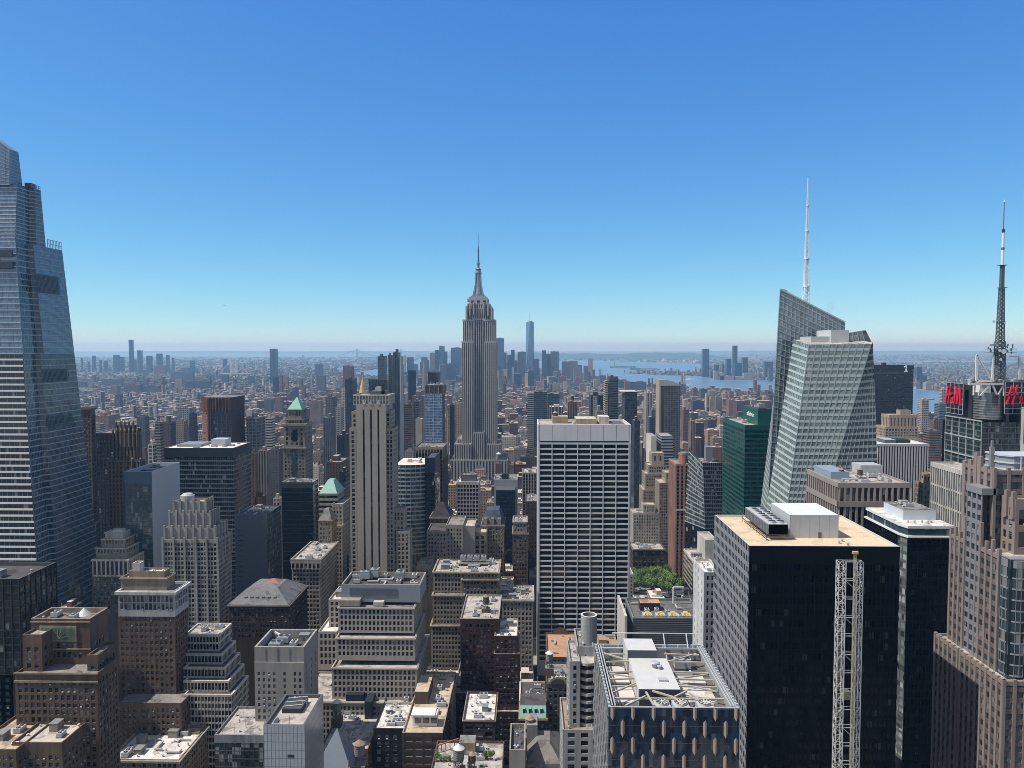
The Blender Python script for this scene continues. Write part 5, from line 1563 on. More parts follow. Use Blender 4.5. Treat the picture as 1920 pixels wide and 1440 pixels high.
# ---- low building with yellow fans
b = bld('yellow_fan_block', 'low grey louvred block with a row of yellow framed fans on the roof', 'building', [
    dict(r=(1187, 1318, 1158, 480, 38), st=LT(metal((.09, .095, .10), .5), fl=1.2, sp=(.35, .15, metal((.17, .175, .185))), zt=1.0, tm=S_GRY, wm=S_GRY), roof=roofm((.14, .135, .13)), cl=3, par=(1.6, .6))], yb=1210)
x0, x1, y0, y1, z1 = tb(1187, 1318, 1158, 480, 38)
for k in range(4):
    xx = x0 + 10 + k * 8.2
    bm = b.m('fan_frame')
    bm.box(xx - 3, xx + 3, y0 + 4, y0 + 10, z1 - 1.6, z1 - .2, LGREY)
    for j in range(5): bm.bar((xx - 2 + j, y0 + 4, z1 - .2), (xx - 1 + j * .5, y0 + 9, z1 + .9), .22, YEL)
b.m('tank_box').box(x0 + 7, x0 + 20, y0 + 17, y0 + 25, z1 - 1.6, z1 + 3.5, BLACK, top=roofm((.45, .27, .17)))
b.m('tank_box').box(x0 + 13.2, x0 + 13.8, y0 + 17.5, y0 + 24.5, z1 + 3.5, z1 + 3.8, TAN)
b.m('parapet_wall').box(x0 - 6, x0 - 4.5, y0 - 6, y1 - 4, 0, z1 + 3, S_WST)
b.m('sign_frame').bar((x1 - 13, y0 + 30, z1 - 1), (x1 - 13, y0 + 30, z1 + 10), .5, WHITE); b.m('sign_frame').bar((x1 - 13, y0 + 30, z1 + 10), (x1 - 6, y0 + 30, z1 + 10), .4, WHITE)
for k in range(5): b.m('sign_frame').bar((x1 - 13, y0 + 30, z1 + 5 + k), (x1 - 6, y0 + 30, z1 + 5 + k), .15, LGREY)
b.finish()

# ---- 500-style art deco tower: pale stone with three dark stripes
S_DEC = stone((.42, .375, .31), .14, .85, .25)
S_DE2 = stone((.50, .45, .375), .1, .85, .2)
b = Bd('striped_deco_tower', 'slender cream stone tower with three long black window stripes and a ribbed crown', 'skyscraper', X(700, 590), 612, yb=1090)
v = 590
def deco(l, r, ty, z0, dep, dv=0, **k):
    x0, x1, y0, y1, z1 = tb(l, r, ty, v + dv, dep)
    b.tier(x0, x1, y0, y1, z0, z1, k.pop('st'), roof=R_LT, **k)
    return z1
pst = PU(S_DEC, bay=3.2, fl=3.75, ww=.45, wh=.6, zt=2, blind=.35, zv=Z(1115, v, 700))
deco(743, 768, 996, 0, 14, 2, st=pst); deco(736, 758, 956, 60, 14, 4, st=pst)
deco(655, 668, 803, 0, 42, 2, st=pst); deco(722, 738, 803, 0, 20, 2, st=pst)
deco(659, 670, 772, 150, 36, 4, st=pst); deco(722, 733, 770, 150, 17, 4, st=pst)
x0, x1, y0, y1, z1 = tb(668, 723, 757, v, 30)
b.note(x0, x1, y0, y1, z1)
b.plain((x0, y1), (x0, y0), 0, z1, S_DE2); b.plain((x1, y0), (x1, y1), 0, z1, S_DE2); b.plain((x1, y1), (x0, y1), 0, z1, S_DE2)
W_ = x1 - x0
cuts = [0.0, .215, .275, .465, .525, .715, .775, 1.0]
zst = Z(768, v, 700)
for i in range(7):
    a, c = x0 + W_ * cuts[i], x0 + W_ * cuts[i + 1]
    if i % 2 == 0: b.plain((a, y0), (c, y0), 0, z1, S_DE2)
    else:
        b.plain((a, y0), (c, y0), zst, z1, S_DE2)
        b.m('stripe_window').poly([(a, y0 + .8, 0), (c, y0 + .8, 0), (c, y0 + .8, zst), (a, y0 + .8, zst)], glass((.008, .009, .015), 1.45, .1, (9, 3.75), .8, .02, .06, (.06, .065, .07)))
        b.m('wall').poly([(a, y0, 0), (a, y0 + .8, 0), (a, y0 + .8, zst), (a, y0, zst)], S_DE2); b.m('wall').poly([(c, y0 + .8, 0), (c, y0, 0), (c, y0, zst), (c, y0 + .8, zst)], S_DE2)
        b.m('chevron').poly([(a - 1, y0 - .3, z1 - .5), (c + 1, y0 - .3, z1 - .5), ((a + c) / 2, y0 - .3, z1 + 3.5)], S_WST)
deco(663, 729, 740, z1 - 1, 24, 2, st=LT(stone((.26, .25, .22)), fl=3.2, sp=(.5, .3, S_WST), pier=(2.3, .6, .5, S_WST), zt=1, tm=S_WST, wm=S_DEC))
zc = Z(740, v, 700)
bm = b.m('roof_machinery'); bm.box(x0 + 9, x1 - 2, y0 + 8, y0 + 20, zc - 1, zc + 2.2, DGREY); bm.box(x0 + 13, x0 + 19, y0 + 9, y0 + 16, zc + 2.2, zc + 5.4, LGREY); bm.box(x0 + 18, x0 + 20.5, y0 + 8, y0 + 11, zc, zc + 8, BLACK)
b.finish()
# ---- green pyramid tower
S_MP = stone((.33, .29, .225), .18)
b = bld('green_pyramid_tower', 'ornate stone tower with a bright green copper pyramid roof', 'skyscraper', [
    dict(r=(528, 578, 935, 744, 32), st=PU(S_MP, bay=3.1, fl=3.7, ww=.45, zt=2, zv=60), roof=R_GR),
    dict(r=(531, 572, 838, 748, 28), st=PU(S_MP, bay=3.4, fl=3.8, ww=.45, wh=.55, zt=3), roof=R_GR, cor=(1.2, 1.6, S_MP)),
    dict(r=(532, 571, 794, 749, 26), st=PU(S_MP, bay=4.6, fl=4.6, ww=.35, wh=.55, zt=4), roof=R_GR, cor=(1.6, 2.2, S_MP)),
    dict(r=(535, 568, 786, 752, 21), st=PU(S_MP, bay=3.2, fl=3.8, ww=.5, zt=1), roof=R_GR, cor=(.6, .6, S_MP)),
    dict(r=(540, 565, 767, 754, 17), st=PU(S_MP, bay=3.0, fl=7.6, ww=.45, wh=.55, zt=1.5), roof=None, cor=(.9, .8, S_MP))], yb=895)
x0, x1, y0, y1, z1 = tb(540, 565, 767, 754, 17)
hip(b, x0 - .6, x1 + .6, y0 - .6, y1 + .6, z1 - .3, 11.5, metal((.17, .42, .30), .6, 0, .12), .93, 'pyramid_roof')
p = P(552, 812, 747)
b.m('arched_window').poly([(p.x + 2.2 * (1 if a in (0, 1) else -1), 747.6, zz) for a, zz in ((3, Z(828, 747, 557)), (0, Z(828, 747, 557)), (1, Z(810, 747, 557)))] + [(p.x + 2.2 * math.cos(t), 747.6, Z(810, 747, 557) + 2.4 * math.sin(t)) for t in [math.pi * i / 8 for i in range(1, 9)]], pane_mat(0))
b.m('window_stripe').box(X(548, 748, 880), X(556, 748, 880), 747.75, 747.95, 40, Z(842, 748, 557), G_TEAL)
b.finish()

# ================================================================== the giants
def solid(to):
    "lettering becomes plain mesh"
    me = bpy.data.meshes.new_from_object(to.evaluated_get(bpy.context.evaluated_depsgraph_get()))
    o = bpy.data.objects.new(to.name.split('.')[0], me); COL.objects.link(o); o.parent = to.parent; o.location = to.location; o.rotation_euler = to.rotation_euler
    bpy.data.objects.remove(to)

def quad_pts(A, B_, C, D): return A, B_, C, D
# ---- tapering glass giant, left edge
b = Bd('tapering_glass_skyscraper', 'giant tapering blue glass skyscraper cut off by the left picture edge', 'skyscraper', -360, 555, yb=1150)
G_OV = glass((.026, .055, .08), 1.65, .06, (1.5, 4.35), .45, .02, .05, (.12, .15, .17))
G_OVF = glass((.018, .026, .04), 1.55, .05, (1.5, 4.35), .25, .012, .05, (.2, .22, .25))
OVW = metal((.72, .69, .64), .5, 0, .05); OVS = metal((.30, .34, .38), .45, 0, .06); OVM = metal((.24, .28, .33), .4)
def ring4(px, py, v): return P(px, py, v)
def frust(xl0, xr0, ya0, yb0, z0, xl1, xr1, ya1, yb1, z1, nz, bw=1.25, bm_=None, gf=None, gs=None):
    "front, notch facet and long side of one tapering stage"
    fl0, fr0, sb0 = Vector((xl0, ya0, z0)), Vector((xr0 - 2.5, ya0, z0)), Vector((xr0, yb0, z0))
    fl1, fr1, sb1 = Vector((xl1, ya1, z1)), Vector((xr1 - 2.5, ya1, z1)), Vector((xr1, yb1, z1))
    n0, n1 = Vector((xr0, ya0 + 19, z0)), Vector((xr1, ya1 + 15, z1))
    m0, m1 = Vector((xr0 - 3.4, ya0 + 17, z0)), Vector((xr1 - 3.0, ya1 + 13.5, z1))
    gf, gs, bm_ = gf or G_OVF, gs or G_OV, bm_ or OVW
    b.qlat(fl0, fr0, fr1, fl1, gf, nz, sp=(bw, bw * .6, bm_), mull=(16, .14, .1, OVM))
    b.qlat(fr0, m0, m1, fr1, G_OV, nz, sp=(.8, .3, OVS), mull=(8, .12, .1, OVM))
    b.qlat(m0, n0, n1, m1, G_OV, nz, sp=(.8, .3, OVS))
    b.qlat(n0, sb0, sb1, n1, gs, nz, sp=(.62, .3, OVS), mull=(int((yb0 - ya0) / 1.7), .12, .1, OVM))
    bl0, bl1 = Vector((xl0, yb0, z0)), Vector((xl1, yb1, z1))
    b.m('glazing').poly([sb0, bl0, bl1, sb1], G_OV); b.m('glazing').poly([bl0, fl0, fl1, bl1], G_OV)
    b.m('roof').poly([fl1, fr1, m1, n1, sb1, bl1], R_GR)
    b.note(min(xl0, xl1), max(xr0, xr1), min(ya0, ya1), max(yb0, yb1), z1)
    return fl1, fr1, m1, n1, sb1, bl1
zA = Z(468, 573, 111)
G_OVU = glass((.12, .19, .28), 1.8, .06, (1.5, 4.35), .25, .02, .06, (.2, .25, .3)); OVL = metal((.46, .50, .55), .45, 0, .05)  # upper glass paler: sky reflection put into its base colour
k_ = .76
lp = lambda a, c: a + (c - a) * k_
frust(-400, -331, 516, 594, 0, -400, lp(-331, -352.5), lp(516, 530), lp(594, 579), zA * k_, 57)
frust(-400, lp(-331, -352.5), lp(516, 530), lp(594, 579), zA * k_, -400, -352.5, 530, 579, zA, 18, .55, OVL, G_OVU, G_OVU)
zB = Z(358, 562, 75)
frust(-400, -354.2, 532, 562, zA - .1, -400, -355.6, 538, 560, zB, 15, .45, OVL, G_OVU, G_OVU)
zC = Z(287, 549, 35)
zP = zC + 27
A_, B__, C_, D_ = Vector((-400, 536, zB - 1)), Vector((-362.2, 536, zB - 1)), Vector((-362.6, 538, zC)), Vector((-400, 538, zP))
E_, F_, G_ = Vector((-362.2, 550, zB - 1)), Vector((-362.6, 547, zC)), Vector((-400, 547, zP))
b.qlat(A_, B__, C_, D_, G_OVU, 11, sp=(.35, .2, OVL), mull=(12, .16, .12, OVM)); b.qlat(B__, E_, F_, C_, G_OVU, 11, sp=(.45, .2, OVS), mull=(7, .16, .12, OVM))
b.m('glazing').poly([E_, Vector((-400, 550, zB - 1)), G_, F_], G_OV); b.m('roof').poly([D_, C_, F_, G_], OVM)
b.m('terrace_rail').box(-361, -356.5, 550.5, 556, zB + .2, zB + 3.5, metal((.12, .10, .085), .5))
# open screens and dark mechanical storeys on the long side
def screen(yv0, yv1, z0, z1, x, m, cnt):
    bm = b.m('crown_screen')
    for k in range(cnt + 1):
        yy = yv0 + (yv1 - yv0) * k / cnt
        bm.box(x - .15, x + .15, yy - .12, yy + .12, z0, z1, m)
    for zz in (z0, (z0 + z1) / 2, z1): bm.box(x - .2, x + .2, yv0, yv1, zz - .15, zz + .15, m, bottom=True)
screen(562, 578.6, zA, zA + 6, -352.7, OVM, 9); screen(550, 560, zB, zB + 2.5, -355.8, OVM, 5)
DKM = metal((.035, .05, .065), .4)
def side_x(z): return -331 + (-352.5 + 331) * z / zA
for (zlo, zhi) in ((zA - 34, zA - 20.5), (Z(790, 590, 130), Z(772, 590, 130)), (Z(712, 585, 120), Z(690, 585, 120))):
    bm = b.m('mechanical_louvre')
    n = 22
    for k in range(n):
        t0 = 541 + k * 1.45; zz = zlo
        def q(y, z): return (side_x(z) + .75, y - (z / zA) * 4, z)
        bm.poly([q(t0 + 2, zlo), q(t0 + 2.95, zlo), q(t0 + 2.95, zhi), q(t0 + 2, zhi)], DKM)
bm = b.m('mechanical_louvre')
for zz in (zA - 6, zA - 14): bm.box(-399, -356, 527.2, 528.5, zz - 4.6, zz, DKM)
b.finish([(-900, 38, 262), (38, 76, 358), (76, 112, 470), (112, 128, 650), (128, 142, 760), (142, 157, 880), (157, 178, 1000)])

# ---- crystalline faceted tower (right)
b = Bd('crystalline_glass_tower', 'pale green white glass tower with slanting crystal facets and a tall white spire', 'skyscraper', 205, 550, yb=960)
G_CR = glass((.15, .195, .18), 1.9, .06, (1.6, 4.2), .3, .012, .12, (.30, .33, .33))
G_CR2 = glass((.05, .075, .085), 1.8, .06, (1.6, 4.2), .3, .012, .08, (.2, .23, .23))  # darker copy for facets turned from the sun: shading put into the colour
CRW = metal((.45, .50, .475), .4, 0, .05); CRW2 = metal((.36, .40, .40), .4, 0, .05); CRM = metal((.34, .39, .39), .4)
ft_l, ft_r = P(1517, 646, 512), P(1636, 642, 512)
fb_l = P(1477, 948, 510); fb_r = P(1646, 900, 510)
def ext0(tp, bt, z):
    t = (z - tp.z) / (bt.z - tp.z); return tp.lerp(bt, t)
fl0, fr0 = ext0(ft_l, fb_l, 60), ext0(ft_r, fb_r, 60)
lt_b = P(1488, 637, 548); lb_b = P(1438, 953, 552); l0 = ext0(lt_b, lb_b, 60)
crease_t = ft_l.lerp(ft_r, .98); 
rb_t, rb_b = Vector((ft_r.x + 1, 552, ft_r.z + 3)), Vector((fr0.x + 1, 552, 60))
nzf = int((ft_l.z - 60) / 4.2)
crm = CRW
ct_ = ft_l.lerp(ft_r, .965) + Vector((0, -1.5, -1)); cb_ = fl0.lerp(fr0, .10) + Vector((0, -5, 0))
b.qlat(fl0, cb_, ct_, ft_l, G_CR, nzf, sp=(1.7, .2, CRW), mull=(9, .18, .35, CRM))
b.qlat(cb_, fr0, ft_r, ct_, G_CR2, nzf, sp=(1.65, .25, CRW2), mull=(8, .22, .4, CRM))
b.qlat(l0, fl0, ft_l, lt_b, G_CR, nzf, sp=(1.5, .25, CRW), mull=(10, .2, .3, CRM))
b.m('glazing').poly([fr0, rb_b, rb_t, ft_r], G_CR2); b.m('glazing').poly([rb_b, l0, lt_b, rb_t], G_CR2)
b.m('roof').poly([ft_l, ct_, ft_r, rb_t, lt_b], R_LT)
for A, B_ in ((fl0, fr0), (l0, fl0)): b.plain((A.x, A.y), (B_.x, B_.y), 0, 60, G_CR2, 'glazing')
# back wedge
k_fl, k_fr = P(1463, 542, 558), P(1584, 604, 558)
k_bl, k_br = P(1475, 545, 595), P(1586, 606, 595)
o_fl = P(1439, 953, 557); o0 = ext0(k_fl, o_fl, 60); o_fr = Vector((k_fr.x + 6, 558, 60)); o_bl = Vector((o0.x + 3, 595, 60)); o_br = Vector((o_fr.x, 595, 60))
nzb = int((k_fl.z - 60) / 4.2)
b.qlat(o0, o_fr, k_fr, k_fl, glass((.19, .24, .27), 1.8, .06, (1.6, 4.2), .35, .012, .1, (.2, .24, .24)), nzb, sp=(.7, .2, CRW2), mull=(16, .2, .3, CRM))
b.qlat(o_bl, o0, k_fl, k_bl, G_CR, nzb, sp=(1.2, .25, CRW), mull=(10, .2, .3, CRM))
b.m('glazing').poly([o_fr, o_br, k_br, k_fr], G_CR2); b.m('glazing').poly([o_br, o_bl, k_bl, k_br], G_CR2)
b.m('wedge_roof').poly([k_fl, k_fr, k_br, k_bl], CRW)
b.m('crown_edge').bar(k_fl, k_fr, .5, CRW); b.m('crown_edge').bar(k_fl, k_bl, .4, CRW)
b.note(l0.x, rb_b.x, 510, 595, k_fl.z)
# roof boxes and glass screen
za = ft_l.z
b.m('penthouse').box(X(1512, 535, 640), X(1548, 535, 640), 526, 548, za - 1, Z(631, 530, 1530), metal((.44, .46, .46), .5)); b.m('penthouse').box(X(1546, 535, 640), X(1579, 535, 640), 524, 550, za - 1, Z(619, 530, 1560), metal((.5, .52, .52), .5))
s0, s1, s2 = P(1588, 640, 530), P(1588, 625, 530), P(1624, 619, 530)
sc_ = b.m('glass_screen')
GS = glass((.20, .27, .26), 1.7, .08, (2, 4), .3, .01, .1)
sc_.poly([s0, P(1634, 643, 530), s2, s1], GS); sc_.poly([P(1634, 643, 530), ft_r, s2], GS)
for t in (0, .25, .5, .75, 1):
    a = s0.lerp(P(1634, 643, 530), t); c = s1.lerp(s2, t); sc_.bar((a.x, a.y - .3, a.z), (c.x, c.y - .3, c.z), .18, CRW)
sc_.bar(s1, s2, .25, CRW); sc_.bar(s2, ft_r, .25, CRW)
# spire
base = P(1511, 575, 575)
tip = P(1513, 334, 575)
sp_m = b.m('spire'); SPW = metal((.74, .82, .85), .4)
H_ = tip.z - base.z
def leg(t, a):
    r = 2.6 * (1 - t) + .25 * t
    return Vector((base.x + r * math.cos(a), 575 + r * math.sin(a), base.z - 8 + (H_ + 8) * t))
NS = 34
for k in range(4):
    a = math.pi / 4 + k * math.pi / 2
    for i in range(NS):
        t0, t1 = i / NS, (i + 1) / NS
        sp_m.bar(leg(t0, a), leg(t1, a), .27 * (1 - t0) + .12, SPW)
        a2 = a + math.pi / 2
        if i < NS - 4:
            sp_m.bar(leg(t0, a), leg(t1, a2), .15, SPW)
            sp_m.bar(leg(t1, a), leg(t1, a2), .14, SPW)
for t in (.22, .42, .62, .8): c = leg(t, 0); sp_m.cyl(base.x, 575, c.z, c.z + 1.0, 2.6 * (1 - t) + .5, 2.6 * (1 - t) + .5, SPW, 12)
sp_m.cyl(base.x, 575, base.z - 8 + (H_ + 8) * .82, tip.z, .42, .12, SPW, 8)
b.finish([(1462, 1586, 560), (1586, 1640, 640), (1450, 1462, 720), (1440, 1450, 880)])

# ---- stone skyscraper with the mast: the tall one in the middle
S_ES = stone((.40, .37, .33), .10, .8, .15)
S_ESP = stone((.58, .55, .52), .08, .8, .1)
G_ES = glass((.035, .04, .05), 1.5, .25, (1.2, 3.7), .5, .02, .15, (.13, .13, .135))
SP_ES = metal((.12, .125, .135), .5)
ALU = metal((.30, .33, .35), .35, .5, .06)
b = Bd('stone_spire_skyscraper', 'tall grey limestone skyscraper with stepped crown, silver mooring mast and needle antenna', 'skyscraper', X(897, 1270), 1300, yb=880)
v = 1270
def es(l, r, ty, z0, dep, dv, cnt, spv=None, roof=R_GR, gm=G_ES, fl=3.75, zt=2.5, pw=.5):
    x0, x1, y0, y1, z1 = tb(l, r, ty, v + dv, dep)
    L = (x1 - x0) / cnt
    st = LT(gm, fl=fl, sp=(1.5, .25, SP_ES), pier=(L, L * pw, .7, S_ESP), zt=zt, tm=S_ESP, wm=S_ESP)
    b.tier(x0, x1, y0, y1, z0, z1, st, roof=roof)
    return z1
es(845, 951, 862, 0, 80, -12, 18); es(852, 882, 832, 0, 70, -8, 7); es(914, 938, 832, 0, 70, -8, 6)
es(888, 907, 810, 0, 30, -5, 5)
es(858, 868, 822, 0, 60, 6, 3); es(927, 938, 838, 0, 60, 10, 3)
es(866, 887, 640, 0, 46, 0, 6); es(908, 930, 640, 0, 46, 0, 6)
es(886, 909, 597, 0, 40, 3, 6, gm=glass((.02, .024, .032), 1.5, .2, (1.2, 3.7), .5, .02, .1, (.10, .10, .11)), pw=.3)
es(868, 888, 599, 150, 42, 2, 6); es(907, 928, 599, 150, 42, 2, 6)
es(873, 923, 577, 200, 34, 6, 12, zt=1.5); es(876, 918, 569, 200, 30, 8, 10, zt=1.5)
es(880, 914, 561, 250, 26, 10, 3, zt=2)
for (l, r, t, bt) in ((873, 876, 574, 600), (920, 923, 574, 600), (880, 882, 570, 592), (913, 916, 570, 592), (887, 889, 566, 590), (906, 908, 566, 590)):
    b.m('crown_buttress').box(X(l, v, 580), X(r, v, 580), v - .8, v + 8, Z(bt, v, 897), Z(t, v, 897), S_ESP)
xc, yc = X(897, v + 25, 560), v + 25
zq = Z(562, v, 897)
mm = b.m('observation_deck')
for k, (hw, a, c) in enumerate(((17.5, 565, 561), (15.5, 561, 558), (12.5, 558, 555.5), (10.5, 555.5, 553))):
    mm.box(xc - hw, xc + hw, yc - hw * .8, yc + hw * .8, Z(a, v + 25, 897) - 1, Z(c, v + 25, 897), metal((.33, .35, .36), .5))
mast = b.m('mooring_mast')
prof = [(553, 9.2), (540, 6.4), (527, 5.2), (514, 5.0), (509, 4.6), (506, 3.6)]
for (pa, ra), (pb, rb) in zip(prof, prof[1:]):
    mast.cyl(xc, yc, Z(pa, v + 25, 897), Z(pb, v + 25, 897), ra, rb, ALU, 16)
for k in range(4):
    a = math.pi / 4 + k * math.pi / 2
    c, s_ = math.cos(a), math.sin(a)
    for (pa, ra), (pb, rb) in (((553, 11.2), (530, 6.0)), ((530, 6.0), (512, 5.6))):
        mast.bar((xc + c * ra, yc + s_ * ra, Z(pa, v + 25, 897)), (xc + c * rb, yc + s_ * rb, Z(pb, v + 25, 897)), 1.0, ALU, .7)
mast.cyl(xc, yc, Z(513, v + 25, 897), Z(511.5, v + 25, 897), 6.0, 6.0, ALU, 16)
mast.cyl(xc, yc, Z(506, v + 25, 897), Z(504, v + 25, 897), 4.9, 4.9, DGREY, 16); mast.cyl(xc, yc, Z(504, v + 25, 897), Z(502, v + 25, 897), 2.8, 2.0, WHITE, 12)
an = b.m('antenna')
AG = metal((.20, .22, .24), .5)
for (pa, pb, ra, rb) in ((504, 495, 2.2, 2.0), (495, 493.5, 3.2, 3.2), (493.5, 463, 1.35, 1.0), (463, 437, .5, .25)):
    an.cyl(xc, yc, Z(pa, v + 25, 897), Z(pb, v + 25, 897), ra, rb, AG, 10)
for k in range(9): an.cyl(xc, yc, Z(491 - k * 3, v + 25, 897), Z(490.3 - k * 3, v + 25, 897), 1.7, 1.7, AG, 8)
an.bar((xc + 2.6, yc, Z(494, v + 25, 897)), (xc + 2.6, yc, Z(482, v + 25, 897)), .2, AG)
b.finish([(866, 929, 600), (880, 915, 560), (850, 945, 840)])

# ---- glass office with the red letters and the television mast
b = Bd('letter_sign_tower', 'dark glass tower crowned by a ribbed silver drum between two red letter signs', 'skyscraper', 330, 540, yb=960)
v = 508
G_4T = glass((.025, .04, .04), 1.75, .05, (1.7, 4.0), .5, .02, .1, (.16, .17, .16))
FR = metal((.42, .45, .45), .4)
x0, x1 = X(1768, v, 800), X(1840, v, 800)
zt = Z(800, v, 1800); xr = 385
# lower body with pale frame, corner facing us
cA = X(1768, 556, 800)
xk = X(1840, v, 850)
b.qlat((xk, 552, 0), (xk, v, 0), (xk, v, Z(790, v, 1840)), (xk, 552, Z(790, v, 1840)), G_4T, 58, sp=(.9, .15, metal((.10, .12, .12))), pier=(5, .6, .4, FR))
for k in range(9):
    zz = Z(790, v, 1840) - k * 12.4
    b.m('frame_band').bar((xk - .3, 552, zz), (xk - .3, v - .3, zz), .35, FR)
b.qlat((xk, v, 0), (xk + 26, v, 0), (xk + 26, v, Z(792, v, 1850)), (xk, v, Z(792, v, 1850)), glass((.02, .03, .035), 1.7, .05, (1.7, 4.0), .8, .06, .12, (.2, .2, .18)), 55, sp=(.7, .12, metal((.08, .09, .1))), mull=(6, .2, .2, DGREY))
b.qlat((xk + 25, v - 6, 0), (xk + 62, v - 6, 0), (xk + 62, v - 6, Z(722, v - 6, 1900)), (xk + 25, v - 6, Z(722, v - 6, 1900)), glass((.008, .012, .03), 1.5, .06, (1.7, 4), .5, .02, .02), 62, sp=(.6, .15, BLACK), pier=(3, .8, .5, FR))
b.plain((xk + 25, v), (xk + 25, v - 6), 0, Z(722, v, 1900), FR)
b.plain((xk + 62, v - 6), (xk + 62, 556), 0, zt, BLACK); b.plain((xk + 62, 556), (xk, 556), 0, zt, BLACK)
b.m('roof').poly([(xk, v + .2, zt + 1), (xk + 26, v + .2, zt + 1), (xk + 62, v + 2, zt + 1), (xk + 62, 556, zt + 1), (xk, 556, zt + 1)], R_DK)
b.note(xk, xk + 62, v - 6, 556, zt)
zc = Z(722, v, 1820)
core = b.m('crown_core')
core.box(xk + .8, xk + 24, v + 14, 552, zt, zc - 1, metal((.03, .035, .04), .5), top=R_DK)
core.box(xk + 25.5, xk + 62, v - 2, 552, zt, zc + .5, metal((.02, .022, .035), .5), top=R_DK)
dr = b.m('ribbed_drum'); dx_, dy_ = X(1852, v + 10, 760), v + 10
zd0, zd1 = Z(787, v, 1850), Z(738, v, 1850)
DRM = metal((.30, .30, .30), .3, .7, .05)
dr.cyl(dx_, dy_, zd0, zd1, 8.2, 8.2, DRM, 28, True, DGREY)
for k in range(11): dr.cyl(dx_, dy_, zd0 + (zd1 - zd0) * k / 10, zd0 + (zd1 - zd0) * k / 10 + .45, 8.5, 8.5, metal((.42, .42, .41), .3, .6), 28)
b.m('sign_shaft').box(dx_ + 8.5, dx_ + 10.5, v + 4, v + 8, zd0 - 2, zd1 + 8, DGREY)
wb = b.m('roof_truss')
def T_(a, c, r=.45): wb.bar(P(*a), P(*c), r * 1.25, WHITE)
for y_ in (v + 2, v + 26):
    wb = b.m('roof_truss' if y_ < v + 9 else 'rear_truss')
    T_((1831, 666, y_), (1862, 666, y_)); T_((1831, 666, y_), (1831, 714, y_)); T_((1862, 666, y_), (1861, 715, y_)); T_((1831, 714, y_), (1861, 715, y_)); T_((1833, 668, y_), (1859, 712, y_), .3)
wb = b.m('drum_truss')
T_((1816, 720, v + 1), (1884, 720, v + 1), .5); T_((1884, 720, v + 1), (1883, 742, v + 1), .6); T_((1838, 742, v + 1), (1855, 722, v + 1), .4); T_((1869, 740, v + 1), (1861, 722, v + 1), .4); T_((1872, 740, v + 1), (1881, 722, v + 1), .3)
wb = b.m('side_truss')
T_((1911, 670, v + 20), (1911, 712, v + 20), .5); T_((1893, 668, v + 20), (1912, 668, v + 20), .25); T_((1872, 705, v + 20), (1893, 686, v + 20), .25)
b.m('sign_housing').box(X(1847, v, 730), X(1868, v, 730), v + 6, v + 14, zd1 - 2, Z(720, v, 1850), WHITE)
clut = b.m('rooftop_plant')
rd = random.Random(4)
for k in range(60):
    px_ = rd.uniform(1820, 1918); yy = rd.uniform(v + 3, v + 34); s_ = rd.uniform(.5, 2.4)
    a = P(px_, 716, yy); clut.box(a.x - s_, a.x + s_, yy - s_ * .7, yy + s_ * .7, zc - .5, zc + rd.uniform(.6, 3.4), rd.choice((LGREY, DGREY, MGREY, DGREY, RUST)))
b.finish([(1768, 2100, 722)])
# letters
def letters(root, strokes, org, ux, uz, n, m, name, t=.55, r=.75):
    bm = MB()
    o = Vector(org)
    for s_ in strokes:
        for (a, c) in zip(s_, s_[1:]):
            p_, q_ = o + Vector(ux) * a[0] + Vector(uz) * a[1] + Vector(n) * t, o + Vector(ux) * c[0] + Vector(uz) * c[1] + Vector(n) * t
            bm.bar(p_, q_, r, m)
    return bm.build(name, root)
REDL = metal((.80, .012, .05), .45, 0, .03)
HM = [[(0.6, 0), (3.2, 9)], [(3.4, 0), (6.0, 9.4)], [(-.6, 4.2), (6.6, 5.2)],
      [(7.6, .4), (8.6, 2.6), (8.2, 3.6), (7.6, 3), (8.8, .6)],
      [(10, 0), (11.6, 9.2)], [(11.6, 9.2), (13.0, .6)], [(13.0, .6), (15.4, 9.2)], [(15.4, 9.2), (16.2, 0)]]
def sign(px0, px1, yv0, yv1, py0, py1, lpx, label, full=True):
    a, c = P(px0, (py0 + py1) / 2, yv0), P(px1, (py0 + py1) / 2, yv1)
    z0, z1 = Z(py1, yv0, px0), Z(py0, yv0, px0)
    d = (Vector((c.x, c.y, 0)) - Vector((a.x, a.y, 0))); L = d.length; d.normalize(); n = Vector((d.y, -d.x, 0))
    o = empty('letter_sign', (a.x, a.y, z0), label, 'sign', 'rooftop letter signs')
    bm = MB()
    A, C = Vector((a.x, a.y, 0)), Vector((c.x, c.y, 0))
    pts = [A, C, C - n * 1.2, A - n * 1.2]
    bm.prism([(p.x, p.y) for p in (pts[0], pts[1], pts[2], pts[3])], z0 + 4.5, z1, metal((.022, .025, .03), .5), bottom=True)
    fr = MB()
    for k in range(7): zz = z0 + (z1 - z0) * k / 6; fr.bar((*(A + n * .15).xy, zz), (*(C + n * .15).xy, zz), .14, FR)
    for k in range(5): p_ = A.lerp(C, k / 4) + n * .15; fr.bar((p_.x, p_.y, z0), (p_.x, p_.y, z1), .14, FR)
    bm.build('sign_board', o); fr.build('sign_frame', o)
    s_ = L / 17.6
    letters(o, HM, (a.x, a.y, z0 + (z1 - z0) * .30), d * s_, (0, 0, (z1 - z0) * .6 / 9.3), n, REDL, 'lettering', .9, .42 * s_)
sign(1775, 1806, 546, 525, 717, 773, 0, 'bright red letter sign facing left on the dark rooftop board')
sign(1884, 1946, v - 7.5, v - 7.5, 716, 776, 0, 'shaded red letter sign cut off by the right picture edge')
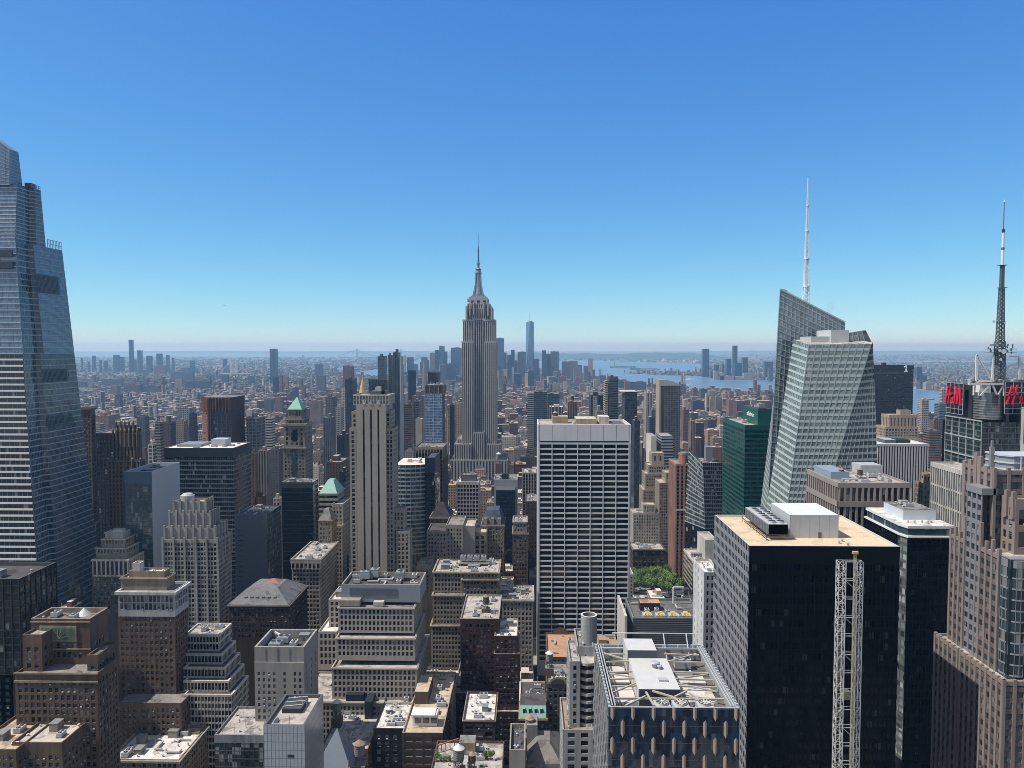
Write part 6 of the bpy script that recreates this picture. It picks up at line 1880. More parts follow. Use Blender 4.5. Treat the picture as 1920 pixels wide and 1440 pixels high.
# mast: a lattice thing of its own
p = P(1873, 712, v + 22)
mo = empty('television_mast', (p.x, p.y, zc - .5), 'grey lattice television mast with dishes above the red letters', 'mast')
MG = metal((.13, .135, .14), .5); MW = metal((.74, .74, .73), .4)
def mz(py): return Z(py, v + 22, 1876)
l = MB()
def mlat(pa, pb, ra, rb, n, r):
    za, zb = mz(pa), mz(pb)
    for i in range(n):
        t0, t1 = i / n, (i + 1) / n
        w0, w1 = ra + (rb - ra) * t0, ra + (rb - ra) * t1
        zA_, zB_ = za + (zb - za) * t0, za + (zb - za) * t1
        q0 = [(p.x + w0 * sx, p.y + w0 * sy, zA_) for sx, sy in ((-1, -1), (1, -1), (1, 1), (-1, 1))]
        q1 = [(p.x + w1 * sx, p.y + w1 * sy, zB_) for sx, sy in ((-1, -1), (1, -1), (1, 1), (-1, 1))]
        for k in range(4):
            j = (k + 1) % 4
            l.bar(q0[k], q1[k], r, MG); l.bar(q0[k], q1[j], r * .7, MG); l.bar(q0[j], q1[k], r * .7, MG); l.bar(q1[k], q1[j], r * .7, MG)
mlat(716, 640, 2.6, 2.2, 10, .28); mlat(640, 540, 1.9, 1.15, 14, .24); mlat(540, 498, .95, .85, 8, .2)
l.build('lattice_shaft', mo)
l = MB()
for pa, pb, r, m in ((498, 468, .95, MW), (468, 464, 1.1, MG), (464, 436, .85, MW), (436, 430, .95, BLACK), (430, 377, .28, MG)): l.cyl(p.x, p.y, mz(pa), mz(pb), r, r * .94, m, 10)
for k in range(9): l.bar((p.x - .9, p.y, mz(428 - k * 5.4)), (p.x + .9, p.y, mz(425 - k * 5.4)), .16, MW)
l.cyl(p.x, p.y, mz(379), mz(374), .5, .1, MW, 8)
l.build('top_antenna', mo)
l = MB()
for pa in (498, 540, 604): l.box(p.x - 2.4, p.x + 2.4, p.y - 2.4, p.y + 2.4, mz(pa), mz(pa) + .35, MG, bottom=True)
for pa in (662, 655): l.box(p.x - 8, p.x + 9, p.y - 4, p.y + 4, mz(pa), mz(pa) + .4, MG, bottom=True)
rd = random.Random(11)
for k in range(46):
    a_ = rd.uniform(0, 6.28); rr = rd.uniform(2.5, 8.5) * (1 if k < 26 else .45); zz = rd.uniform(mz(663), mz(648)) if k < 26 else rd.uniform(mz(716), mz(660))
    l.box(p.x + rr * math.cos(a_) - .3, p.x + rr * math.cos(a_) + .3, p.y + rr * .5 * math.sin(a_) - .3, p.y + rr * .5 * math.sin(a_) + .3, zz, zz + rd.uniform(.8, 2.2), MG)
l.build('platform', mo)
dish = MB()
dish.cyl(0, 0, 0, .5, .25, 1.3, MW, 14, True); dm_ = dish.mesh('dish')
for (px_, py_, s_) in ((1881, 659, 1.25), (1874, 657, .8), (1863, 603, .7), (1884, 606, .5), (1876, 674, .7)):
    q = P(px_, py_, v + 18); o = inst('dish', dm_, mo, q, 0, (s_, s_, s_)); o.rotation_euler = (R(90), 0, 0)

# ---- green glass tower with white lettering
b = Bd('green_glass_tower', 'emerald green glass tower with a raised box carrying small white lettering', 'skyscraper', X(1420, 660), 680, yb=965)
GSP = metal((.008, .092, .074), .35, 0, .05)
def gt(l, r, ty, z0, vv, dep, zt=4.5):
    x0, x1, y0, y1, z1 = tb(l, r, ty, vv, dep)
    st = LT(G_GRN, fl=4.0, sp=(1.5, .12, GSP), mull=(5.5, .2, .14, GSP), zt=zt, tm=GSP, wm=GSP)
    b.tier(x0, x1, y0, y1, z0, z1, st, roof=R_LT)
    return x0, x1, y0, y1, z1
x0, x1, y0, y1, z1 = gt(1397, 1446, 797, 0, 655, 72)
clutter(b, x0 + 1, x1 - 1, y0 + 30, y1 - 2, z1 - 1.1, 5, 3, ['air_handler', 'roof_vent'])
bx0, bx1 = X(1421, 660, 770), X(1447, 660, 770); zb1 = Z(767, 660, 1430)
gb = b.m('sign_box'); gb.box(bx0, bx1, 660, 705, z1 - 1.2, zb1, GSP, top=R_DK)
clutter(b, bx0 + 1, bx1 - 1, 662, 700, zb1, 4, 12, ['cooling_tower', 'air_handler', 'roof_vent'])
tc = bpy.data.curves.new('lettering', 'FONT'); tc.body = 'salesforce'; tc.size = 5.2; tc.extrude = .25; tc.align_x = 'CENTER'
tc.materials.append(WHITE)
to = bpy.data.objects.new('lettering', tc); COL.objects.link(to); to.parent = b.root
to.location = Vector((bx0 - .3, 681, z1 + (zb1 - z1) * .42)) - ORG[b.root.name]; to.rotation_euler = (R(90), 0, R(-90)); solid(to)
b.finish()

# ---- facetted grey glass tower
b = Bd('faceted_grey_tower', 'grey glass tower whose faces fold in slanting facets beside the green tower', 'skyscraper', X(1320, 770), 800, yb=1020)
v = 765
zt = Z(848, v, 1340); zl = Z(868, v, 1340)
TL = Vector((X(1292, 800, 850), 800, zt)); TF = Vector((X(1318, v, 855), v, zl)); TR_ = Vector((X(1354, v, 855), v, zl)); 
BL = Vector((X(1283, 800, 1010), 800, 70)); BF = Vector((X(1322, v, 1010), v, 70)); BR = Vector((X(1356, v, 1010), v, 70))
G_FA = glass((.05, .06, .065), 1.8, .06, (1.6, 4), .4, .015, .15, (.2, .22, .22)); FAS = metal((.30, .32, .33), .4)
nn_ = int((zl - 70) / 4.1)
b.qlat(BL, BF, TF, TL, G_FA, nn_, sp=(1.2, .2, FAS), mull=(8, .15, .12, FAS)); b.qlat(BF, BR, TR_, TF, G_DK, nn_, sp=(1.2, .2, metal((.13, .14, .15))), mull=(10, .2, .15, metal((.2, .21, .22))))
for A, B_ in ((BL, BF), (BF, BR)): b.plain(A, B_, 0, 70, G_DK, 'glazing')
TB1, TB2 = Vector((TR_.x, 815, zl)), Vector((TL.x, 815, zl))
b.m('glazing').poly([(BR.x, BR.y, 0), (BR.x, 815, 0), TB1, TR_], G_DK)
b.m('roof').poly([(TL.x, 800.2, zl - 2), (TF.x, TF.y + .3, zl - 2), (TR_.x, TR_.y + .3, zl - 2), TB1 - Vector((0, 0, 2)), TB2 - Vector((0, 0, 2))], R_GR)
b.m('penthouse').box(X(1322, 790, 845), X(1334, 790, 845), 785, 795, zl - 2, Z(838, 785, 1330), metal((.2, .21, .22)))
b.note(BL.x, BR.x, v, 815, zt)
clutter(b, TF.x + 1, TR_.x - 1, v + 3, v + 40, zl - 2, 6, 44, ['air_handler', 'duct', 'roof_vent'])
b.finish()
# ---- slim pink granite tower with rounded cap
b = bld('slim_granite_tower', 'slim red granite tower with a rounded copper coloured cap', 'skyscraper', [
    dict(r=(1268, 1291, 870, 800, 40), st=LT(G_DK, fl=3.9, sp=(1.3, .2, stone((.28, .15, .11))), pier=(4.2, 2.0, .5, stone((.42, .24, .18))), zt=2, tm=stone((.42, .24, .18)), wm=stone((.36, .20, .15))), roof=R_GR, cop=S_LIME)], yb=1055)
p = P(1283, 868, 812)
b.m('rounded_cap').cyl(p.x, 814, p.z - 1.2, p.z + 11, 5.6, 5.6, stone((.38, .20, .13)), 20, True, R_GR); b.m('rounded_cap').cyl(p.x, 814, p.z + 9, p.z + 9.8, 5.9, 5.9, S_LIME, 20)
b.m('string_course').box(X(1267, 799, 955), X(1292, 799, 955), 798.9, 799.4, Z(958, 799, 1280), Z(955, 799, 1280), S_WST, bottom=True)
b.finish()
# ---- white black striped tower far right
S_ST = metal((.55, .52, .52), .6, 0, .08)
b = bld('striped_fin_tower', 'office tower of thin white and dark vertical stripes under a plain white roof', 'building', [
    dict(r=(1645, 1740, 832, 690, 36), st=LT(glass((.035, .02, .025), 1.5, .15, (1.5, 4), .3, .01, 0), fl=200, sp=(.3, .1, S_ST), pier=(2.35, 1.15, .9, S_ST), zt=2.2, tm=S_ST, wm=S_ST), roof=R_WH, cop=S_ST)], yb=950)
x0, x1, y0, y1, z1 = tb(1645, 1740, 832, 690, 36)
b.m('penthouse').box(x0 + 12, x0 + 22, y0 + 12, y0 + 28, z1 - 1, z1 + 2.2, DGREY, top=LGREY); b.m('penthouse').box(x0 + 24, x0 + 36, y0 + 14, y0 + 28, z1 - 1, z1 + 2, BLACK)
b.finish()
# ---- black slab with numeral
b = bld('black_numeral_slab', 'broad black glass slab with a white numeral 1 near its top corner', 'skyscraper', [
    dict(r=(1639, 1713, 685, 1290, 40), st=LT(glass((.008, .010, .016), 1.5, .1, (2, 4), .5, .01, .02), fl=4, sp=(1.2, .2, BLACK), pier=(3.2, .5, .3, BLACK), zt=7, tm=BLACK, wm=BLACK), roof=R_DK)], yb=830)
x0, x1, y0, y1, z1 = tb(1639, 1713, 685, 1290, 40)
b.m('penthouse').box(x0 + 18, x0 + 23, y0 + 8, y0 + 14, z1 - 1, z1 + 4, BLACK)
b.m('louvre_band').box(x0 + .2, x1 - .2, y0 - .45, y0 - .3, z1 - 13.5, z1 - 12, DGREY)
q = P(1699, 696, y0 - .5); NW = metal((.9, .9, .9), .5); bm = b.m('numeral')
bm.box(q.x - 1.3, q.x + 1.3, y0 - 1.0, y0 - .5, q.z, q.z + 9.5, NW, bottom=True); bm.box(q.x - 3, q.x + 3, y0 - 1.05, y0 - .48, q.z - 1.3, q.z, NW, bottom=True)
bm.bar((q.x - 1.0, y0 - .78, q.z + 8.6), (q.x - 3.4, y0 - .78, q.z + 6.6), .7, NW)
b.finish()
# ---- deco hotel
S_NY = stone((.46, .37, .27), .1)
b = bld('stepped_sand_hotel', 'sand coloured stepped hotel tower in front of the black numeral slab', 'building', [
    dict(r=(1654, 1728, 822, 1100, 34), st=PU(S_NY, bay=4, fl=4, ww=.45, zt=3, zv=60), roof=R_LT),
    dict(r=(1660, 1722, 800, 1104, 30), st=PU(S_NY, bay=4, fl=4, ww=.45, zt=3), roof=R_LT),
    dict(r=(1668, 1720, 778, 1108, 24), st=LT(stone((.2, .17, .14)), fl=15, sp=(1, .3, S_NY), pier=(5, 2.8, .8, S_NY), zt=4, tm=S_NY, wm=S_NY), roof=R_LT),
    dict(r=(1688, 1708, 769, 1114, 12), st=dict(k='plain', m=S_NY), roof=R_LT)], yb=830, nwin=60)
b.finish()
# ---- pale blue framed block and yellow block by the letter tower
b = bld('blue_framed_block', 'pale stone framed block with blue glass strips below the letter tower', 'building', [
    dict(r=(1812, 1860, 884, 466, 40), st=LT(G_BLUE, fl=12, sp=(1.2, .3, S_WST), pier=(2.6, .9, .6, S_WST), zt=3, tm=S_WST, wm=S_WST), roof=R_LT, cop=S_WST)], yb=1010)
b.finish()
b = bld('sand_setback_block', 'sand coloured setback block half hidden behind the pale framed block', 'building', [
    dict(r=(1731, 1752, 906, 560, 12), st=PU(S_SAND, bay=3.2, fl=3.7, ww=.45, zt=2), roof=R_LT),
    dict(r=(1737, 1752, 888, 563, 8), st=PU(S_SAND, bay=3.2, fl=3.7, ww=.45, zt=2), roof=R_TAN, cl=2)], yb=960, nwin=60)
b.finish()
# ---- cream setback towers behind the park
S_CR = stone((.42, .345, .26), .12)
b = bld('cream_setback_tower', 'cream stone apartment tower with stepped top right of the grid tower', 'building', [
    dict(r=(1206, 1262, 918, 905, 34), st=PU(S_CR, bay=3.6, fl=3.8, ww=.45, zt=2), roof=R_LT),
    dict(r=(1210, 1256, 888, 908, 28), st=PU(S_CR, bay=3.6, fl=3.8, ww=.45, zt=2), roof=R_LT),
    dict(r=(1216, 1250, 872, 911, 24), st=PU(S_CR, bay=3.6, fl=3.8, ww=.45, zt=2), roof=R_LT),
    dict(r=(1222, 1245, 849, 914, 18), st=PU(S_CR, bay=6, fl=9, ww=.2, zt=3), roof=R_TAN)], yb=1000)
b.finish()
b = bld('cream_studio_block', 'cream block with many small windows stepping toward the slim granite tower', 'building', [
    dict(r=(1236, 1268, 905, 868, 30), st=PU(stone((.36, .30, .24)), bay=2.8, fl=3.6, ww=.5, zt=2), side=PU(S_CR, bay=3, fl=3.6, ww=.45, zt=2), roof=R_LT),
    dict(r=(1248, 1267, 886, 872, 22), st=PU(S_CR, bay=3, fl=3.6, ww=.45, zt=2), roof=R_LT)], yb=1010)
b.finish()
b = bld('white_slender_block', 'slender off white block above the dark club building near the park', 'building', [
    dict(r=(1187, 1236, 962, 868, 26), st=PU(stone((.5, .46, .39)), bay=3.5, fl=3.8, ww=.4, zt=2), roof=R_LT, cl=3),
    dict(r=(1206, 1228, 946, 874, 16), st=PU(stone((.5, .46, .39)), bay=3.5, fl=3.8, ww=.4, zt=2), roof=R_TAN)], yb=1010, nwin=60)
b.finish()
b = bld('dark_club_building', 'dark brown club building with a glass attic and gilded frieze behind the park trees', 'building', [
    dict(r=(1187, 1247, 1030, 838, 30), st=PU(stone((.085, .065, .05)), bay=5, fl=6, ww=.5, wh=.6, zt=3), roof=R_LT, cor=(.8, .8, stone((.2, .16, .12))), cl=8, ck=['air_handler', 'skylight', 'roof_vent'])], yb=1070)
b.finish()

# ---- silver panelled glass tower left of the spire
b = bld('blue_window_tower', 'pale blue glass tower with a brown ribbed crown left of the stone spire', 'skyscraper', [
    dict(r=(796, 829, 738, 1150, 36), st=LT(glass((.12, .19, .29), 1.7, .08, (2.4, 4), .35, .01, .1, (.35, .42, .5)), fl=4.2, sp=(1.1, .2, metal((.30, .38, .48))), pier=(6.6, .8, .3, metal((.30, .37, .46))), wm=stone((.18, .14, .12))), side=PU(stone((.18, .145, .125)), bay=4, fl=4, ww=.4), roof=R_LT),
    dict(r=(797, 831, 721, 1152, 32), st=LT(stone((.11, .085, .075)), fl=12, sp=(.8, .2, S_TAN), pier=(6.4, .7, .6, S_LIME), zt=1.2, tm=S_LIME, wm=stone((.18, .145, .125))), roof=R_WH, cl=4)], yb=835)
b.finish()
# ---- orange brown ribbed tower
S_OR = stone((.36, .16, .10), .08)  # brighter orange copy for the left face: sunlight put into the colour
S_OR2 = stone((.13, .075, .062), .08)
b = Bd('ribbed_brown_tower', 'orange brown tower with a zigzag ribbed crown standing over the cream roofed office', 'skyscraper', X(403, 1000), 1020, yb=835)
v = 985
x0, xm, x1 = X(372, v, 790), X(391, v, 790), X(434, v, 790)
z1 = Z(745, v, 403); zc = Z(768, v, 403)
b.note(x0, x1, v, v + 45, z1)
b.punch((x0, v + 12), (xm, v), 0, zc, S_OR, bay=3.4, fl=3.9, ww=.5, wh=.55, zt=1, zv=60)
b.qlat((xm, v, 0), (x1, v, 0), (x1, v, zc), (xm, v, zc), glass((.012, .022, .05), 1.6, .1, (2, 4), .5, .02, .02), 48, sp=(.5, .15, metal((.05, .05, .06))), pier=(5, .9, .6, S_OR2))
b.qlat((x1, v, 0), (x1, v + 45, 0), (x1, v + 45, zc), (x1, v, zc), S_OR2, 40, sp=(1.5, .2, S_OR2), pier=(8, 1, .5, S_OR2))
b.plain((x1, v + 45), (x0, v + 45), 0, z1, S_OR2); b.plain((x0, v + 45), (x0, v + 12), 0, z1, S_OR2)
cr_ = b.m('ribbed_crown')
def zig(A, B_, n, m):
    A, B_ = Vector(A), Vector(B_); d = (B_ - A) / n; nn2 = Vector((d.y, -d.x)).normalized()
    for k in range(n):
        p0, p1 = A + d * k, A + d * (k + 1); pm = (p0 + p1) / 2 + nn2 * 2.2
        for (q0, q1) in ((p0, pm), (pm, p1)):
            cr_.poly([(*q0, zc - (0 if q0 is not pm else 3)), (*q1, zc - (0 if q1 is not pm else 3)), (*q1, z1), (*q0, z1)], m)
        cr_.poly([(*p0, z1), (*pm, z1), (*p1, z1)], m)
zig((x0, v + 12), (xm, v), 4, S_OR); zig((xm, v), (x1, v), 7, S_OR2); zig((x1, v), (x1, v + 45), 5, S_OR2)
b.m('roof').poly([(x0, v + 12, z1 - .1), (xm, v, z1 - .1), (x1, v, z1 - .1), (x1, v + 45, z1 - .1), (x0, v + 45, z1 - .1)], R_GR)
for xx in (xm, xm + 3): b.m('corner_pier').box(xx - .8, xx + .8, v - 1.6, v - .7, 0, z1 - 2, S_OR2)
b.finish()
# ---- brown gothic tower + tall lean tower
S_GO = stone((.185, .145, .11), .2)
b = bld('gothic_buttress_tower', 'dark brown gothic tower with a crown of pointed buttresses', 'skyscraper', [
    dict(r=(203, 264, 862, 655, 6), st=LT(stone((.05, .04, .035)), fl=3.8, sp=(1.4, .3, S_GO), pier=(3.2, 1.5, .6, S_GO), zt=2, tm=S_GO, wm=S_GO), roof=R_GR),
    dict(r=(212, 258, 812, 656, 5), st=LT(stone((.05, .04, .035)), fl=3.8, sp=(.8, .3, S_GO), pier=(3.2, 1.7, .9, S_GO), zt=1, tm=S_GO, wm=S_GO), roof=R_GR),
    dict(r=(218, 250, 797, 657, 4), st=LT(stone((.05, .04, .035)), fl=8, sp=(.8, .3, S_GO), pier=(3.2, 1.7, .9, S_GO), zt=1, tm=S_GO, wm=S_GO), roof=R_LT)], yb=1000)
for (l, r, t, vv, dep, n, h) in ((203, 264, 862, 655, 6, 4, 2), (212, 258, 812, 656, 5, 6, 5), (218, 250, 797, 657, 4, 4, 5)):
    x0, x1, y0, y1, z1 = tb(l, r, t, vv, dep)
    for k in range(n + 1):
        x = x0 + (x1 - x0) * k / n
        b.m('buttress').cyl(x, y0 - .4, z1 - 12, z1 + h * .5, 1.1, .9, S_GO, 8); b.m('buttress').cyl(x, y0 - .4, z1 + h * .5, z1 + h, .9, .1, S_SAND, 8)
b.finish()
b = bld('lean_brown_tower', 'tall lean brown tower squeezed behind the edge of the tapering glass giant', 'skyscraper', [
    dict(r=(120, 180, 980, 644, 6), st=PU(stone((.12, .10, .08)), bay=3, fl=3.7, ww=.5, zt=2), roof=R_GR),
    dict(r=(128, 170, 765, 648, 7), st=PU(stone((.15, .125, .10)), bay=2.6, fl=3.7, ww=.45, wh=.6, zt=6), roof=R_GR, cor=(.8, 1.4, stone((.15, .125, .10))))], yb=1000)
b.finish()
b = bld('navy_glass_slab', 'navy black glass slab between the lean tower and the gothic tower', 'building', [
    dict(r=(174, 212, 812, 690, 50), st=LT(glass((.006, .008, .02), 1.5, .08, (2, 4), .5, .02, .03), fl=4, sp=(.6, .12, BLACK), pier=(3.2, .4, .25, BLACK), wm=BLACK), roof=R_GR, cop=LGREY)], yb=1000)
b.finish()
b = bld('copper_capped_building', 'pale grey building with a small sea green pyramid cap', 'building', [
    dict(r=(597, 642, 985, 625, 34), st=PU(S_LIME, bay=3, fl=3.7, ww=.45, zt=2), roof=R_LT),
    dict(r=(598, 632, 925, 640, 26), st=LT(G_DK, fl=4.2, sp=(2, .3, S_LIME), wm=S_LIME, zt=2, tm=S_LIME), roof=None, cor=(.5, .5, S_WST), z0=60),
    dict(r=(622, 643, 945, 632, 30), st=PU(S_LIME, bay=3, fl=3.7, ww=.45, zt=2), roof=R_LT, z0=0)], yb=1080)
x0, x1, y0, y1, z1 = tb(598, 632, 925, 640, 26)
hip(b, x0, x1, y0, y1, z1 - .1, 10, metal((.22, .40, .34), .6), .7)
b.finish()
b = bld('slate_turret_block', 'tan brick block with a grey pointed roof below the green pyramid cap', 'building', [
    dict(r=(597, 622, 975, 605, 16), st=PU(S_TAN, bay=3, fl=3.8, ww=.45, zt=2), roof=None, cor=(.5, .6, S_SAND))], yb=1080)
x0, x1, y0, y1, z1 = tb(597, 622, 975, 605, 16)
hip(b, x0, x1, y0, y1, z1 - .1, 8, roofm((.2, .2, .19)), .7)
b.finish()

# ---- one world tower: faceted obelisk far behind
b = Bd('obelisk_glass_tower', 'distant blue glass obelisk tower with chamfered corners and a thin spire', 'skyscraper', X(993.5, 5850), 5880, yb=690)
v = 5850
G_WT = glass((.10, .17, .27), 2.0, .12, (12, 12), .15, .006, 0)
w0, w1 = 32.0, 22.6
zc0, zc1 = 55, Z(606, v, 993)
cxw = X(993.5, v, 640)
B0 = [(cxw - w0, v), (cxw + w0, v), (cxw + w0, v + 2 * w0), (cxw - w0, v + 2 * w0)]
T0 = [(cxw, v + 2), (cxw + w0 - 2, v + w0), (cxw, v + 2 * w0 - 2), (cxw - w0 + 2, v + w0)]
bm = b.m('glazing')
for i in range(4):
    j = (i + 1) % 4
    bm.poly([(*B0[i], 0), (*B0[j], 0), (*B0[j], zc0), (*B0[i], zc0)], G_WT)
    bm.poly([(*B0[i], zc0), (*B0[j], zc0), (*T0[i], zc1)], G_WT)
    bm.poly([(*B0[j], zc0), (*T0[j], zc1), (*T0[i], zc1)], G_WT)
b.m('roof').poly([(*p, zc1) for p in T0], LGREY)
b.m('parapet').prism([(x, y) for x, y in T0], zc1, zc1 + 10, G_WT); b.m('ring').cyl(cxw, v + w0, zc1 + 10, zc1 + 18, 19, 19, LGREY, 24)
b.m('spire').cyl(cxw, v + w0, zc1 + 8, Z(583, v, 993), 3.2, 1.2, LGREY, 8)
b.note(cxw - w0, cxw + w0, v, v + 2 * w0, zc1)
b.finish()

# ================================================================== plain towers further off, each measured from the photo
CITY = city_mat()
def spec(bay=3.2, fl=3.6, w=.5, h=.55): return (bay / 10, fl / 10, w, h)
PT = dict(grid=spec(), fine=spec(2.4, 3.2, .55, .5), band=spec(9.9, 3.8, 1.0, .5), vert=spec(3.0, 9.9, .5, 1.0), big=spec(5, 4.4, .72, .66), blank=(.3, .36, 0, 0), brick=spec(3.4, 3.2, .4, .45), curtain=spec(1.8, 3.9, .85, .7))
def simple(name, label, cat, r, col, pat='grid', rc=(.36, .34, .32), group=None, yb=None, ph=None, tops=()):
    l_, r_, ty_, v_, d_ = r
    d_ = max(3, min(d_, .38 * (r_ - l_) / max(20, abs((l_ + r_) / 2 - 990)) * v_))
    x0, x1, y0, y1, z1 = tb(l_, r_, ty_, v_, d_)
    if r_ < 985: x1 = X(r_, v_ + d_, ty_)
    elif l_ > 995: x0 = X(l_, v_ + d_, ty_)
    o = empty(name, ((x0 + x1) / 2, (y0 + y1) / 2, 0), label, cat, group)
    b = MB(); p = PT[pat] if isinstance(pat, str) else pat
    for A, B_ in (((x0, y0), (x1, y0)), ((x1, y0), (x1, y1)), ((x1, y1), (x0, y1)), ((x0, y1), (x0, y0))):
        b.poly([(*A, 0), (*B_, 0), (*B_, z1), (*A, z1)], CITY, col, p)
    b.build('wall', o)
    b = MB(); t = min(1.2, (x1 - x0) * .06)
    b.poly([(x0 + t, y0 + t, z1 - .8), (x1 - t, y0 + t, z1 - .8), (x1 - t, y1 - t, z1 - .8), (x0 + t, y1 - t, z1 - .8)], CITY, rc, PT['blank'])
    a = [(x0, y0), (x1, y0), (x1, y1), (x0, y1)]; c = [(x0 + t, y0 + t), (x1 - t, y0 + t), (x1 - t, y1 - t), (x0 + t, y1 - t)]
    for i in range(4):
        j = (i + 1) % 4
        b.poly([(*a[i], z1), (*a[j], z1), (*c[j], z1), (*c[i], z1)], CITY, col, PT['blank']); b.poly([(*c[i], z1), (*c[j], z1), (*c[j], z1 - .8), (*c[i], z1 - .8)], CITY, col, PT['blank'])
    b.build('roof', o)
    rd = random.Random(len(label) * 31 + int(r[0]))
    b = MB(); w = x1 - x0; d = y1 - y0; h = ph if ph is not None else rd.uniform(2.5, 5.5)
    if h > 0:
        u = rd.uniform(.2, .4)
        b.box(x0 + w * u, x0 + w * (u + rd.uniform(.25, .4)), y0 + d * .3, y0 + d * .7, z1 - .8, z1 + h, CITY, tint=tuple(k * rd.uniform(.8, 1.1) for k in col), pat=PT['blank'], ttint=rc)
        b.box(x0 + w * .1, x0 + w * .18, y0 + d * .2, y0 + d * .3, z1 - .8, z1 + 1.5, CITY, tint=(.3, .3, .3), pat=PT['blank'])
        b.build('penthouse', o)
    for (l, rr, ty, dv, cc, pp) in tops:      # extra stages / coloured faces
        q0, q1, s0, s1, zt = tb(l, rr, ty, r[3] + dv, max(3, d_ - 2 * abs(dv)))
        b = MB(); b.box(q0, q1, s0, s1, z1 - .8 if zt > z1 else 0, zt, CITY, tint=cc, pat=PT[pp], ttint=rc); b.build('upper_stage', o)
    FOOT.append((x0, x1, y0, y1))
    HR.append((r[0], r[1], r[2] - (2 if h > 0 else 0), yb if yb else r[2] + 45, r[3]))
    return o
NV, BL, BLG, TEAL, BRK, TN, PL, GY, WT_, PU_ = (.015, .022, .045), (.07, .11, .17), (.13, .17, .22), (.05, .11, .12), (.15, .075, .055), (.30, .24, .18), (.44, .36, .27), (.22, .22, .22), (.52, .52, .50), (.17, .12, .12)
S = simple
# south of the mid town, left to centre
S('navy_glass_tower', 'tall navy glass tower with a white fluted left edge behind the striped deco tower', 'skyscraper', (647, 669, 711, 1720, 34), NV, 'vert', yb=810, tops=[(640, 648, 728, 2, WT_, 'grid')])
S('blue_prism_tower', 'blue glass prism tower left of the tall glass pair with a slanting top', 'skyscraper', (708, 726, 668, 2050, 40), (.06, .12, .18), 'curtain', yb=710, ph=6)
S('dark_glass_slab', 'flat dark blue slab behind the roof of the striped deco tower', 'building', (691, 727, 711, 1480, 30), NV, 'curtain', yb=745, ph=0)
S('tall_glass_tower', 'tall green glass tower with a broken crown and bright corner strips', 'skyscraper', (727, 737, 666, 1500, 30), (.13, .17, .15), 'band', yb=800, ph=4, tops=[(726.5, 728, 672, -1, (.46, .5, .5), 'blank')])
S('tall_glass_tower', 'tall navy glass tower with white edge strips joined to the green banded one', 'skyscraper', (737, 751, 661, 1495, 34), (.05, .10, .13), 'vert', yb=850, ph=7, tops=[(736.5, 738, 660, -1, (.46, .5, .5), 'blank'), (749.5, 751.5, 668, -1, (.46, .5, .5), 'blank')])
S('slim_dark_tower', 'slim black tower right of the tall glass pair', 'building', (752, 758, 722, 1540, 30), NV, 'vert', yb=800, ph=2)
S('twin_tone_tower', 'teal tower with a dark top half rising over brown roofs', 'building', (765, 777, 694, 1900, 26), (.06, .12, .13), 'band', yb=740, ph=0, tops=[(766, 777, 694.2, -1, NV, 'blank')])
S('dark_cap_tower', 'dark blue boxed tower behind the pale blue glass tower', 'building', (802, 826, 698, 1420, 34), (.02, .035, .06), 'vert', yb=722, ph=0)
S('balcony_tower', 'brown apartment tower striped with dark balconies beside the pale blue glass tower', 'building', (758, 776, 757, 1350, 30), (.13, .10, .095), 'band', yb=830)
S('teal_glass_tower', 'bright teal glass tower with a rounded cap left of the pale blue tower', 'building', (776, 790, 752, 1250, 30), (.07, .16, .17), 'curtain', yb=845)
S('blank_white_tower', 'tower with a plain pale grey wall dotted by one column of windows', 'building', (779, 795, 786, 1190, 24), (.40, .40, .39), 'blank', yb=835, ph=1)
S('grey_water_tower_block', 'brown block with a tan cube on its roof near the teal tower', 'building', (773, 800, 742, 1700, 34), PU_, 'brick', yb=760, ph=9)
S('beige_corner_tower', 'cream office tower lit on its side just left of the stone spire tower', 'building', (855, 866, 757, 1380, 40), PL, 'brick', yb=805)
S('slim_cream_tower', 'slim cream tower with a pointed top further left of the stone spire tower', 'building', (836, 842, 769, 1420, 30), PL, 'brick', yb=800)
S('purple_brick_block', 'dull purple brick block between the cream towers', 'building', (843, 854, 760, 1450, 30), (.08, .07, .10), 'brick', yb=800)
S('grid_office_tower', 'blue grey grid fronted office tower right of the ribbed brown tower', 'building', (462, 497, 783, 1010, 45), (.20, .235, .28), 'big', yb=870)
S('white_curved_block', 'bright white low block behind the grid fronted office', 'building', (498, 515, 784, 1080, 40), (.6, .6, .6), 'band', yb=830)
S('white_stepped_block', 'white banded stepped block left of the grid fronted office', 'building', (441, 462, 800, 1100, 40), WT_, 'band', yb=835)
S('blue_tarp_building', 'building wrapped in bright blue netting beside the ribbed brown tower', 'building', (436, 446, 777, 1250, 30), (.02, .13, .36), 'blank', yb=795, ph=0)
S('blue_striped_tower', 'blue tower with thin white verticals left of the striped deco tower', 'building', (606, 629, 783, 1180, 34), (.12, .16, .21), 'vert', yb=840)
S('lattice_sided_tower', 'pale tower with a criss cross side wall beside the navy tower', 'building', (629, 645, 764, 1230, 34), (.36, .38, .41), 'fine', yb=840)
S('greenish_tower', 'grey green tower behind the blue striped tower', 'building', (610, 632, 744, 1600, 34), (.13, .16, .15), 'grid', yb=782)
S('black_top_block', 'black flat topped block below the lattice sided tower', 'building', (632, 656, 816, 1050, 30), NV, 'vert', yb=845)
S('purple_slab', 'lone purple brown slab near the distant river bend', 'building', (643, 664, 687, 3300, 60), (.16, .10, .11), 'brick', yb=712, ph=0, tops=[(643, 650, 685, 1, (.22, .14, .13), 'brick')])
S('blue_slab_tower', 'isolated tall pale blue glass slab on the far shore', 'skyscraper', (505.5, 521, 654, 5200, 60), (.13, .20, .29), 'curtain', yb=708, ph=0)
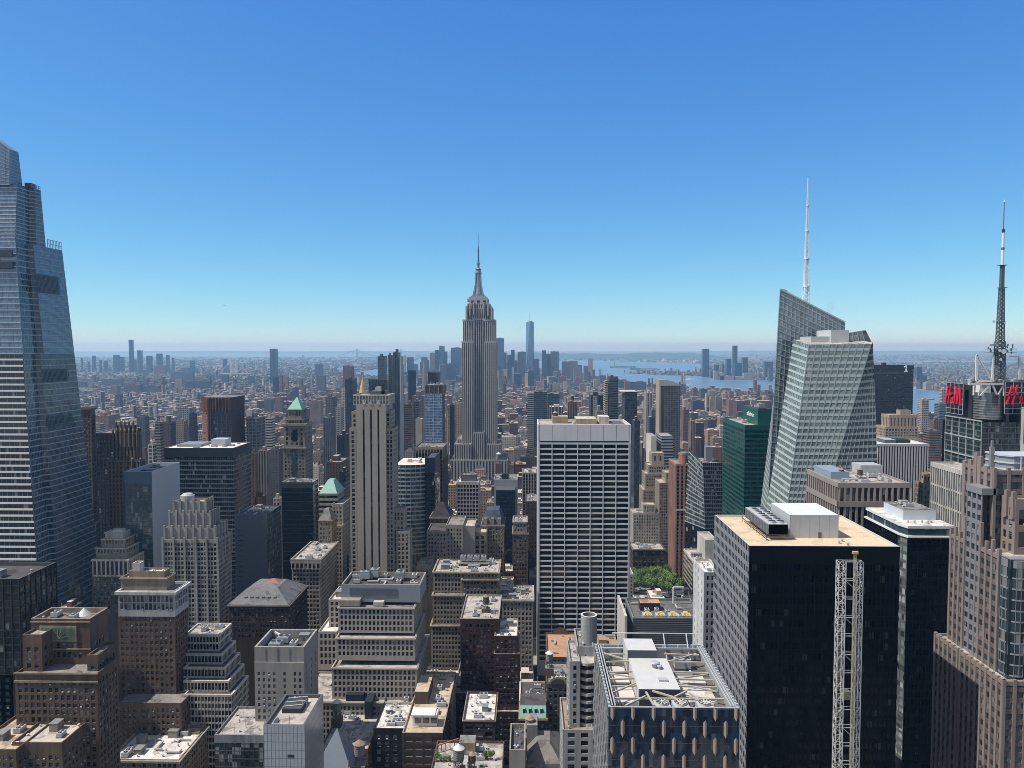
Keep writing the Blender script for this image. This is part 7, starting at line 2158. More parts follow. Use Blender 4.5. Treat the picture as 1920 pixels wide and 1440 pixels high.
S('blue_midrise', 'small deep blue tower below the isolated tall blue slab', 'building', (512, 523, 708, 3500, 40), (.04, .09, .17), 'curtain', yb=738)
S('brick_slab_pair', 'pair of orange brick slabs right of the tall blue slab', 'building', (524, 531, 705, 3900, 40), (.30, .15, .10), 'brick', yb=722)
S('brick_slab_pair', 'tan brick slab next to the orange one right of the tall blue slab', 'building', (534, 542, 707, 3900, 40), (.36, .24, .17), 'brick', yb=722)
S('tan_office_tower', 'tan office tower with a flat cap left of the ribbed brown tower', 'building', (330, 353, 789, 1250, 40), (.28, .24, .19), 'grid', yb=830)
S('tall_grey_tower', 'grey banded tower with a white rim above the cream roofed office', 'building', (290, 306, 792, 1000, 30), (.24, .24, .23), 'band', yb=840, ph=1)
S('dark_brown_mass', 'dark brown tower with a drum on top beside the grey banded tower', 'building', (304, 330, 792, 1120, 36), (.10, .085, .085), 'grid', yb=830, ph=9)
S('navy_block', 'navy block between the tan office tower and the ribbed brown tower', 'building', (354, 370, 776, 1300, 36), (.02, .03, .06), 'band', yb=810)
S('white_grid_midrise', 'blue white grid fronted mid rise behind the navy block', 'building', (331, 368, 765, 1750, 40), (.33, .36, .40), 'big', yb=785)
S('white_balcony_tower', 'white tower with dark balconies stepping down left of the grey banded tower', 'building', (277, 293, 833, 900, 30), (.48, .48, .48), 'big', yb=850)
S('white_banded_office', 'white banded office beside the lean brown tower', 'building', (171, 196, 795, 1300, 40), (.42, .46, .50), 'band', yb=812)
S('peach_tower', 'peach coloured tower left of centre among brick rooftops', 'building', (194, 208, 772, 1900, 34), (.42, .26, .19), 'brick', yb=800)
S('brick_project_block', 'wide dull red housing block by the peach coloured tower', 'building', (174, 216, 779, 1850, 30), (.24, .14, .11), 'brick', yb=800)
S('flat_grey_block', 'dark flat block behind the gothic buttress tower', 'building', (256, 280, 781, 1500, 60), (.09, .10, .13), 'grid', yb=815)
S('brown_flank_tower', 'brown tower flanking the banded office on its right', 'building', (470, 484, 850, 800, 30), (.16, .11, .085), 'brick', yb=900)
S('grey_deco_tower', 'grey tower with pale vertical piers right of the banded office', 'building', (484, 511, 845, 850, 32), (.25, .24, .24), 'vert', yb=905)
S('violet_tower', 'dull violet tower beside the green pyramid tower', 'building', (511, 530, 842, 900, 32), (.13, .12, .15), 'brick', yb=905)
S('ember_brick_block', 'brown brick block with a cream roof rim left of the deco tower', 'building', (613, 654, 866, 900, 36), (.10, .065, .055), 'brick', yb=920)
S('black_window_slab', 'black slab directly left of the striped deco tower', 'building', (636, 655, 884, 700, 36), (.010, .013, .03), 'curtain', yb=1000)
S('teal_roof_block', 'low block with a pale mint green roof left of the deco tower foot', 'building', (640, 662, 1040, 640, 30), (.16, .24, .23), 'big', rc=(.42, .60, .55), yb=1060, ph=0)
S('orange_dome_block', 'small brown block with an orange roof near the banded office', 'building', (478, 500, 932, 800, 30), (.12, .06, .045), 'brick', rc=(.5, .16, .06), yb=960)
S('white_window_block', 'small white block with square windows left of the black glass slab', 'building', (512, 530, 935, 760, 26), (.46, .45, .42), 'grid', yb=970)
# right of the spire
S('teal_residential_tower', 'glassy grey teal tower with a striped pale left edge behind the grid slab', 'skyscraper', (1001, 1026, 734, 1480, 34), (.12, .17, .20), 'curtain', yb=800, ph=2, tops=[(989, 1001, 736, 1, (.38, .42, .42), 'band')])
S('teal_residential_tower', 'darker green glass tower directly right of the striped edge tower', 'building', (1026, 1049, 738, 1750, 34), (.06, .11, .12), 'band', yb=770, ph=2)
S('dark_striped_block', 'black block with white vertical stripes and a white roof line', 'building', (1030, 1056, 763, 1350, 34), (.40, .41, .43), spec(6, 9.9, .72, 1.0), rc=(.6, .6, .58), yb=790)
S('pink_tank_tower', 'pinkish brick tower with a wooden tank on its roof', 'building', (1064, 1083, 753, 1380, 30), (.27, .17, .145), 'vert', yb=792, ph=1)
S('dark_pair_tower', 'dark slab with a lighter window strip left of the banded dark tower', 'building', (1105, 1131, 741, 1360, 34), (.028, .04, .055), 'curtain', yb=792, tops=[(1112, 1120, 742, -1, (.42, .43, .44), 'grid')])
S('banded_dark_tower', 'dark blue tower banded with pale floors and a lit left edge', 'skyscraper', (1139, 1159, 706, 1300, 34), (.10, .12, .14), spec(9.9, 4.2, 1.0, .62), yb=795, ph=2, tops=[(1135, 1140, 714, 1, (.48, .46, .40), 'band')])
S('blue_slab', 'slate blue slab with a white cap just behind the grid slab', 'skyscraper', (1166, 1195, 735, 1150, 36), (.035, .055, .085), 'curtain', rc=(.6, .6, .6), yb=845, ph=0, tops=[(1166, 1195, 734, 0, (.45, .46, .47), 'blank')])
S('dark_lower_slab', 'dark slab lower to the right of the grid slab', 'building', (1184, 1200, 789, 1000, 40), (.02, .032, .05), 'curtain', yb=850)
S('domed_grey_block', 'grey tower with a small pale cupola behind the grid slab', 'building', (1116, 1132, 772, 1120, 26), (.22, .22, .21), 'grid', yb=792, ph=8)
S('white_fluted_tower', 'slim white tower with fine vertical lines right of the slate blue slab', 'skyscraper', (1207, 1224, 737, 1500, 30), (.50, .49, .48), 'vert', yb=830)
S('cyan_glass_block', 'cyan glass box in front of the slim white fluted tower', 'building', (1218, 1231, 768, 1450, 24), (.15, .26, .31), 'curtain', yb=790, tops=[(1218, 1231, 782, -1, (.03, .06, .09), 'curtain')])
S('curved_crown_tower', 'tall dark apartment tower with a sweeping tan crown edge', 'skyscraper', (1239, 1276, 722, 1240, 34), (.13, .145, .16), spec(4.4, 3.3, .74, .66), yb=850, ph=0)
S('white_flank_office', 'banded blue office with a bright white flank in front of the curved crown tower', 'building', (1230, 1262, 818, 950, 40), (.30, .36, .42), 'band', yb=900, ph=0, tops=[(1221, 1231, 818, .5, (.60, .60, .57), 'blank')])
S('brick_pair_tower', 'brown red tower with a boxed top near the river', 'building', (1297, 1308, 728, 3600, 34), (.20, .10, .085), 'brick', yb=745)
S('brick_pair_tower', 'grey glass topped brown tower near the river', 'building', (1311, 1327, 729, 3550, 34), (.10, .10, .11), 'grid', yb=750)
S('pink_river_tower', 'pink brick tower near the river right of the grey topped one', 'building', (1364, 1376, 734, 3450, 34), (.27, .15, .14), 'brick', yb=750)
S('cream_needle_block', 'narrow cream gable wall of a slab facing the sun', 'building', (1322, 1326, 738, 2750, 30), (.55, .49, .34), 'blank', yb=775, ph=0)
S('cream_round_tower', 'rounded cream tower beside the narrow cream gable wall', 'building', (1330, 1340, 743, 2750, 26), (.38, .31, .235), 'brick', yb=775, ph=0)
S('tan_domed_tower', 'tan tower with two domed tanks behind the round cream tower', 'building', (1338, 1354, 744, 2800, 30), (.27, .22, .17), 'brick', yb=765, ph=6)
S('brick_full_block', 'huge long brown brick block above the emerald glass tower', 'building', (1374, 1450, 752, 2700, 60), (.17, .10, .085), 'vert', yb=770, ph=4)
S('brick_full_block', 'orange brick end tower joined to the long brick block', 'building', (1362, 1374, 750, 2650, 40), (.27, .15, .115), 'brick', yb=785)
S('navy_housing_slab', 'dull navy brick slab left of the narrow cream gable', 'building', (1296, 1320, 752, 2650, 30), (.06, .06, .10), 'brick', yb=772)
S('brown_midrise', 'brown mid rise with an ochre side right of the curved crown tower', 'building', (1276, 1292, 768, 1700, 34), (.16, .10, .085), 'brick', yb=800)
S('tan_midrise', 'tan mid rise with vertical piers below the river towers', 'building', (1291, 1303, 790, 1500, 40), (.33, .22, .16), 'vert', yb=825)
S('white_gridded_tower', 'white gridded apartment tower right of the black numeral slab', 'building', (1720, 1742, 749, 1900, 36), (.50, .47, .42), 'big', yb=785, tops=[(1741, 1752, 748, 3, (.08, .12, .15), 'curtain')])
S('teal_river_tower', 'teal glass tower left of the red letter sign', 'building', (1752, 1778, 757, 1800, 40), (.13, .20, .22), 'band', yb=790)
S('white_balcony_block', 'white balconied tower peeking out beside the red letter sign', 'building', (1761, 1776, 731, 2300, 36), (.42, .43, .44), 'big', yb=752)
S('blue_shore_tower', 'blue glass tower on the far river shore right of the black numeral slab', 'building', (1719, 1738, 704, 4700, 60), (.08, .14, .21), 'curtain', yb=728, ph=0, tops=[(1720, 1729, 688, 4, (.08, .14, .21), 'curtain')])
S('white_shore_block', 'white block on the far shore beside the blue shore tower', 'building', (1730, 1747, 717, 4650, 40), (.55, .57, .56), 'band', yb=730)
S('brown_terrace_tower', 'brown tower with stacked terraces under the teal river tower', 'building', (1730, 1764, 807, 1200, 40), (.20, .14, .12), 'band', yb=850)
S('red_brick_midrise', 'dark red brick mid rise left of the dark letter tower', 'building', (1742, 1766, 788, 1400, 40), (.17, .10, .09), 'brick', yb=815)
# harbour far side
for (l, r, y, v, c, lab) in ((1315.5, 1330, 654, 6650, (.10, .16, .24), 'tallest blue glass tower on the far river shore'), (1372.5, 1383, 648, 6500, (.12, .15, .19), 'tallest slim grey tower on the far river shore'), (1360, 1371.5, 673, 6400, (.07, .13, .20), 'deep blue shore tower left of the slim grey one'),
                         (1375, 1391, 680, 6200, (.06, .11, .17), 'broad dark blue shore tower in front of the slim grey one'), (1390, 1403, 670, 6600, (.14, .14, .17), 'grey brown shore tower right of the broad dark one'), (1339, 1348, 684, 6500, (.08, .11, .14), 'short dark shore tower right of the tallest blue one'), (1330, 1337, 697, 6450, (.12, .17, .22), 'low blue block against the tallest blue shore tower'),
                         (1432, 1450, 678, 6300, (.09, .14, .20), 'blue shore tower beside the crystalline tower'), (1439, 1450, 690, 5800, (.17, .21, .26), 'paler blue shore tower in front of its neighbour'), (1352, 1358, 683, 6700, (.16, .20, .22), 'thin grey shore tower between blue ones'), (1420, 1428, 700, 6000, (.30, .30, .30), 'low grey shore tower near the white waterfront blocks')):
    S('shore_tower', lab, 'skyscraper', (l, r, y, v, 45), c, 'curtain', group='towers on the far river shore', yb=709, ph=0)
for (l, r, y, lab) in ((1337, 1347, 696, 'pale waterfront block left of the others on the far shore'), (1348, 1358, 699, 'tan waterfront block on the far shore'), (1345, 1378, 705, 'long low white waterfront hall on the far shore'), (1374, 1392, 706, 'white waterfront hall with dark roof line'), (1392, 1412, 700, 'white terrace block behind the waterfront halls'), (1410, 1432, 702, 'white block with a dome like roof on the far shore')):
    S('waterfront_block', lab, 'building', (l, r, y, 6050, 40), (.58, .56, .52), 'band', rc=(.5, .5, .5), group='low blocks on the far river shore', yb=712, ph=3)
# downtown cluster
for (l, r, y, c, lab) in ((930, 945, 634, (.10, .17, .26), 'tall blue downtown tower touching the stone spire tower'), (944, 950, 661, (.10, .12, .15), 'slim grey downtown tower beside the tall blue one'), (951, 958, 666, (.09, .14, .20), 'blue downtown tower in a pair left of the gap'), (958, 965, 656, (.05, .10, .14), 'taller dark tower of the pair left of the gap'),
                       (970.5, 988, 660, (.13, .15, .19), 'broad slab just left of the glass obelisk'), (1001, 1011, 673, (.10, .12, .15), 'short dark tower at the right foot of the glass obelisk'), (1016, 1024, 657, (.06, .08, .11), 'dark slim tower right of the glass obelisk'), (1023, 1033, 664, (.08, .12, .17), 'curved blue tower behind the dark slim one'),
                       (1032, 1048.5, 659, (.15, .19, .21), 'pale ribbed slab right of the curved blue tower'), (1053, 1068, 678, (.12, .11, .13), 'brownish tower with a domed top'), (1066, 1083, 677, (.14, .15, .17), 'stepped grey tower with a pale left edge'), (1094, 1103, 686, (.13, .11, .12), 'lone small tower at the water end of downtown'), (1100, 1107, 697, (.13, .11, .12), 'lower step of the lone small tower'),
                       (845, 866, 652, (.10, .15, .22), 'wide blue downtown slab left of the stone spire tower'), (852, 866, 672, (.05, .08, .13), 'dark blue slab in front of the wide blue one'), (823.5, 834, 649, (.14, .19, .22), 'tall pale tower with notched cap'), (833, 839, 659, (.12, .16, .20), 'stepped shoulder of the tall pale tower'), (815, 824, 656, (.07, .10, .15), 'dark downtown tower with a pointed roof'), (806, 816, 662, (.19, .17, .17), 'pinkish downtown slab left of the pointed one'),
                       (790, 802, 670, (.13, .15, .17), 'grey downtown tower with rounded top'), (757, 761.5, 665, (.40, .38, .30), 'thin pale downtown tower alone on the left'), (763, 776, 670, (.13, .15, .18), 'grey stepped downtown tower behind the teal one'), (772, 784, 683, (.16, .17, .18), 'low grey downtown block'), (836, 852, 682, (.16, .15, .17), 'purple grey downtown block'), (1004, 1012, 690, (.13, .15, .17), 'small grey tower under the obelisk'), (1075, 1092, 690, (.15, .14, .15), 'low brown downtown block near the water')):
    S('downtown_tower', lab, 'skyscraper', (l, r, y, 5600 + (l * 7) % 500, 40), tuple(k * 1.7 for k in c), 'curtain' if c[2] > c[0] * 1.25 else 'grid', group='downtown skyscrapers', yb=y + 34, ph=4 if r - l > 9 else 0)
S('sloped_white_tower', 'white tower with a long slanting top below the glass obelisk', 'building', (990, 1001, 696, 4300, 34), (.10, .14, .18), 'curtain', yb=722, ph=0, tops=[(984, 991, 700, 2, (.50, .52, .42), 'blank')])
S('cream_pointed_tower', 'cream tower with a tapering pointed top among downtown roofs', 'building', (791, 797, 690, 3900, 26), (.44, .37, .28), 'brick', yb=712, ph=0, tops=[(793, 795.5, 678, 8, (.44, .37, .28), 'blank')])
for (l, r, y, v, c, lab) in ((1023, 1034, 690, 3900, (.10, .15, .19), 'slim glass tower in front of the ribbed downtown slab'), (1050, 1062, 706, 3300, (.24, .12, .10), 'red brick block with white bands beyond the grid slab'), (1078, 1090, 708, 3300, (.25, .14, .12), 'red brick block near the water beyond the grid slab'), (1112, 1122, 712, 2900, (.42, .36, .28), 'cream loft block left of the banded dark tower'),
                          (1037, 1047, 718, 2500, (.40, .34, .26), 'cream loft tower beyond the grid slab'), (1086, 1097, 720, 2450, (.34, .24, .18), 'tan loft tower beyond the grid slab'), (1056, 1064, 716, 2700, (.48, .45, .40), 'white loft tower beyond the grid slab'), (1124, 1136, 704, 3000, (.13, .12, .13), 'dark loft block beside the river'), (1006, 1018, 716, 2600, (.38, .25, .17), 'ochre loft tower left of the cream one'),
                          (1170, 1186, 716, 3200, (.22, .13, .11), 'wide dark pier building at the river edge'), (1152, 1168, 712, 3350, (.10, .11, .14), 'stepped dark pier building at the river edge'), (1182, 1212, 716, 3000, (.12, .13, .17), 'long glass terrace building at the river edge')):
    S('loft_tower', lab, 'building', (l, r, y, 251 * 1443 / (y + 15 - 652), 40), c, 'brick', group='loft buildings beyond the grid slab', yb=y + 18)
# the far borough's skyline
for (l, r, y, c, lab) in ((241, 250.5, 637, (.045, .06, .09), 'tallest dark blue supertall on the far left skyline'), (257, 267.5, 657, (.17, .20, .24), 'pale tower right of the far left supertall'), (274, 286, 667, (.10, .12, .16), 'grey tower third right of the far supertall'), (293, 305, 663, (.09, .13, .18), 'blue tower with a rounded top on the far left skyline'), (311, 318, 666, (.12, .14, .17), 'slim grey tower on the far left skyline'), (322, 327, 671, (.13, .15, .18), 'small slim tower at the right end of the far row'),
                       (212, 224.5, 666, (.09, .13, .19), 'broad blue tower left of the far supertall'), (224.5, 233.5, 669, (.11, .15, .20), 'twin of the broad blue tower with a flat top'), (172, 180, 667, (.12, .14, .17), 'grey tower on the far left with a taller right half'), (186, 191, 675, (.12, .14, .18), 'narrow tower in the left part of the far row'), (195, 202, 677, (.10, .12, .15), 'dark tower left of the broad blue pair'), (151, 155, 671, (.13, .15, .18), 'needle thin tower nearest the glass giant'), (164, 169, 678, (.12, .14, .17), 'thin tower second from the glass giant'),
                       (251, 256, 674, (.16, .18, .20), 'thin pale tower between the supertall and its neighbour'), (340, 356, 690, (.11, .13, .16), 'square grey block right of the far row'), (356, 366, 676, (.12, .14, .17), 'grey tower in the right part of the far row'), (418, 426, 673, (.09, .12, .15), 'dark tower left of the white bridge tower')):
    S('borough_tower', lab, 'skyscraper', (l, r, y, 7600 + (l * 11) % 500, 45), c, 'curtain', group='towers of the far left skyline', yb=704, ph=0)
for (l, r, y, v, c, lab) in ((288, 313, 686, 6900, (.26, .14, .12), 'red brick hall at the foot of the far left skyline'), (320, 365, 697, 5600, (.14, .16, .20), 'long blue grey slab with a pale end'), (328, 345, 711, 4600, (.36, .31, .24), 'tan slab with three pale strips'), (346, 395, 715, 4500, (.10, .11, .15), 'dark housing slab right of the tan strips'), (208, 225, 724, 4000, (.26, .20, .18), 'pinkish grey tower block in the brick plain'), (232, 268, 721, 4300, (.15, .13, .15), 'row of grey housing slabs in the brick plain'),
                          (268, 304, 723, 4250, (.11, .11, .14), 'low dark housing row right of the grey slabs'), (215, 230, 740, 3000, (.10, .10, .15), 'violet tower block standing over the brick plain'), (190, 232, 711, 5000, (.13, .15, .19), 'long low grey block left of the housing slabs'), (142, 164, 716, 4800, (.11, .11, .13), 'dark low block with a white roof near the glass giant'), (165, 176, 719, 4700, (.38, .27, .20), 'tan and orange block near the glass giant'), (245, 256, 711, 4900, (.24, .17, .17), 'brown tower behind the grey slabs'), (269, 280, 711, 4900, (.14, .15, .2), 'blue grey tower behind the dark housing row'),
                          (448, 460, 742, 2900, (.16, .15, .17), 'grey tower above the grid fronted office'), (433, 447, 737, 3000, (.22, .20, .18), 'tan topped tower left of the grey one'), (415, 430, 703, 5200, (.10, .13, .18), 'dark blue block below the white bridge'), (465, 477, 706, 5000, (.10, .12, .17), 'dark slab right of the white bridge'), (590, 600, 683, 6500, (.10, .14, .20), 'lone dark tower near the harbour sheds'), (600, 606, 682, 6500, (.10, .12, .18), 'twin of the lone dark tower near the harbour sheds'),
                          (515, 533, 745, 2600, (.22, .17, .16), 'brown housing slab above the green pyramid'), (495, 514, 748, 2500, (.20, .18, .20), 'grey housing slab left of the brown one'), (581, 606, 752, 2300, (.24, .19, .17), 'tan housing slab right of the green pyramid'), (548, 560, 727, 3100, (.10, .11, .16), 'dark blue tower behind the green pyramid'), (565, 574, 722, 3300, (.2, .18, .17), 'tan tower behind the green pyramid'), (593, 612, 705, 3900, (.18, .16, .18), 'cluster of grey towers right of the green pyramid'), (560, 568, 710, 3800, (.26, .2, .2), 'pinkish tower further behind the green pyramid')):
    S('housing_slab', lab, 'building', (l, r, y, v, 30), c, 'brick', group='housing blocks on the far plain', yb=y + 14, ph=3)

# ================================================================== ordinary blocks between the big ones
def jit(c, R_, a=.8, e=1.2):
    k = R_.uniform(a, e)
    return tuple(x * k * R_.uniform(.97, 1.03) for x in c)
def overlap(x0, x1, y0, y1, m=1.0):
    for (a, c, d, e) in FOOT:
        if x0 < c + m and x1 > a - m and y0 < e + m and y1 > d - m: return True
    return False
def limit(l, r, v):
    "highest photo row an ordinary building may reach without hiding a measured one"
    y = 0
    for (pl, pr, pt, pb, vv) in HR:
        if vv > v and l < pr - .8 and r > pl + .8: y = max(y, pb - 2)
    return y
def hidden(l, r, pt, v):
    n = 0
    for t in (.1, .3, .5, .7, .9):
        x = l + (r - l) * t
        if any(vv < v and pl < x < pr and p_ < pt - 1 for (pl, pr, p_, pb, vv) in HR): n += 1
    return n == 5
PAL = [('brown brick', (.15, .09, .065)), ('dark brown', (.085, .06, .05)), ('red brick', (.16, .065, .05)), ('tan', (.33, .265, .19)), ('cream', (.43, .37, .29)), ('grey', (.25, .245, .24)), ('pale grey', (.38, .37, .355)), ('dark grey', (.10, .10, .105)), ('white', (.52, .51, .49)), ('buff', (.38, .28, .18))]
WTS = [8, 5, 6, 7, 4, 3, 3, 2, 1.5, 6]
RC = [('white', (.60, .59, .57)), ('silver grey', (.40, .39, .38)), ('tan', (.42, .34, .25)), ('black', (.06, .06, .065)), ('grey', (.24, .235, .225))]
HR.append((1187, 1318, 1058, 1128, 765))
rd = random.Random(20)
cands = []
def avenue_free(x0, x1):
    return all(x1 < a - 3 or x0 > c + 3 for a, c in AVE)
for k in range(len(STV) - 1):
    s0 = STV[k] + 18; s1 = STV[k + 1]
    for i in range(len(AVE) - 1):
        a0, a1 = AVE[i][1] + 4, AVE[i + 1][0] - 4
        for row in (0, 1):
            y0 = s0 + 3 + row * (s1 - s0 - 6) / 2; y1 = y0 + (s1 - s0 - 6) / 2 - 1
            if y0 < 385 or y0 > 3700: continue
            x = a0
            big = 1.0 if y0 < 1100 else (1.3 if y0 < 2200 else 1.7)
            while x < a1 - 8:
                w = rd.uniform(7.5, 21) * big
                xx = min(x + w, a1)
                cands.append((x, xx - .6, y0, y1, y0, rd.random()))
                x = xx
STUFF = []
IND = []
for (x0, x1, y0, y1, v, q) in cands:
    l, r = px_of((x0, y0, 30))[0], px_of((x1, y0, 30))[0]
    if r < -30 or l > 1950: continue
    if 60 < x0 < 215 and 690 < y0 < 840: continue          # the park and its street
    if v < 900: h = rd.choice((22, 28, 34, 40, 48, 56, 66, 78)) * rd.uniform(.85, 1.15)
    elif v < 1700: h = rd.choice((18, 22, 30, 36, 44, 52, 70)) * rd.uniform(.85, 1.15)
    else: h = rd.choice((14, 16, 18, 22, 28, 34, 50)) * rd.uniform(.85, 1.2)
    if q > .97 and v > 900: h *= 1.5
    if overlap(x0, x1, y0, y1): continue
    lim = limit(l, r, v)
    zmax = Z(lim, v, (l + r) / 2) if lim > 660 else 400
    if h > zmax: h = zmax * rd.uniform(.9, 1)
    if h < 7: continue
    pt = px_of(((x0 + x1) / 2, y0, h))[1]
    ptb = px_of(((x0 + x1) / 2, y1, h))[1]
    if ptb > 1450: continue
    if hidden(l, r, ptb, v): continue
    c = rd.choices(PAL, WTS)[0]; rcx = rd.choices(RC, [5, 4, 3, 2, 4])[0]
    size = (r - l) * max(2, (pt - ptb) + min(40, 1450 - pt) * .5)
    IND.append((size, x0, x1, y0, y1, h, c, rcx, l, r, pt, v, rd.random()))
IND.sort(key=lambda t: -t[0])
NI = 260
MARKS = [(-200, 95, 'the tapering glass giant'), (95, 175, 'the lean brown tower'), (175, 290, 'the gothic buttress tower'), (290, 440, 'the scalloped crown tower'), (440, 530, 'the banded office'), (530, 600, 'the green pyramid tower'), (600, 745, 'the striped deco tower'), (745, 850, 'the curved green glass office'), (850, 945, 'the stone spire skyscraper'), (945, 1190, 'the white grid slab'),
         (1190, 1270, 'the curved crown tower'), (1270, 1360, 'the faceted grey tower'), (1360, 1450, 'the emerald glass tower'), (1450, 1650, 'the crystalline tower'), (1650, 1750, 'the black numeral slab'), (1750, 2200, 'the red letter signs')]
def where(px, v):
    for a, c, t in MARKS:
        if a <= px < c: break
    side = 'left of' if px < a + (c - a) / 3 else ('right of' if px > c - (c - a) / 3 else ('below' if v < 700 else 'behind'))
    dist = 'near' if v < 620 else ('midway' if v < 1000 else ('far' if v < 1700 else 'farthest'))
    return f'{dist}, {side} {t}'
NMS = {'brown brick': 'brick_building', 'red brick': 'brick_building', 'dark brown': 'brick_building'}
LAB = {}
for t in IND[:NI]:
    size, x0, x1, y0, y1, h, c, rcx, l, r, pt, v, q = t
    hh = 'tall' if h > 55 else ('midrise' if h > 28 else 'low')
    lab = f'{hh} {c[0]} block, {rcx[0]} roof, {where((l + r) / 2, v)}'
    LAB.setdefault(lab, []).append(t)
PKEYS = ['grid', 'brick', 'brick', 'fine', 'big', 'grid', 'vert']
def plainbox(b, x0, x1, y0, y1, z0, h, col, pat, rc):
    b.box(x0, x1, y0, y1, z0, h, CITY, tint=col, pat=pat, ttint=rc)
for lab, ts in LAB.items():
    for t in ts:
        size, x0, x1, y0, y1, h, c, rcx, l, r, pt, v, q = t
        R_ = random.Random(int(q * 1e6))
        col = jit(c[1], R_); rc = jit(rcx[1], R_)
        o = empty(NMS.get(c[0], 'city_block_building'), ((x0 + x1) / 2, (y0 + y1) / 2, 0), lab, 'building', 'ordinary city buildings')
        pat = PT[R_.choice(PKEYS)]
        b = MB()
        set_ = R_.random() < .35 and h > 30
        hz = h * R_.uniform(.7, .88) if set_ else h
        for A, B_ in (((x0, y0), (x1, y0)), ((x1, y0), (x1, y1)), ((x1, y1), (x0, y1)), ((x0, y1), (x0, y0))):
            b.poly([(*A, 0), (*B_, 0), (*B_, hz), (*A, hz)], CITY, col, pat)
        xi, yi = (x1 - x0) * .12, (y1 - y0) * .14
        if set_: b.box(x0 + xi, x1 - xi, y0 + yi, y1 - yi, hz - .9, h, CITY, tint=col, pat=pat, ttint=rc)
        if R_.random() < .5:
            for (xa, xb, ya, yb_) in ((x0 - .5, x1 + .5, y0 - .5, y0 + .02),): b.box(xa, xb, ya, yb_, hz - 1.2, hz - .1, CITY, bottom=True, tint=tuple(k * 1.15 for k in col), pat=PT['blank'])
        b.build('wall', o)
        b = MB(); a = [(x0, y0), (x1, y0), (x1, y1), (x0, y1)]; e = [(x0 + .5, y0 + .5), (x1 - .5, y0 + .5), (x1 - .5, y1 - .5), (x0 + .5, y1 - .5)]
        b.poly([(*p, hz - .9) for p in e], CITY, rc, PT['blank'])
        for i in range(4):
            j = (i + 1) % 4
            b.poly([(*a[i], hz), (*a[j], hz), (*e[j], hz), (*e[i], hz)], CITY, tuple(min(.6, k * 1.5) for k in col), PT['blank']); b.poly([(*e[i], hz), (*e[j], hz), (*e[j], hz - .9), (*e[i], hz - .9)], CITY, col, PT['blank'])
        b.build('roof', o)
        zt_, xa, xb, ya, yb_ = (h, x0 + xi, x1 - xi, y0 + yi, y1 - yi) if set_ else (h - .9, x0 + .6, x1 - .6, y0 + .6, y1 - .6)
        near = v < 900
        w, d = xb - xa, yb_ - ya
        if w > 5 and d > 5:
            b = MB(); u = R_.uniform(.1, .5); u2 = R_.uniform(.1, .5)
            b.box(xa + w * u, xa + w * (u + .35), ya + d * u2, ya + d * (u2 + .35), zt_, zt_ + R_.uniform(2.5, 5), CITY, tint=col, pat=PT['blank'], ttint=rc)
            b.build('penthouse', o)
            if near:
                class _B: root = o
                clutter(_B, xa, xb, ya, yb_, zt_, R_.randint(3, 7), int(q * 1e5), ['air_handler', 'roof_vent', 'duct', 'roof_vent', 'skylight', 'antenna', 'pipe_run'])
            elif R_.random() < .6:
                clutter(type('_C', (), {'root': o}), xa, xb, ya, yb_, zt_, 2, int(q * 1e5), ['air_handler', 'roof_vent'])
        FOOT.append((x0, x1, y0, y1))
# the rest, and the endless roofs beyond, as one mass
CB = MB()
for t in IND[NI:]:
    size, x0, x1, y0, y1, h, c, rcx, l, r, pt, v, q = t
    R_ = random.Random(int(q * 1e6))
    col = jit(c[1], R_)
    CB.box(x0, x1, y0, y1, 0, h, CITY, tint=col, pat=PT[R_.choice(PKEYS)], ttint=jit(rcx[1], R_))
    w, d = x1 - x0, y1 - y0; u = R_.uniform(.1, .5)
    CB.box(x0 + w * u, x0 + w * (u + .3), y0 + d * .3, y0 + d * .65, h, h + R_.uniform(2, 4.5), CITY, tint=col, pat=PT['blank'], ttint=(.3, .29, .28))
    if R_.random() < .3: CB.cyl(x0 + w * .75, y0 + d * .5, h, h + 7, 1.6, 1.5, CITY, 6); CB.tint[-7:] = [(.16, .12, .09)] * 7; CB.pat[-7:] = [PT['blank']] * 7
def inside(poly, x, y):
    c = False; n = len(poly); j = n - 1
    for i in range(n):
        xi, yi = poly[i]; xj, yj = poly[j]
        if (yi > y) != (yj > y) and x < (xj - xi) * (y - yi) / (yj - yi) + xi: c = not c
        j = i
    return c
rd = random.Random(77)
FARP = [(.20, .11, .085), (.24, .15, .11), (.16, .10, .09), (.30, .24, .19), (.22, .21, .21), (.36, .34, .31), (.13, .12, .13), (.42, .38, .33), (.27, .17, .13), (.5, .48, .45)]
FARR = [(.62, .61, .59), (.40, .39, .38), (.24, .22, .21), (.12, .115, .115), (.33, .27, .22), (.20, .13, .105), (.5, .47, .43)]
TREES = []
def rbox(b, cx, cy, w, d, h, ang, col, pat, rc):
    c, s = math.cos(ang), math.sin(ang)
    P4 = [(cx + c * x - s * y, cy + s * x + c * y) for x, y in ((-w / 2, -d / 2), (w / 2, -d / 2), (w / 2, d / 2), (-w / 2, d / 2))]
    for i in range(4):
        j = (i + 1) % 4
        b.poly([(*P4[i], 0), (*P4[j], 0), (*P4[j], h), (*P4[i], h)], CITY, col, pat)
    b.poly([(*p, h) for p in P4], CITY, rc, PT['blank'])
nfar = 0
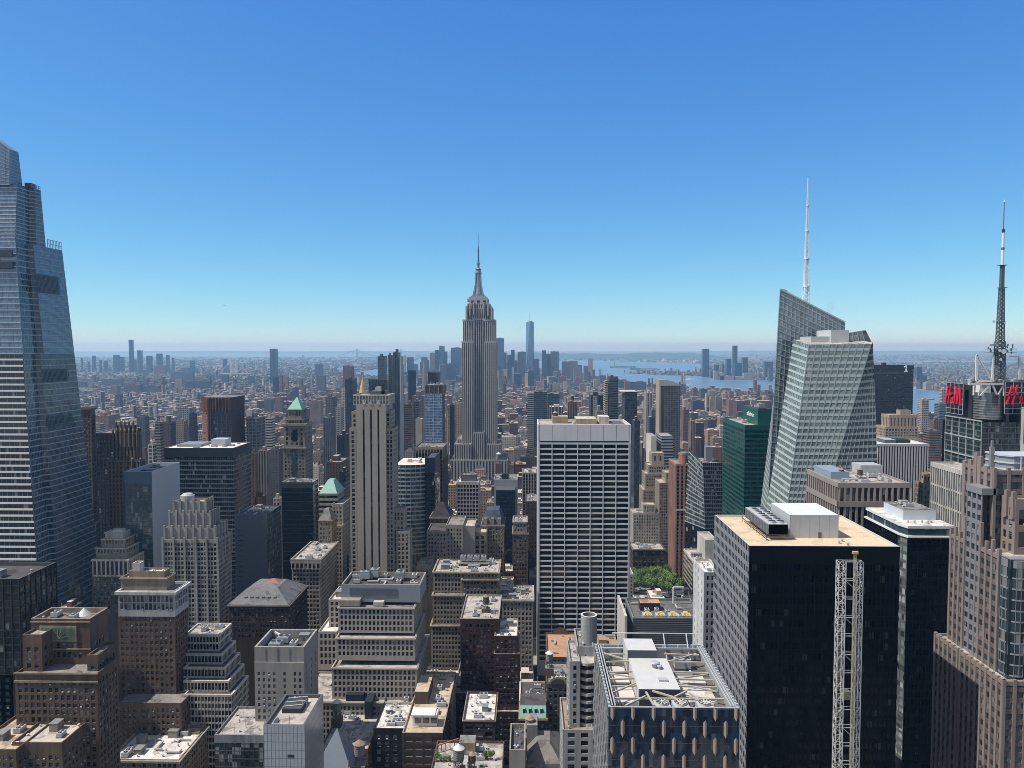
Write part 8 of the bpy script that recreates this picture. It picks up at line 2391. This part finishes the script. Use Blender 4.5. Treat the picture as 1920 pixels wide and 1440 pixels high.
for k in range(42000):
    px = rd.uniform(-60, 1980)
    py = 663.5 + 150 * rd.random() ** 1.15
    g = PG(px, py)
    v = g.y
    man = -1150 < g.x < 1290
    if man and v < 3760: continue
    if inside(HUD, g.x, g.y): continue
    if 1450 < px < 1640 and py > 700: continue
    if px < 780 and py < 670.5: continue
    if px > 1640 and 676 < py < 679.8: continue
    if 1085 < px < 1450 and py < 677 and rd.random() < .55: continue
    if hidden(px - 2, px + 2, py - 3, v): continue
    if overlap(g.x - 10, g.x + 10, g.y - 10, g.y + 10, 0): continue
    pxm = v / 1443
    ang = .35 + .5 * math.sin(g.x * .0007 + 1.3) + .4 * math.sin(g.y * .0005)
    tr = math.sin(g.x * .0021) * math.sin(g.y * .0016 + g.x * .0004)
    if rd.random() < (.5 if tr > .25 else .2):
        TREES.append((g.x, g.y, max(6, 2.2 * pxm) * rd.uniform(.7, 1.5)))
        if tr > .45: continue
    w = max(13, 2.0 * pxm) * rd.uniform(.6, 2.2); d = max(13, 2.0 * pxm) * rd.uniform(.7, 2.0)
    h = rd.choice((8, 9, 11, 12, 14, 16)) * rd.uniform(.9, 1.3)
    if man and v < 6800: h *= 2.0
    if rd.random() < .06: h *= rd.uniform(2, 3.6); w *= .6
    lim = limit(px - w / pxm / 2, px + w / pxm / 2, v)
    if lim > 655 and Z(lim, v, px) < h: continue
    if 1190 < px < 1310 and 676 < py < 682: col = rc = (.75, .75, .74)
    else:
        col = rd.choice(FARP); rc = rd.choice(FARR)
    rbox(CB, g.x, g.y, w, d, h, ang if not man else 0.0, jit(col, rd), PT[rd.choice(PKEYS)], jit(rc, rd))
    nfar += 1
    if nfar > 21000: break
for k in range(150):
    px = rd.uniform(750, 1108); v = rd.uniform(4300, 6600); g = P(px, 690, v)
    if inside(HUD, g.x, g.y) or overlap(g.x - 12, g.x + 12, g.y - 12, g.y + 12, 0): continue
    w = rd.uniform(18, 46); h = min(rd.uniform(40, 170), Z(max(655, limit(px - 4, px + 4, v)), v, px))
    rbox(CB, g.x, g.y, w, rd.uniform(20, 40), max(12, h), rd.uniform(-.4, .4), rd.choice(((.18, .23, .30), (.24, .25, .28), (.30, .24, .2), (.42, .38, .33), (.14, .18, .24), (.26, .17, .15))), PT[rd.choice(('curtain', 'grid', 'brick'))], (.3, .3, .3))
# blocks behind the deck, seen only in the glass
for k in range(46):
    x = -420 + (k % 12) * 75 + rd.uniform(-8, 8); y = -150 - (k // 12) * 110
    CB.box(x, x + 48, y - 60, y, 0, rd.uniform(70, 240), CITY, tint=tuple(k_ * rd.uniform(.7, 1.1) for k_ in rd.choice(PAL)[1]), pat=PT[rd.choice(PKEYS)], ttint=(.3, .3, .3))
tag(CB.build('city_blocks'), 'endless mass of distant low brick and pale rooftops', kind='stuff')

# ================================================================== greenery
def leafm(c):
    m, t, b = nodes('foliage')
    g = N(t, 'ShaderNodeNewGeometry')
    oi = N(t, 'ShaderNodeObjectInfo')
    k = math_(t, 'ADD', .45, math_(t, 'MULTIPLY', g.outputs['Random Per Island'], 1.1))
    k = math_(t, 'MULTIPLY', k, math_(t, 'ADD', .5, math_(t, 'MULTIPLY', oi.outputs['Random'], .85)))
    vm = t.nodes.new('ShaderNodeVectorMath'); vm.operation = 'SCALE'; vm.inputs[0].default_value = c
    t.links.new(k, vm.inputs[3]); t.links.new(vm.outputs[0], b.inputs['Base Color'])
    b.inputs['Roughness'].default_value = .6
    return m
LEAF = leafm((.115, .185, .035))
BARK = stone((.10, .075, .055))
def crown_mesh(seed, r=5.5, h=7.5, n=1300):
    rd = random.Random(seed); b = MB()
    lobes = [(rd.uniform(-.55, .55) * r, rd.uniform(-.55, .55) * r, rd.uniform(.25, .85) * h, rd.uniform(.38, .6) * r) for _ in range(11)]
    for k in range(n):
        lx, ly, lz, lr = rd.choice(lobes)
        d = Vector((rd.gauss(0, 1), rd.gauss(0, 1), rd.gauss(0, .85))).normalized() * lr * rd.uniform(.62, 1.05)
        c = Vector((lx, ly, lz + 5)) + d
        nrm = (d.normalized() + Vector((rd.uniform(-.6, .6), rd.uniform(-.6, .6), rd.uniform(-.1, .9)))).normalized()
        a = nrm.orthogonal().normalized(); e = nrm.cross(a); s = rd.uniform(.28, .62)
        b.poly([c + a * s, c + e * s * .6, c - a * s, c - e * s * .6], LEAF)
    return b.mesh('crown')
def trunk_mesh(seed):
    rd = random.Random(seed); b = MB()
    b.cyl(0, 0, 0, 5.5, .42, .26, BARK, 8)
    for k in range(6):
        a = k * 1.05 + rd.uniform(-.3, .3); L = rd.uniform(2.2, 3.8)
        b.bar((0, 0, 4.2 + k * .25), (math.cos(a) * L, math.sin(a) * L, 7 + rd.uniform(0, 3)), .14, BARK, .05)
    return b.mesh('trunk')
CRN_ = [crown_mesh(i) for i in range(4)]; TRK = [trunk_mesh(i) for i in range(2)]
rd = random.Random(5)
PK = []
for row in range(5):
    for k in range(8):
        PK.append((X(1150 + k * 17 + (row % 2) * 8, 782, 1110) + rd.uniform(-1.5, 1.5) , 776 + row * 11 + rd.uniform(-1.5, 1.5)))
PL_LAB = ['leafy green park plane tree at the street edge of the park', 'leafy green park tree in the middle of the park clump', 'leafy green park tree at the back of the park clump by the dark club building']
n_ = 0
for (x, y) in PK:
    l = px_of((x, y, 10))[0]
    if l > 1272 + (8 if y < 800 else -8) or l < 1165: continue
    o = empty('park_tree', (x, y, .2), PL_LAB[0 if y < 786 else (1 if y < 808 else 2)], 'tree', 'trees in the park')
    c = inst('crown', CRN_[n_ % 4], None, (0, 0, 0)); c.parent = o; t = inst('trunk', TRK[n_ % 2], None, (0, 0, 0)); t.parent = o
    s = rd.uniform(.85, 1.2); c.scale = (s, s, s * rd.uniform(1.0, 1.2)); t.scale = (1, 1, 1.05); c.rotation_euler = (0, 0, rd.uniform(0, 6.28)); n_ += 1
# terrace bushes on the garden roof
gx0, gx1, gy0, gy1, gz = GARD
for k in range(9):
    x, y = (gx0 + 1.5 + (k % 5) * 2.2, gy0 + 12 + (k // 5) * 5) if k < 6 else (gx0 + 25 + (k - 6) * 2.0, gy0 + 14)
    o = empty('terrace_bush', (x, y, gz), 'clipped green bush in the left bed of the planted roof terrace' if k < 6 else 'upright green bush in the right bed of the planted roof terrace', 'bush', 'bushes on the roof terrace')
    b = MB(); b.box(x - .7, x + .7, y - .7, y + .7, gz, gz + .6, RUST); b.build('planter', o)
    c = inst('foliage', CRN_[k % 4], o, (x, y, gz - .6), k * 1.1, (.24, .24, .26 if k < 6 else .42))
# far trees
b = MB(); rd = random.Random(9)
TM = metal((.042, .075, .03), .9, 0, .6)
for (x, y, s) in TREES:
    for q in range(2):
        cx, cy = x + rd.uniform(-s, s), y + rd.uniform(-s, s); r = s * rd.uniform(.5, 1.0); h = min(16, r * rd.uniform(.7, 1.2)) + 3
        ring = [(cx + r * rd.uniform(.8, 1.2) * math.cos(i * 1.047), cy + r * rd.uniform(.8, 1.2) * math.sin(i * 1.047)) for i in range(6)]
        for i in range(6):
            j = (i + 1) % 6
            b.poly([(*ring[i], 0), (*ring[j], 0), (*ring[j], h * .6), (*ring[i], h * .6)], TM); b.poly([(*ring[i], h * .6), (*ring[j], h * .6), (cx, cy, h)], TM)
# Brooklyn park strips
for (pa, pb, ya, yb_) in ((255, 345, 756, 764), (200, 330, 738, 742), (600, 640, 722, 735), (355, 420, 729, 736), (1245, 1320, 699, 703), (1145, 1190, 687.4, 689.8), (1182, 1200, 691.5, 694)):
    for k in range(120):
        g = PG(rd.uniform(pa, pb), rd.uniform(ya, yb_)); s = max(6, g.y / 1443 * 1.6)
        if overlap(g.x - s, g.x + s, g.y - s, g.y + s, 0): continue
        ring = [(g.x + s * rd.uniform(.7, 1.2) * math.cos(i * 1.047), g.y + s * rd.uniform(.7, 1.2) * math.sin(i * 1.047)) for i in range(6)]; h = rd.uniform(9, 15)
        for i in range(6):
            j = (i + 1) % 6
            b.poly([(*ring[i], 0), (*ring[j], 0), (*ring[j], h * .6), (*ring[i], h * .6)], TM); b.poly([(*ring[i], h * .6), (*ring[j], h * .6), (g.x, g.y, h)], TM)
tag(b.build('distant_trees'), 'distant green trees scattered through the far city', kind='stuff')

# ================================================================== small things
# water tanks seen in the photo
for (px, py, v, s, pale, grey, lab, zb) in (
    (632, 1344, 412, 1.0, True, True, 'grey tank with a pale cone on the cluttered machine roof', None),
    (674, 1432, 345, 1.15, False, True, 'big grey tank with a tan cone near the grey pyramid roof', None),
    (730, 1352, 415, .85, True, True, 'small pale tank on the sooty black block', None),
    (911, 1140, 480, .9, False, False, 'wooden tank on the dark red brick tower roof', None),
    (993, 1378, 365, 1.0, False, True, 'tank with a tan cone beside the plain grey shaft', None),
    (860, 1440, 352, 1.15, True, True, 'wide grey open tank on the planted roof terrace', None),
    (885, 1440, 353, .8, False, False, 'small brown capped tank on the planted roof terrace', None),
    (1066, 1446, 335, .95, False, False, 'left of the twin tan capped tanks at the bottom edge', None),
    (1084, 1446, 335, .95, False, False, 'right of the twin tan capped tanks at the bottom edge', None),
    (1030, 1250, 432, .95, True, True, 'grey tank above the round arched gable', None),
    (935, 868, 1050, 1.5, True, True, 'white tank in front of the stone spire tower', None),
    (1073, 756, 1390, 1.6, False, False, 'brown tank on the pinkish tower beyond the grid slab', None)):
    o = water_tank(px, py, v, lab, s, pale, grey)
    p = o.location
    b = MB(); b.box(p.x - 2.6 * s, p.x + 2.6 * s, p.y - 2.6 * s, p.y + 2.6 * s, max(0, p.z - 14), p.z, S_BRN, top=R_GR); st_ = b.build('base_house', o, org=p)
    st_.location = (0, 0, 0)

# vehicles on the street by the park
def vehicle(kind, col):
    m = metal(col, .3, 0, .02); b = MB()
    if kind == 'car':
        L, W_, H = 4.6, 1.85, 1.45
        pr = [(-2.3, .45), (2.3, .45), (2.25, .85), (1.3, .98), (.65, H), (-1.2, H), (-1.95, 1.0), (-2.3, .9)]
    else:
        L, W_, H = 6.5, 2.2, 2.7
        pr = [(-3.2, .5), (3.2, .5), (3.15, 1.3), (2.4, 1.45), (2.0, 2.3), (1.3, 2.3), (1.3, H), (-3.2, H)]
    n = len(pr)
    for i in range(n):
        j = (i + 1) % n
        b.poly([(pr[i][0], -W_ / 2, pr[i][1]), (pr[i][0], W_ / 2, pr[i][1]), (pr[j][0], W_ / 2, pr[j][1]), (pr[j][0], -W_ / 2, pr[j][1])], m)
    b.poly([(x, -W_ / 2, z) for x, z in pr], m); b.poly([(x, W_ / 2, z) for x, z in reversed(pr)], m)
    body = b.mesh('body'); g = MB(); gm = G_DK
    if kind == 'car':
        for y in (-W_ / 2 - .01, W_ / 2 + .01): g.poly([(1.1, y, 1.0), (.6, y, 1.38), (-1.15, y, 1.38), (-1.7, y, 1.0)], gm)
        g.poly([(1.3, -.8, 1.0), (1.3, .8, 1.0), (.68, .75, 1.44), (.68, -.75, 1.44)], gm)
    else:
        g.poly([(2.42, -.9, 1.5), (2.42, .9, 1.5), (2.02, .9, 2.25), (2.02, -.9, 2.25)], gm)
    return body, g.mesh('window_glass')
b = MB()
for k in range(14):
    a0, a1 = 2 * math.pi * k / 14, 2 * math.pi * (k + 1) / 14
    b.poly([(.34 * math.cos(a0), -.1, .34 * math.sin(a0)), (.34 * math.cos(a1), -.1, .34 * math.sin(a1)), (.34 * math.cos(a1), .1, .34 * math.sin(a1)), (.34 * math.cos(a0), .1, .34 * math.sin(a0))], BLACK)
for y in (-.1, .1): b.poly([(.34 * math.cos(2 * math.pi * k / 14), y, .34 * math.sin(2 * math.pi * k / 14)) for k in range(14)], DGREY)
WHL = b.mesh('wheel')
VEH = {}
for kind, cname, col in (('car', 'black', (.015, .015, .017)), ('car', 'white', (.6, .6, .6)), ('car', 'yellow', (.6, .36, .02)), ('truck', 'white', (.62, .62, .6)), ('truck', 'dark blue', (.02, .035, .08)), ('car', 'silver', (.3, .3, .31))): VEH[kind, cname] = vehicle(kind, col)
vl = list(VEH)
rd = random.Random(31)
for k in range(12):
    kind, cname = vl[(k * 5 + 1) % 6]
    px = 1192 + k * 9.2; y = 764 + (k % 2) * 4.2
    x = X(px, y, 1110)
    o = empty('parked_truck' if kind == 'truck' else 'parked_car', (x, y, .06), f'{cname} {kind} on the street below the park trees, number {k + 1} from the grid slab' if False else f'{cname} {kind} in the {"near" if k % 2 == 0 else "far"} lane of the street below the park trees', kind, 'vehicles on the street by the park')
    for nm, me in zip(('body', 'window_glass'), VEH[kind, cname]): c = inst(nm, me, None, (0, 0, 0)); c.parent = o
    for wx in ((-1.4, 1.4) if kind == 'car' else (-2.1, 2.1)):
        for wy in (-.85, .85): c = inst('wheel', WHL, None, (wx, wy, .34)); c.parent = o

# boats
b = MB(); HW = metal((.75, .75, .74), .5)
def boat_meshes():
    b = MB()
    dk = [(-18, -4), (14, -4), (22, 0), (14, 4), (-18, 4)]
    b.prism(dk, .3, 4, HW)
    hull = b.mesh('hull')
    b = MB(); b.box(-13, 8, -3, 3, 4, 8.5, HW); b.box(-13.1, 8.1, -3.1, 3.1, 5.4, 6.6, BLACK, bottom=True); b.box(-6, 4, -2.4, 2.4, 8.5, 11.5, HW)
    cab = b.mesh('cabin')
    b = MB(); b.poly([(-16, -3, .62), (-16, 3, .62), (-150, 9, .62), (-150, -2, .62)], metal((.70, .74, .78), .8))
    return hull, cab, b.mesh('wake')
BT = boat_meshes()
for (px, py, rz, s, lab) in ((1292, 712.5, math.pi, 1.1, 'white ferry with a long wake nearest the middle of the river'), (1293, 722, math.pi, .7, 'small white boat with a wake below the ferry'), (1384, 731.5, 0, .9, 'white boat with a wake near the right end of the river'), (1142, 697, 0, .8, 'small white boat in the harbour left of the island'), (1184, 704.5, 0, .7, 'small white boat in mid harbour'), (1236, 699.8, 0, .9, 'moored white boat by the green point')):
    g = PG(px, py, .6)
    o = empty('ferry_boat', g, lab, 'boat', 'boats on the water')
    o.rotation_euler = (0, 0, rz); s *= 1.3; o.scale = (s, s, s)
    for nm, me in zip(('hull', 'cabin', 'wake'), BT): c = inst(nm, me, None, (0, 0, -.6)); c.parent = o
# harbour statue
g = PG(1152, 688.2, 5)
o = empty('harbour_statue', g, 'tiny green statue with raised arm on the harbour island', 'statue')
b = MB(); gs = stone((.4, .37, .32)); b.box(g.x - 22, g.x + 22, g.y - 22, g.y + 22, 5, 14, gs); b.cyl(g.x, g.y, 14, 46, 13, 9, gs, 4); b.build('pedestal', o)
b = MB(); cu = metal((.20, .36, .30), .7)
b.cyl(g.x, g.y, 46, 60, 7, 5.6, cu, 10); b.cyl(g.x, g.y, 60, 76, 5.6, 4.6, cu, 10); b.cyl(g.x, g.y, 76, 79, 4.6, 1.6, cu, 10); b.cyl(g.x, g.y, 79, 84.5, 2.4, 2.0, cu, 10)
for k in range(7): a = math.pi * k / 6; b.bar((g.x + 2 * math.cos(a), g.y, 83 + 1.5 * math.sin(a)), (g.x + 5 * math.cos(a), g.y, 84 + 4 * math.sin(a)), .4, cu)
b.bar((g.x - 4.2, g.y, 75), (g.x - 6.5, g.y, 89), 1.6, cu, 1.1); b.cyl(g.x - 6.5, g.y, 89, 94, 1.8, .3, metal((.6, .45, .12), .4), 8); b.bar((g.x + 4.2, g.y - 2, 74), (g.x + 5, g.y - 5, 64), 1.5, cu); b.box(g.x + 3.5, g.x + 7.5, g.y - 6.5, g.y - 5.2, 61, 69, cu)
b.build('figure', o)
# bridges
def bridge(px0, px1, v, ztop, zdeck, ext, m, label, tw):
    x0, x1 = X(px0, v, 680), X(px1, v, 680)
    o = empty('suspension_bridge', ((x0 + x1) / 2, v, 0), label, 'bridge')
    for x in (x0, x1):
        b = MB()
        for dy in (-12, 12): b.box(x - tw, x + tw, v + dy - tw, v + dy + tw, 0, ztop, m)
        for zz in (zdeck, (zdeck + ztop) / 2, ztop - 6): b.box(x - tw * .9, x + tw * .9, v - 12 + tw, v + 12 - tw, zz, zz + 6, m, bottom=True)
        b.build('tower', o)
    b = MB(); b.box(x0 - ext, x1 + ext, v - 11, v + 11, zdeck - 5, zdeck, m, bottom=True); b.build('deck', o)
    b = MB()
    n = 20
    for dy in (-12, 12):
        pr = None
        for k in range(-10, n + 11):
            t = k / n
            x = x0 + (x1 - x0) * t if 0 <= k <= n else (x0 - ext * (-k / 10) if k < 0 else x1 + ext * ((k - n) / 10))
            z = zdeck + 4 + (ztop - zdeck - 4) * (2 * t - 1) ** 2 if 0 <= k <= n else ztop + (zdeck - ztop) * (-k / 10 if k < 0 else (k - n) / 10)
            q = Vector((x, v + dy, z))
            if pr is not None: b.bar(pr, q, tw * .35, m)
            pr = q
            if 0 < k < n and z > zdeck + 6: b.bar(q, (x, v + dy, zdeck), tw * .12, m)
    b.build('cable', o)
bridge(669.5, 752, 17200, 215, 66, 420, metal((.20, .25, .28), .7), 'faint grey suspension bridge at the harbour mouth on the horizon', 9)
bridge(433, 443.5, 6400, 150, 38, 90, metal((.60, .60, .57), .6), 'pale suspension bridge seen almost end on left of the tall blue slab', 3)
# golden pyramid tower far behind the deco tower
x0, x1, y0, y1, z1 = tb(669, 691, 740, 2050, 34)
o = empty('golden_pyramid_tower', ((x0 + x1) / 2, 2067, 0), 'stone tower with a gold pyramid roof behind the deco tower crown', 'skyscraper')
b = MB(); b.box(x0, x1, y0, y1, 0, z1, CITY, tint=(.4, .37, .31), pat=PT['brick']); b.build('wall', o)
b = MB(); GO = metal((.72, .50, .15), .35, .4, .05); xm, ym = X(680, 2067, 720), 2067
zt0 = Z(740, 2067, 680)
b.cyl(xm, ym, z1 - 1, Z(720, 2067, 680), 10.5, 5.2, GO, 8); b.cyl(xm, ym, Z(720, 2067, 680), Z(713, 2067, 680), 5.2, 2.8, GO, 8); b.cyl(xm, ym, Z(713, 2067, 680), Z(704, 2067, 680), 2.4, .3, GO, 8); b.build('pyramid_roof', o)
# sweeping crown edge of the apartment tower
x0, x1, y0, y1, z1 = tb(1239, 1276, 722, 1240, 34)
cr_o = [o_ for o_ in bpy.data.objects if o_.get('label', '').startswith('tall dark apartment tower with a sweeping')][0]
b = MB(); CT = stone((.50, .40, .27), .1)
za, zb_ = Z(712, 1240, 1240), Z(722, 1240, 1275)
n = 12
pts = [(x0 + (x1 - x0) * i / n, za + (zb_ - za) * (i / n) ** 2.2) for i in range(n + 1)]
for (xa, zA_), (xb, zB_) in zip(pts, pts[1:]):
    b.poly([(xa, y0 - .4, z1 - 1), (xb, y0 - .4, z1 - 1), (xb, y0 - .4, zB_), (xa, y0 - .4, zA_)], metal((.36, .37, .38), .5)); b.poly([(xa, y0 - .4, zA_), (xb, y0 - .4, zB_), (xb, y0 + 20, zB_), (xa, y0 + 20, zA_)], CT)
b.box(x0 - 2.2, x0 - .02, y0 - .3, y1, 0, za, CT); b.poly([(x0, y0 + 20, z1 - 1), (x0, y0 + 20, za), (x1, y0 + 20, zb_), (x1, y0 + 20, z1 - 1)], CT)
b.build('crown_edge', cr_o)

# a far-off aeroplane and a wisp of steam
p = P(421, 573, 9000)
o = empty('aeroplane', p, 'tiny grey aeroplane low in the sky left of the stone spire skyscraper', 'aeroplane')
b = MB(); b.bar(p + Vector((-14, 0, 0)), p + Vector((13, 0, 0)), 1.7, LGREY, .8); b.bar(p + Vector((13, 0, 0)), p + Vector((17, 0, .6)), .8, LGREY, .3); b.build('fuselage', o)
b = MB(); b.poly([p + Vector(t) for t in ((-3, 0, -.6), (3, 0, -.6), (7, 15, .4), (5, 15, .4))], LGREY); b.poly([p + Vector(t) for t in ((3, 0, -.6), (-3, 0, -.6), (5, -15, .4), (7, -15, .4))], LGREY); b.build('wing', o)
b = MB(); b.poly([p + Vector(t) for t in ((12, 0, .5), (16, 0, .5), (18, 0, 5.5), (16, 0, 5.5))], LGREY); b.build('tail_fin', o)
b = MB(); rd = random.Random(2)
for (px, py, r) in ((1551, 592, 2.0), (1554, 584, 2.6), (1559, 577, 3.2), (1557, 570, 2.6)):
    c = P(px, py, 566)
    for k in range(5): b.cyl(c.x, c.y, c.z - r + 2 * r * k / 5, c.z - r + 2 * r * (k + 1) / 5, max(.05, r * math.sin(math.pi * k / 5)), max(.06, r * math.sin(math.pi * (k + 1) / 5)), BLACK, 12, False)
sm = b.build('steam', org=tuple(P(1555, 590, 566))); tag(sm, 'faint grey wisp of steam rising behind the crystalline tower', kind='stuff')
smm = bpy.data.materials.new('steam'); smm.use_nodes = True; t = smm.node_tree
for n in list(t.nodes):
    if n.type != 'OUTPUT_MATERIAL': t.nodes.remove(n)
pv = t.nodes.new('ShaderNodeVolumePrincipled'); pv.inputs['Color'].default_value = (.55, .55, .58, 1); pv.inputs['Density'].default_value = .045
t.links.new(pv.outputs[0], [n for n in t.nodes if n.type == 'OUTPUT_MATERIAL'][0].inputs['Volume'])
sm.data.materials.clear(); sm.data.materials.append(smm)

# ================================================================== the air
b = MB(); b.box(-61000, 61000, -4000, 61000, -1.0, 480, BLACK, bottom=True)
hz = b.build('haze'); hz['kind'] = 'stuff'; hz['label'] = 'thin blue summer haze over the far city'
hm = bpy.data.materials.new('haze_air'); hm.use_nodes = True
t = hm.node_tree
for n in list(t.nodes):
    if n.type != 'OUTPUT_MATERIAL': t.nodes.remove(n)
pv = t.nodes.new('ShaderNodeVolumePrincipled')
pv.inputs['Color'].default_value = (.32, .63, 1.0, 1)
pv.inputs['Absorption Color'].default_value = (.6, .6, .6, 1)
pv.inputs['Density'].default_value = 5.4e-5
pv.inputs['Anisotropy'].default_value = .2
t.links.new(pv.outputs[0], [n for n in t.nodes if n.type == 'OUTPUT_MATERIAL'][0].inputs['Volume'])
hz.data.materials.clear(); hz.data.materials.append(hm)
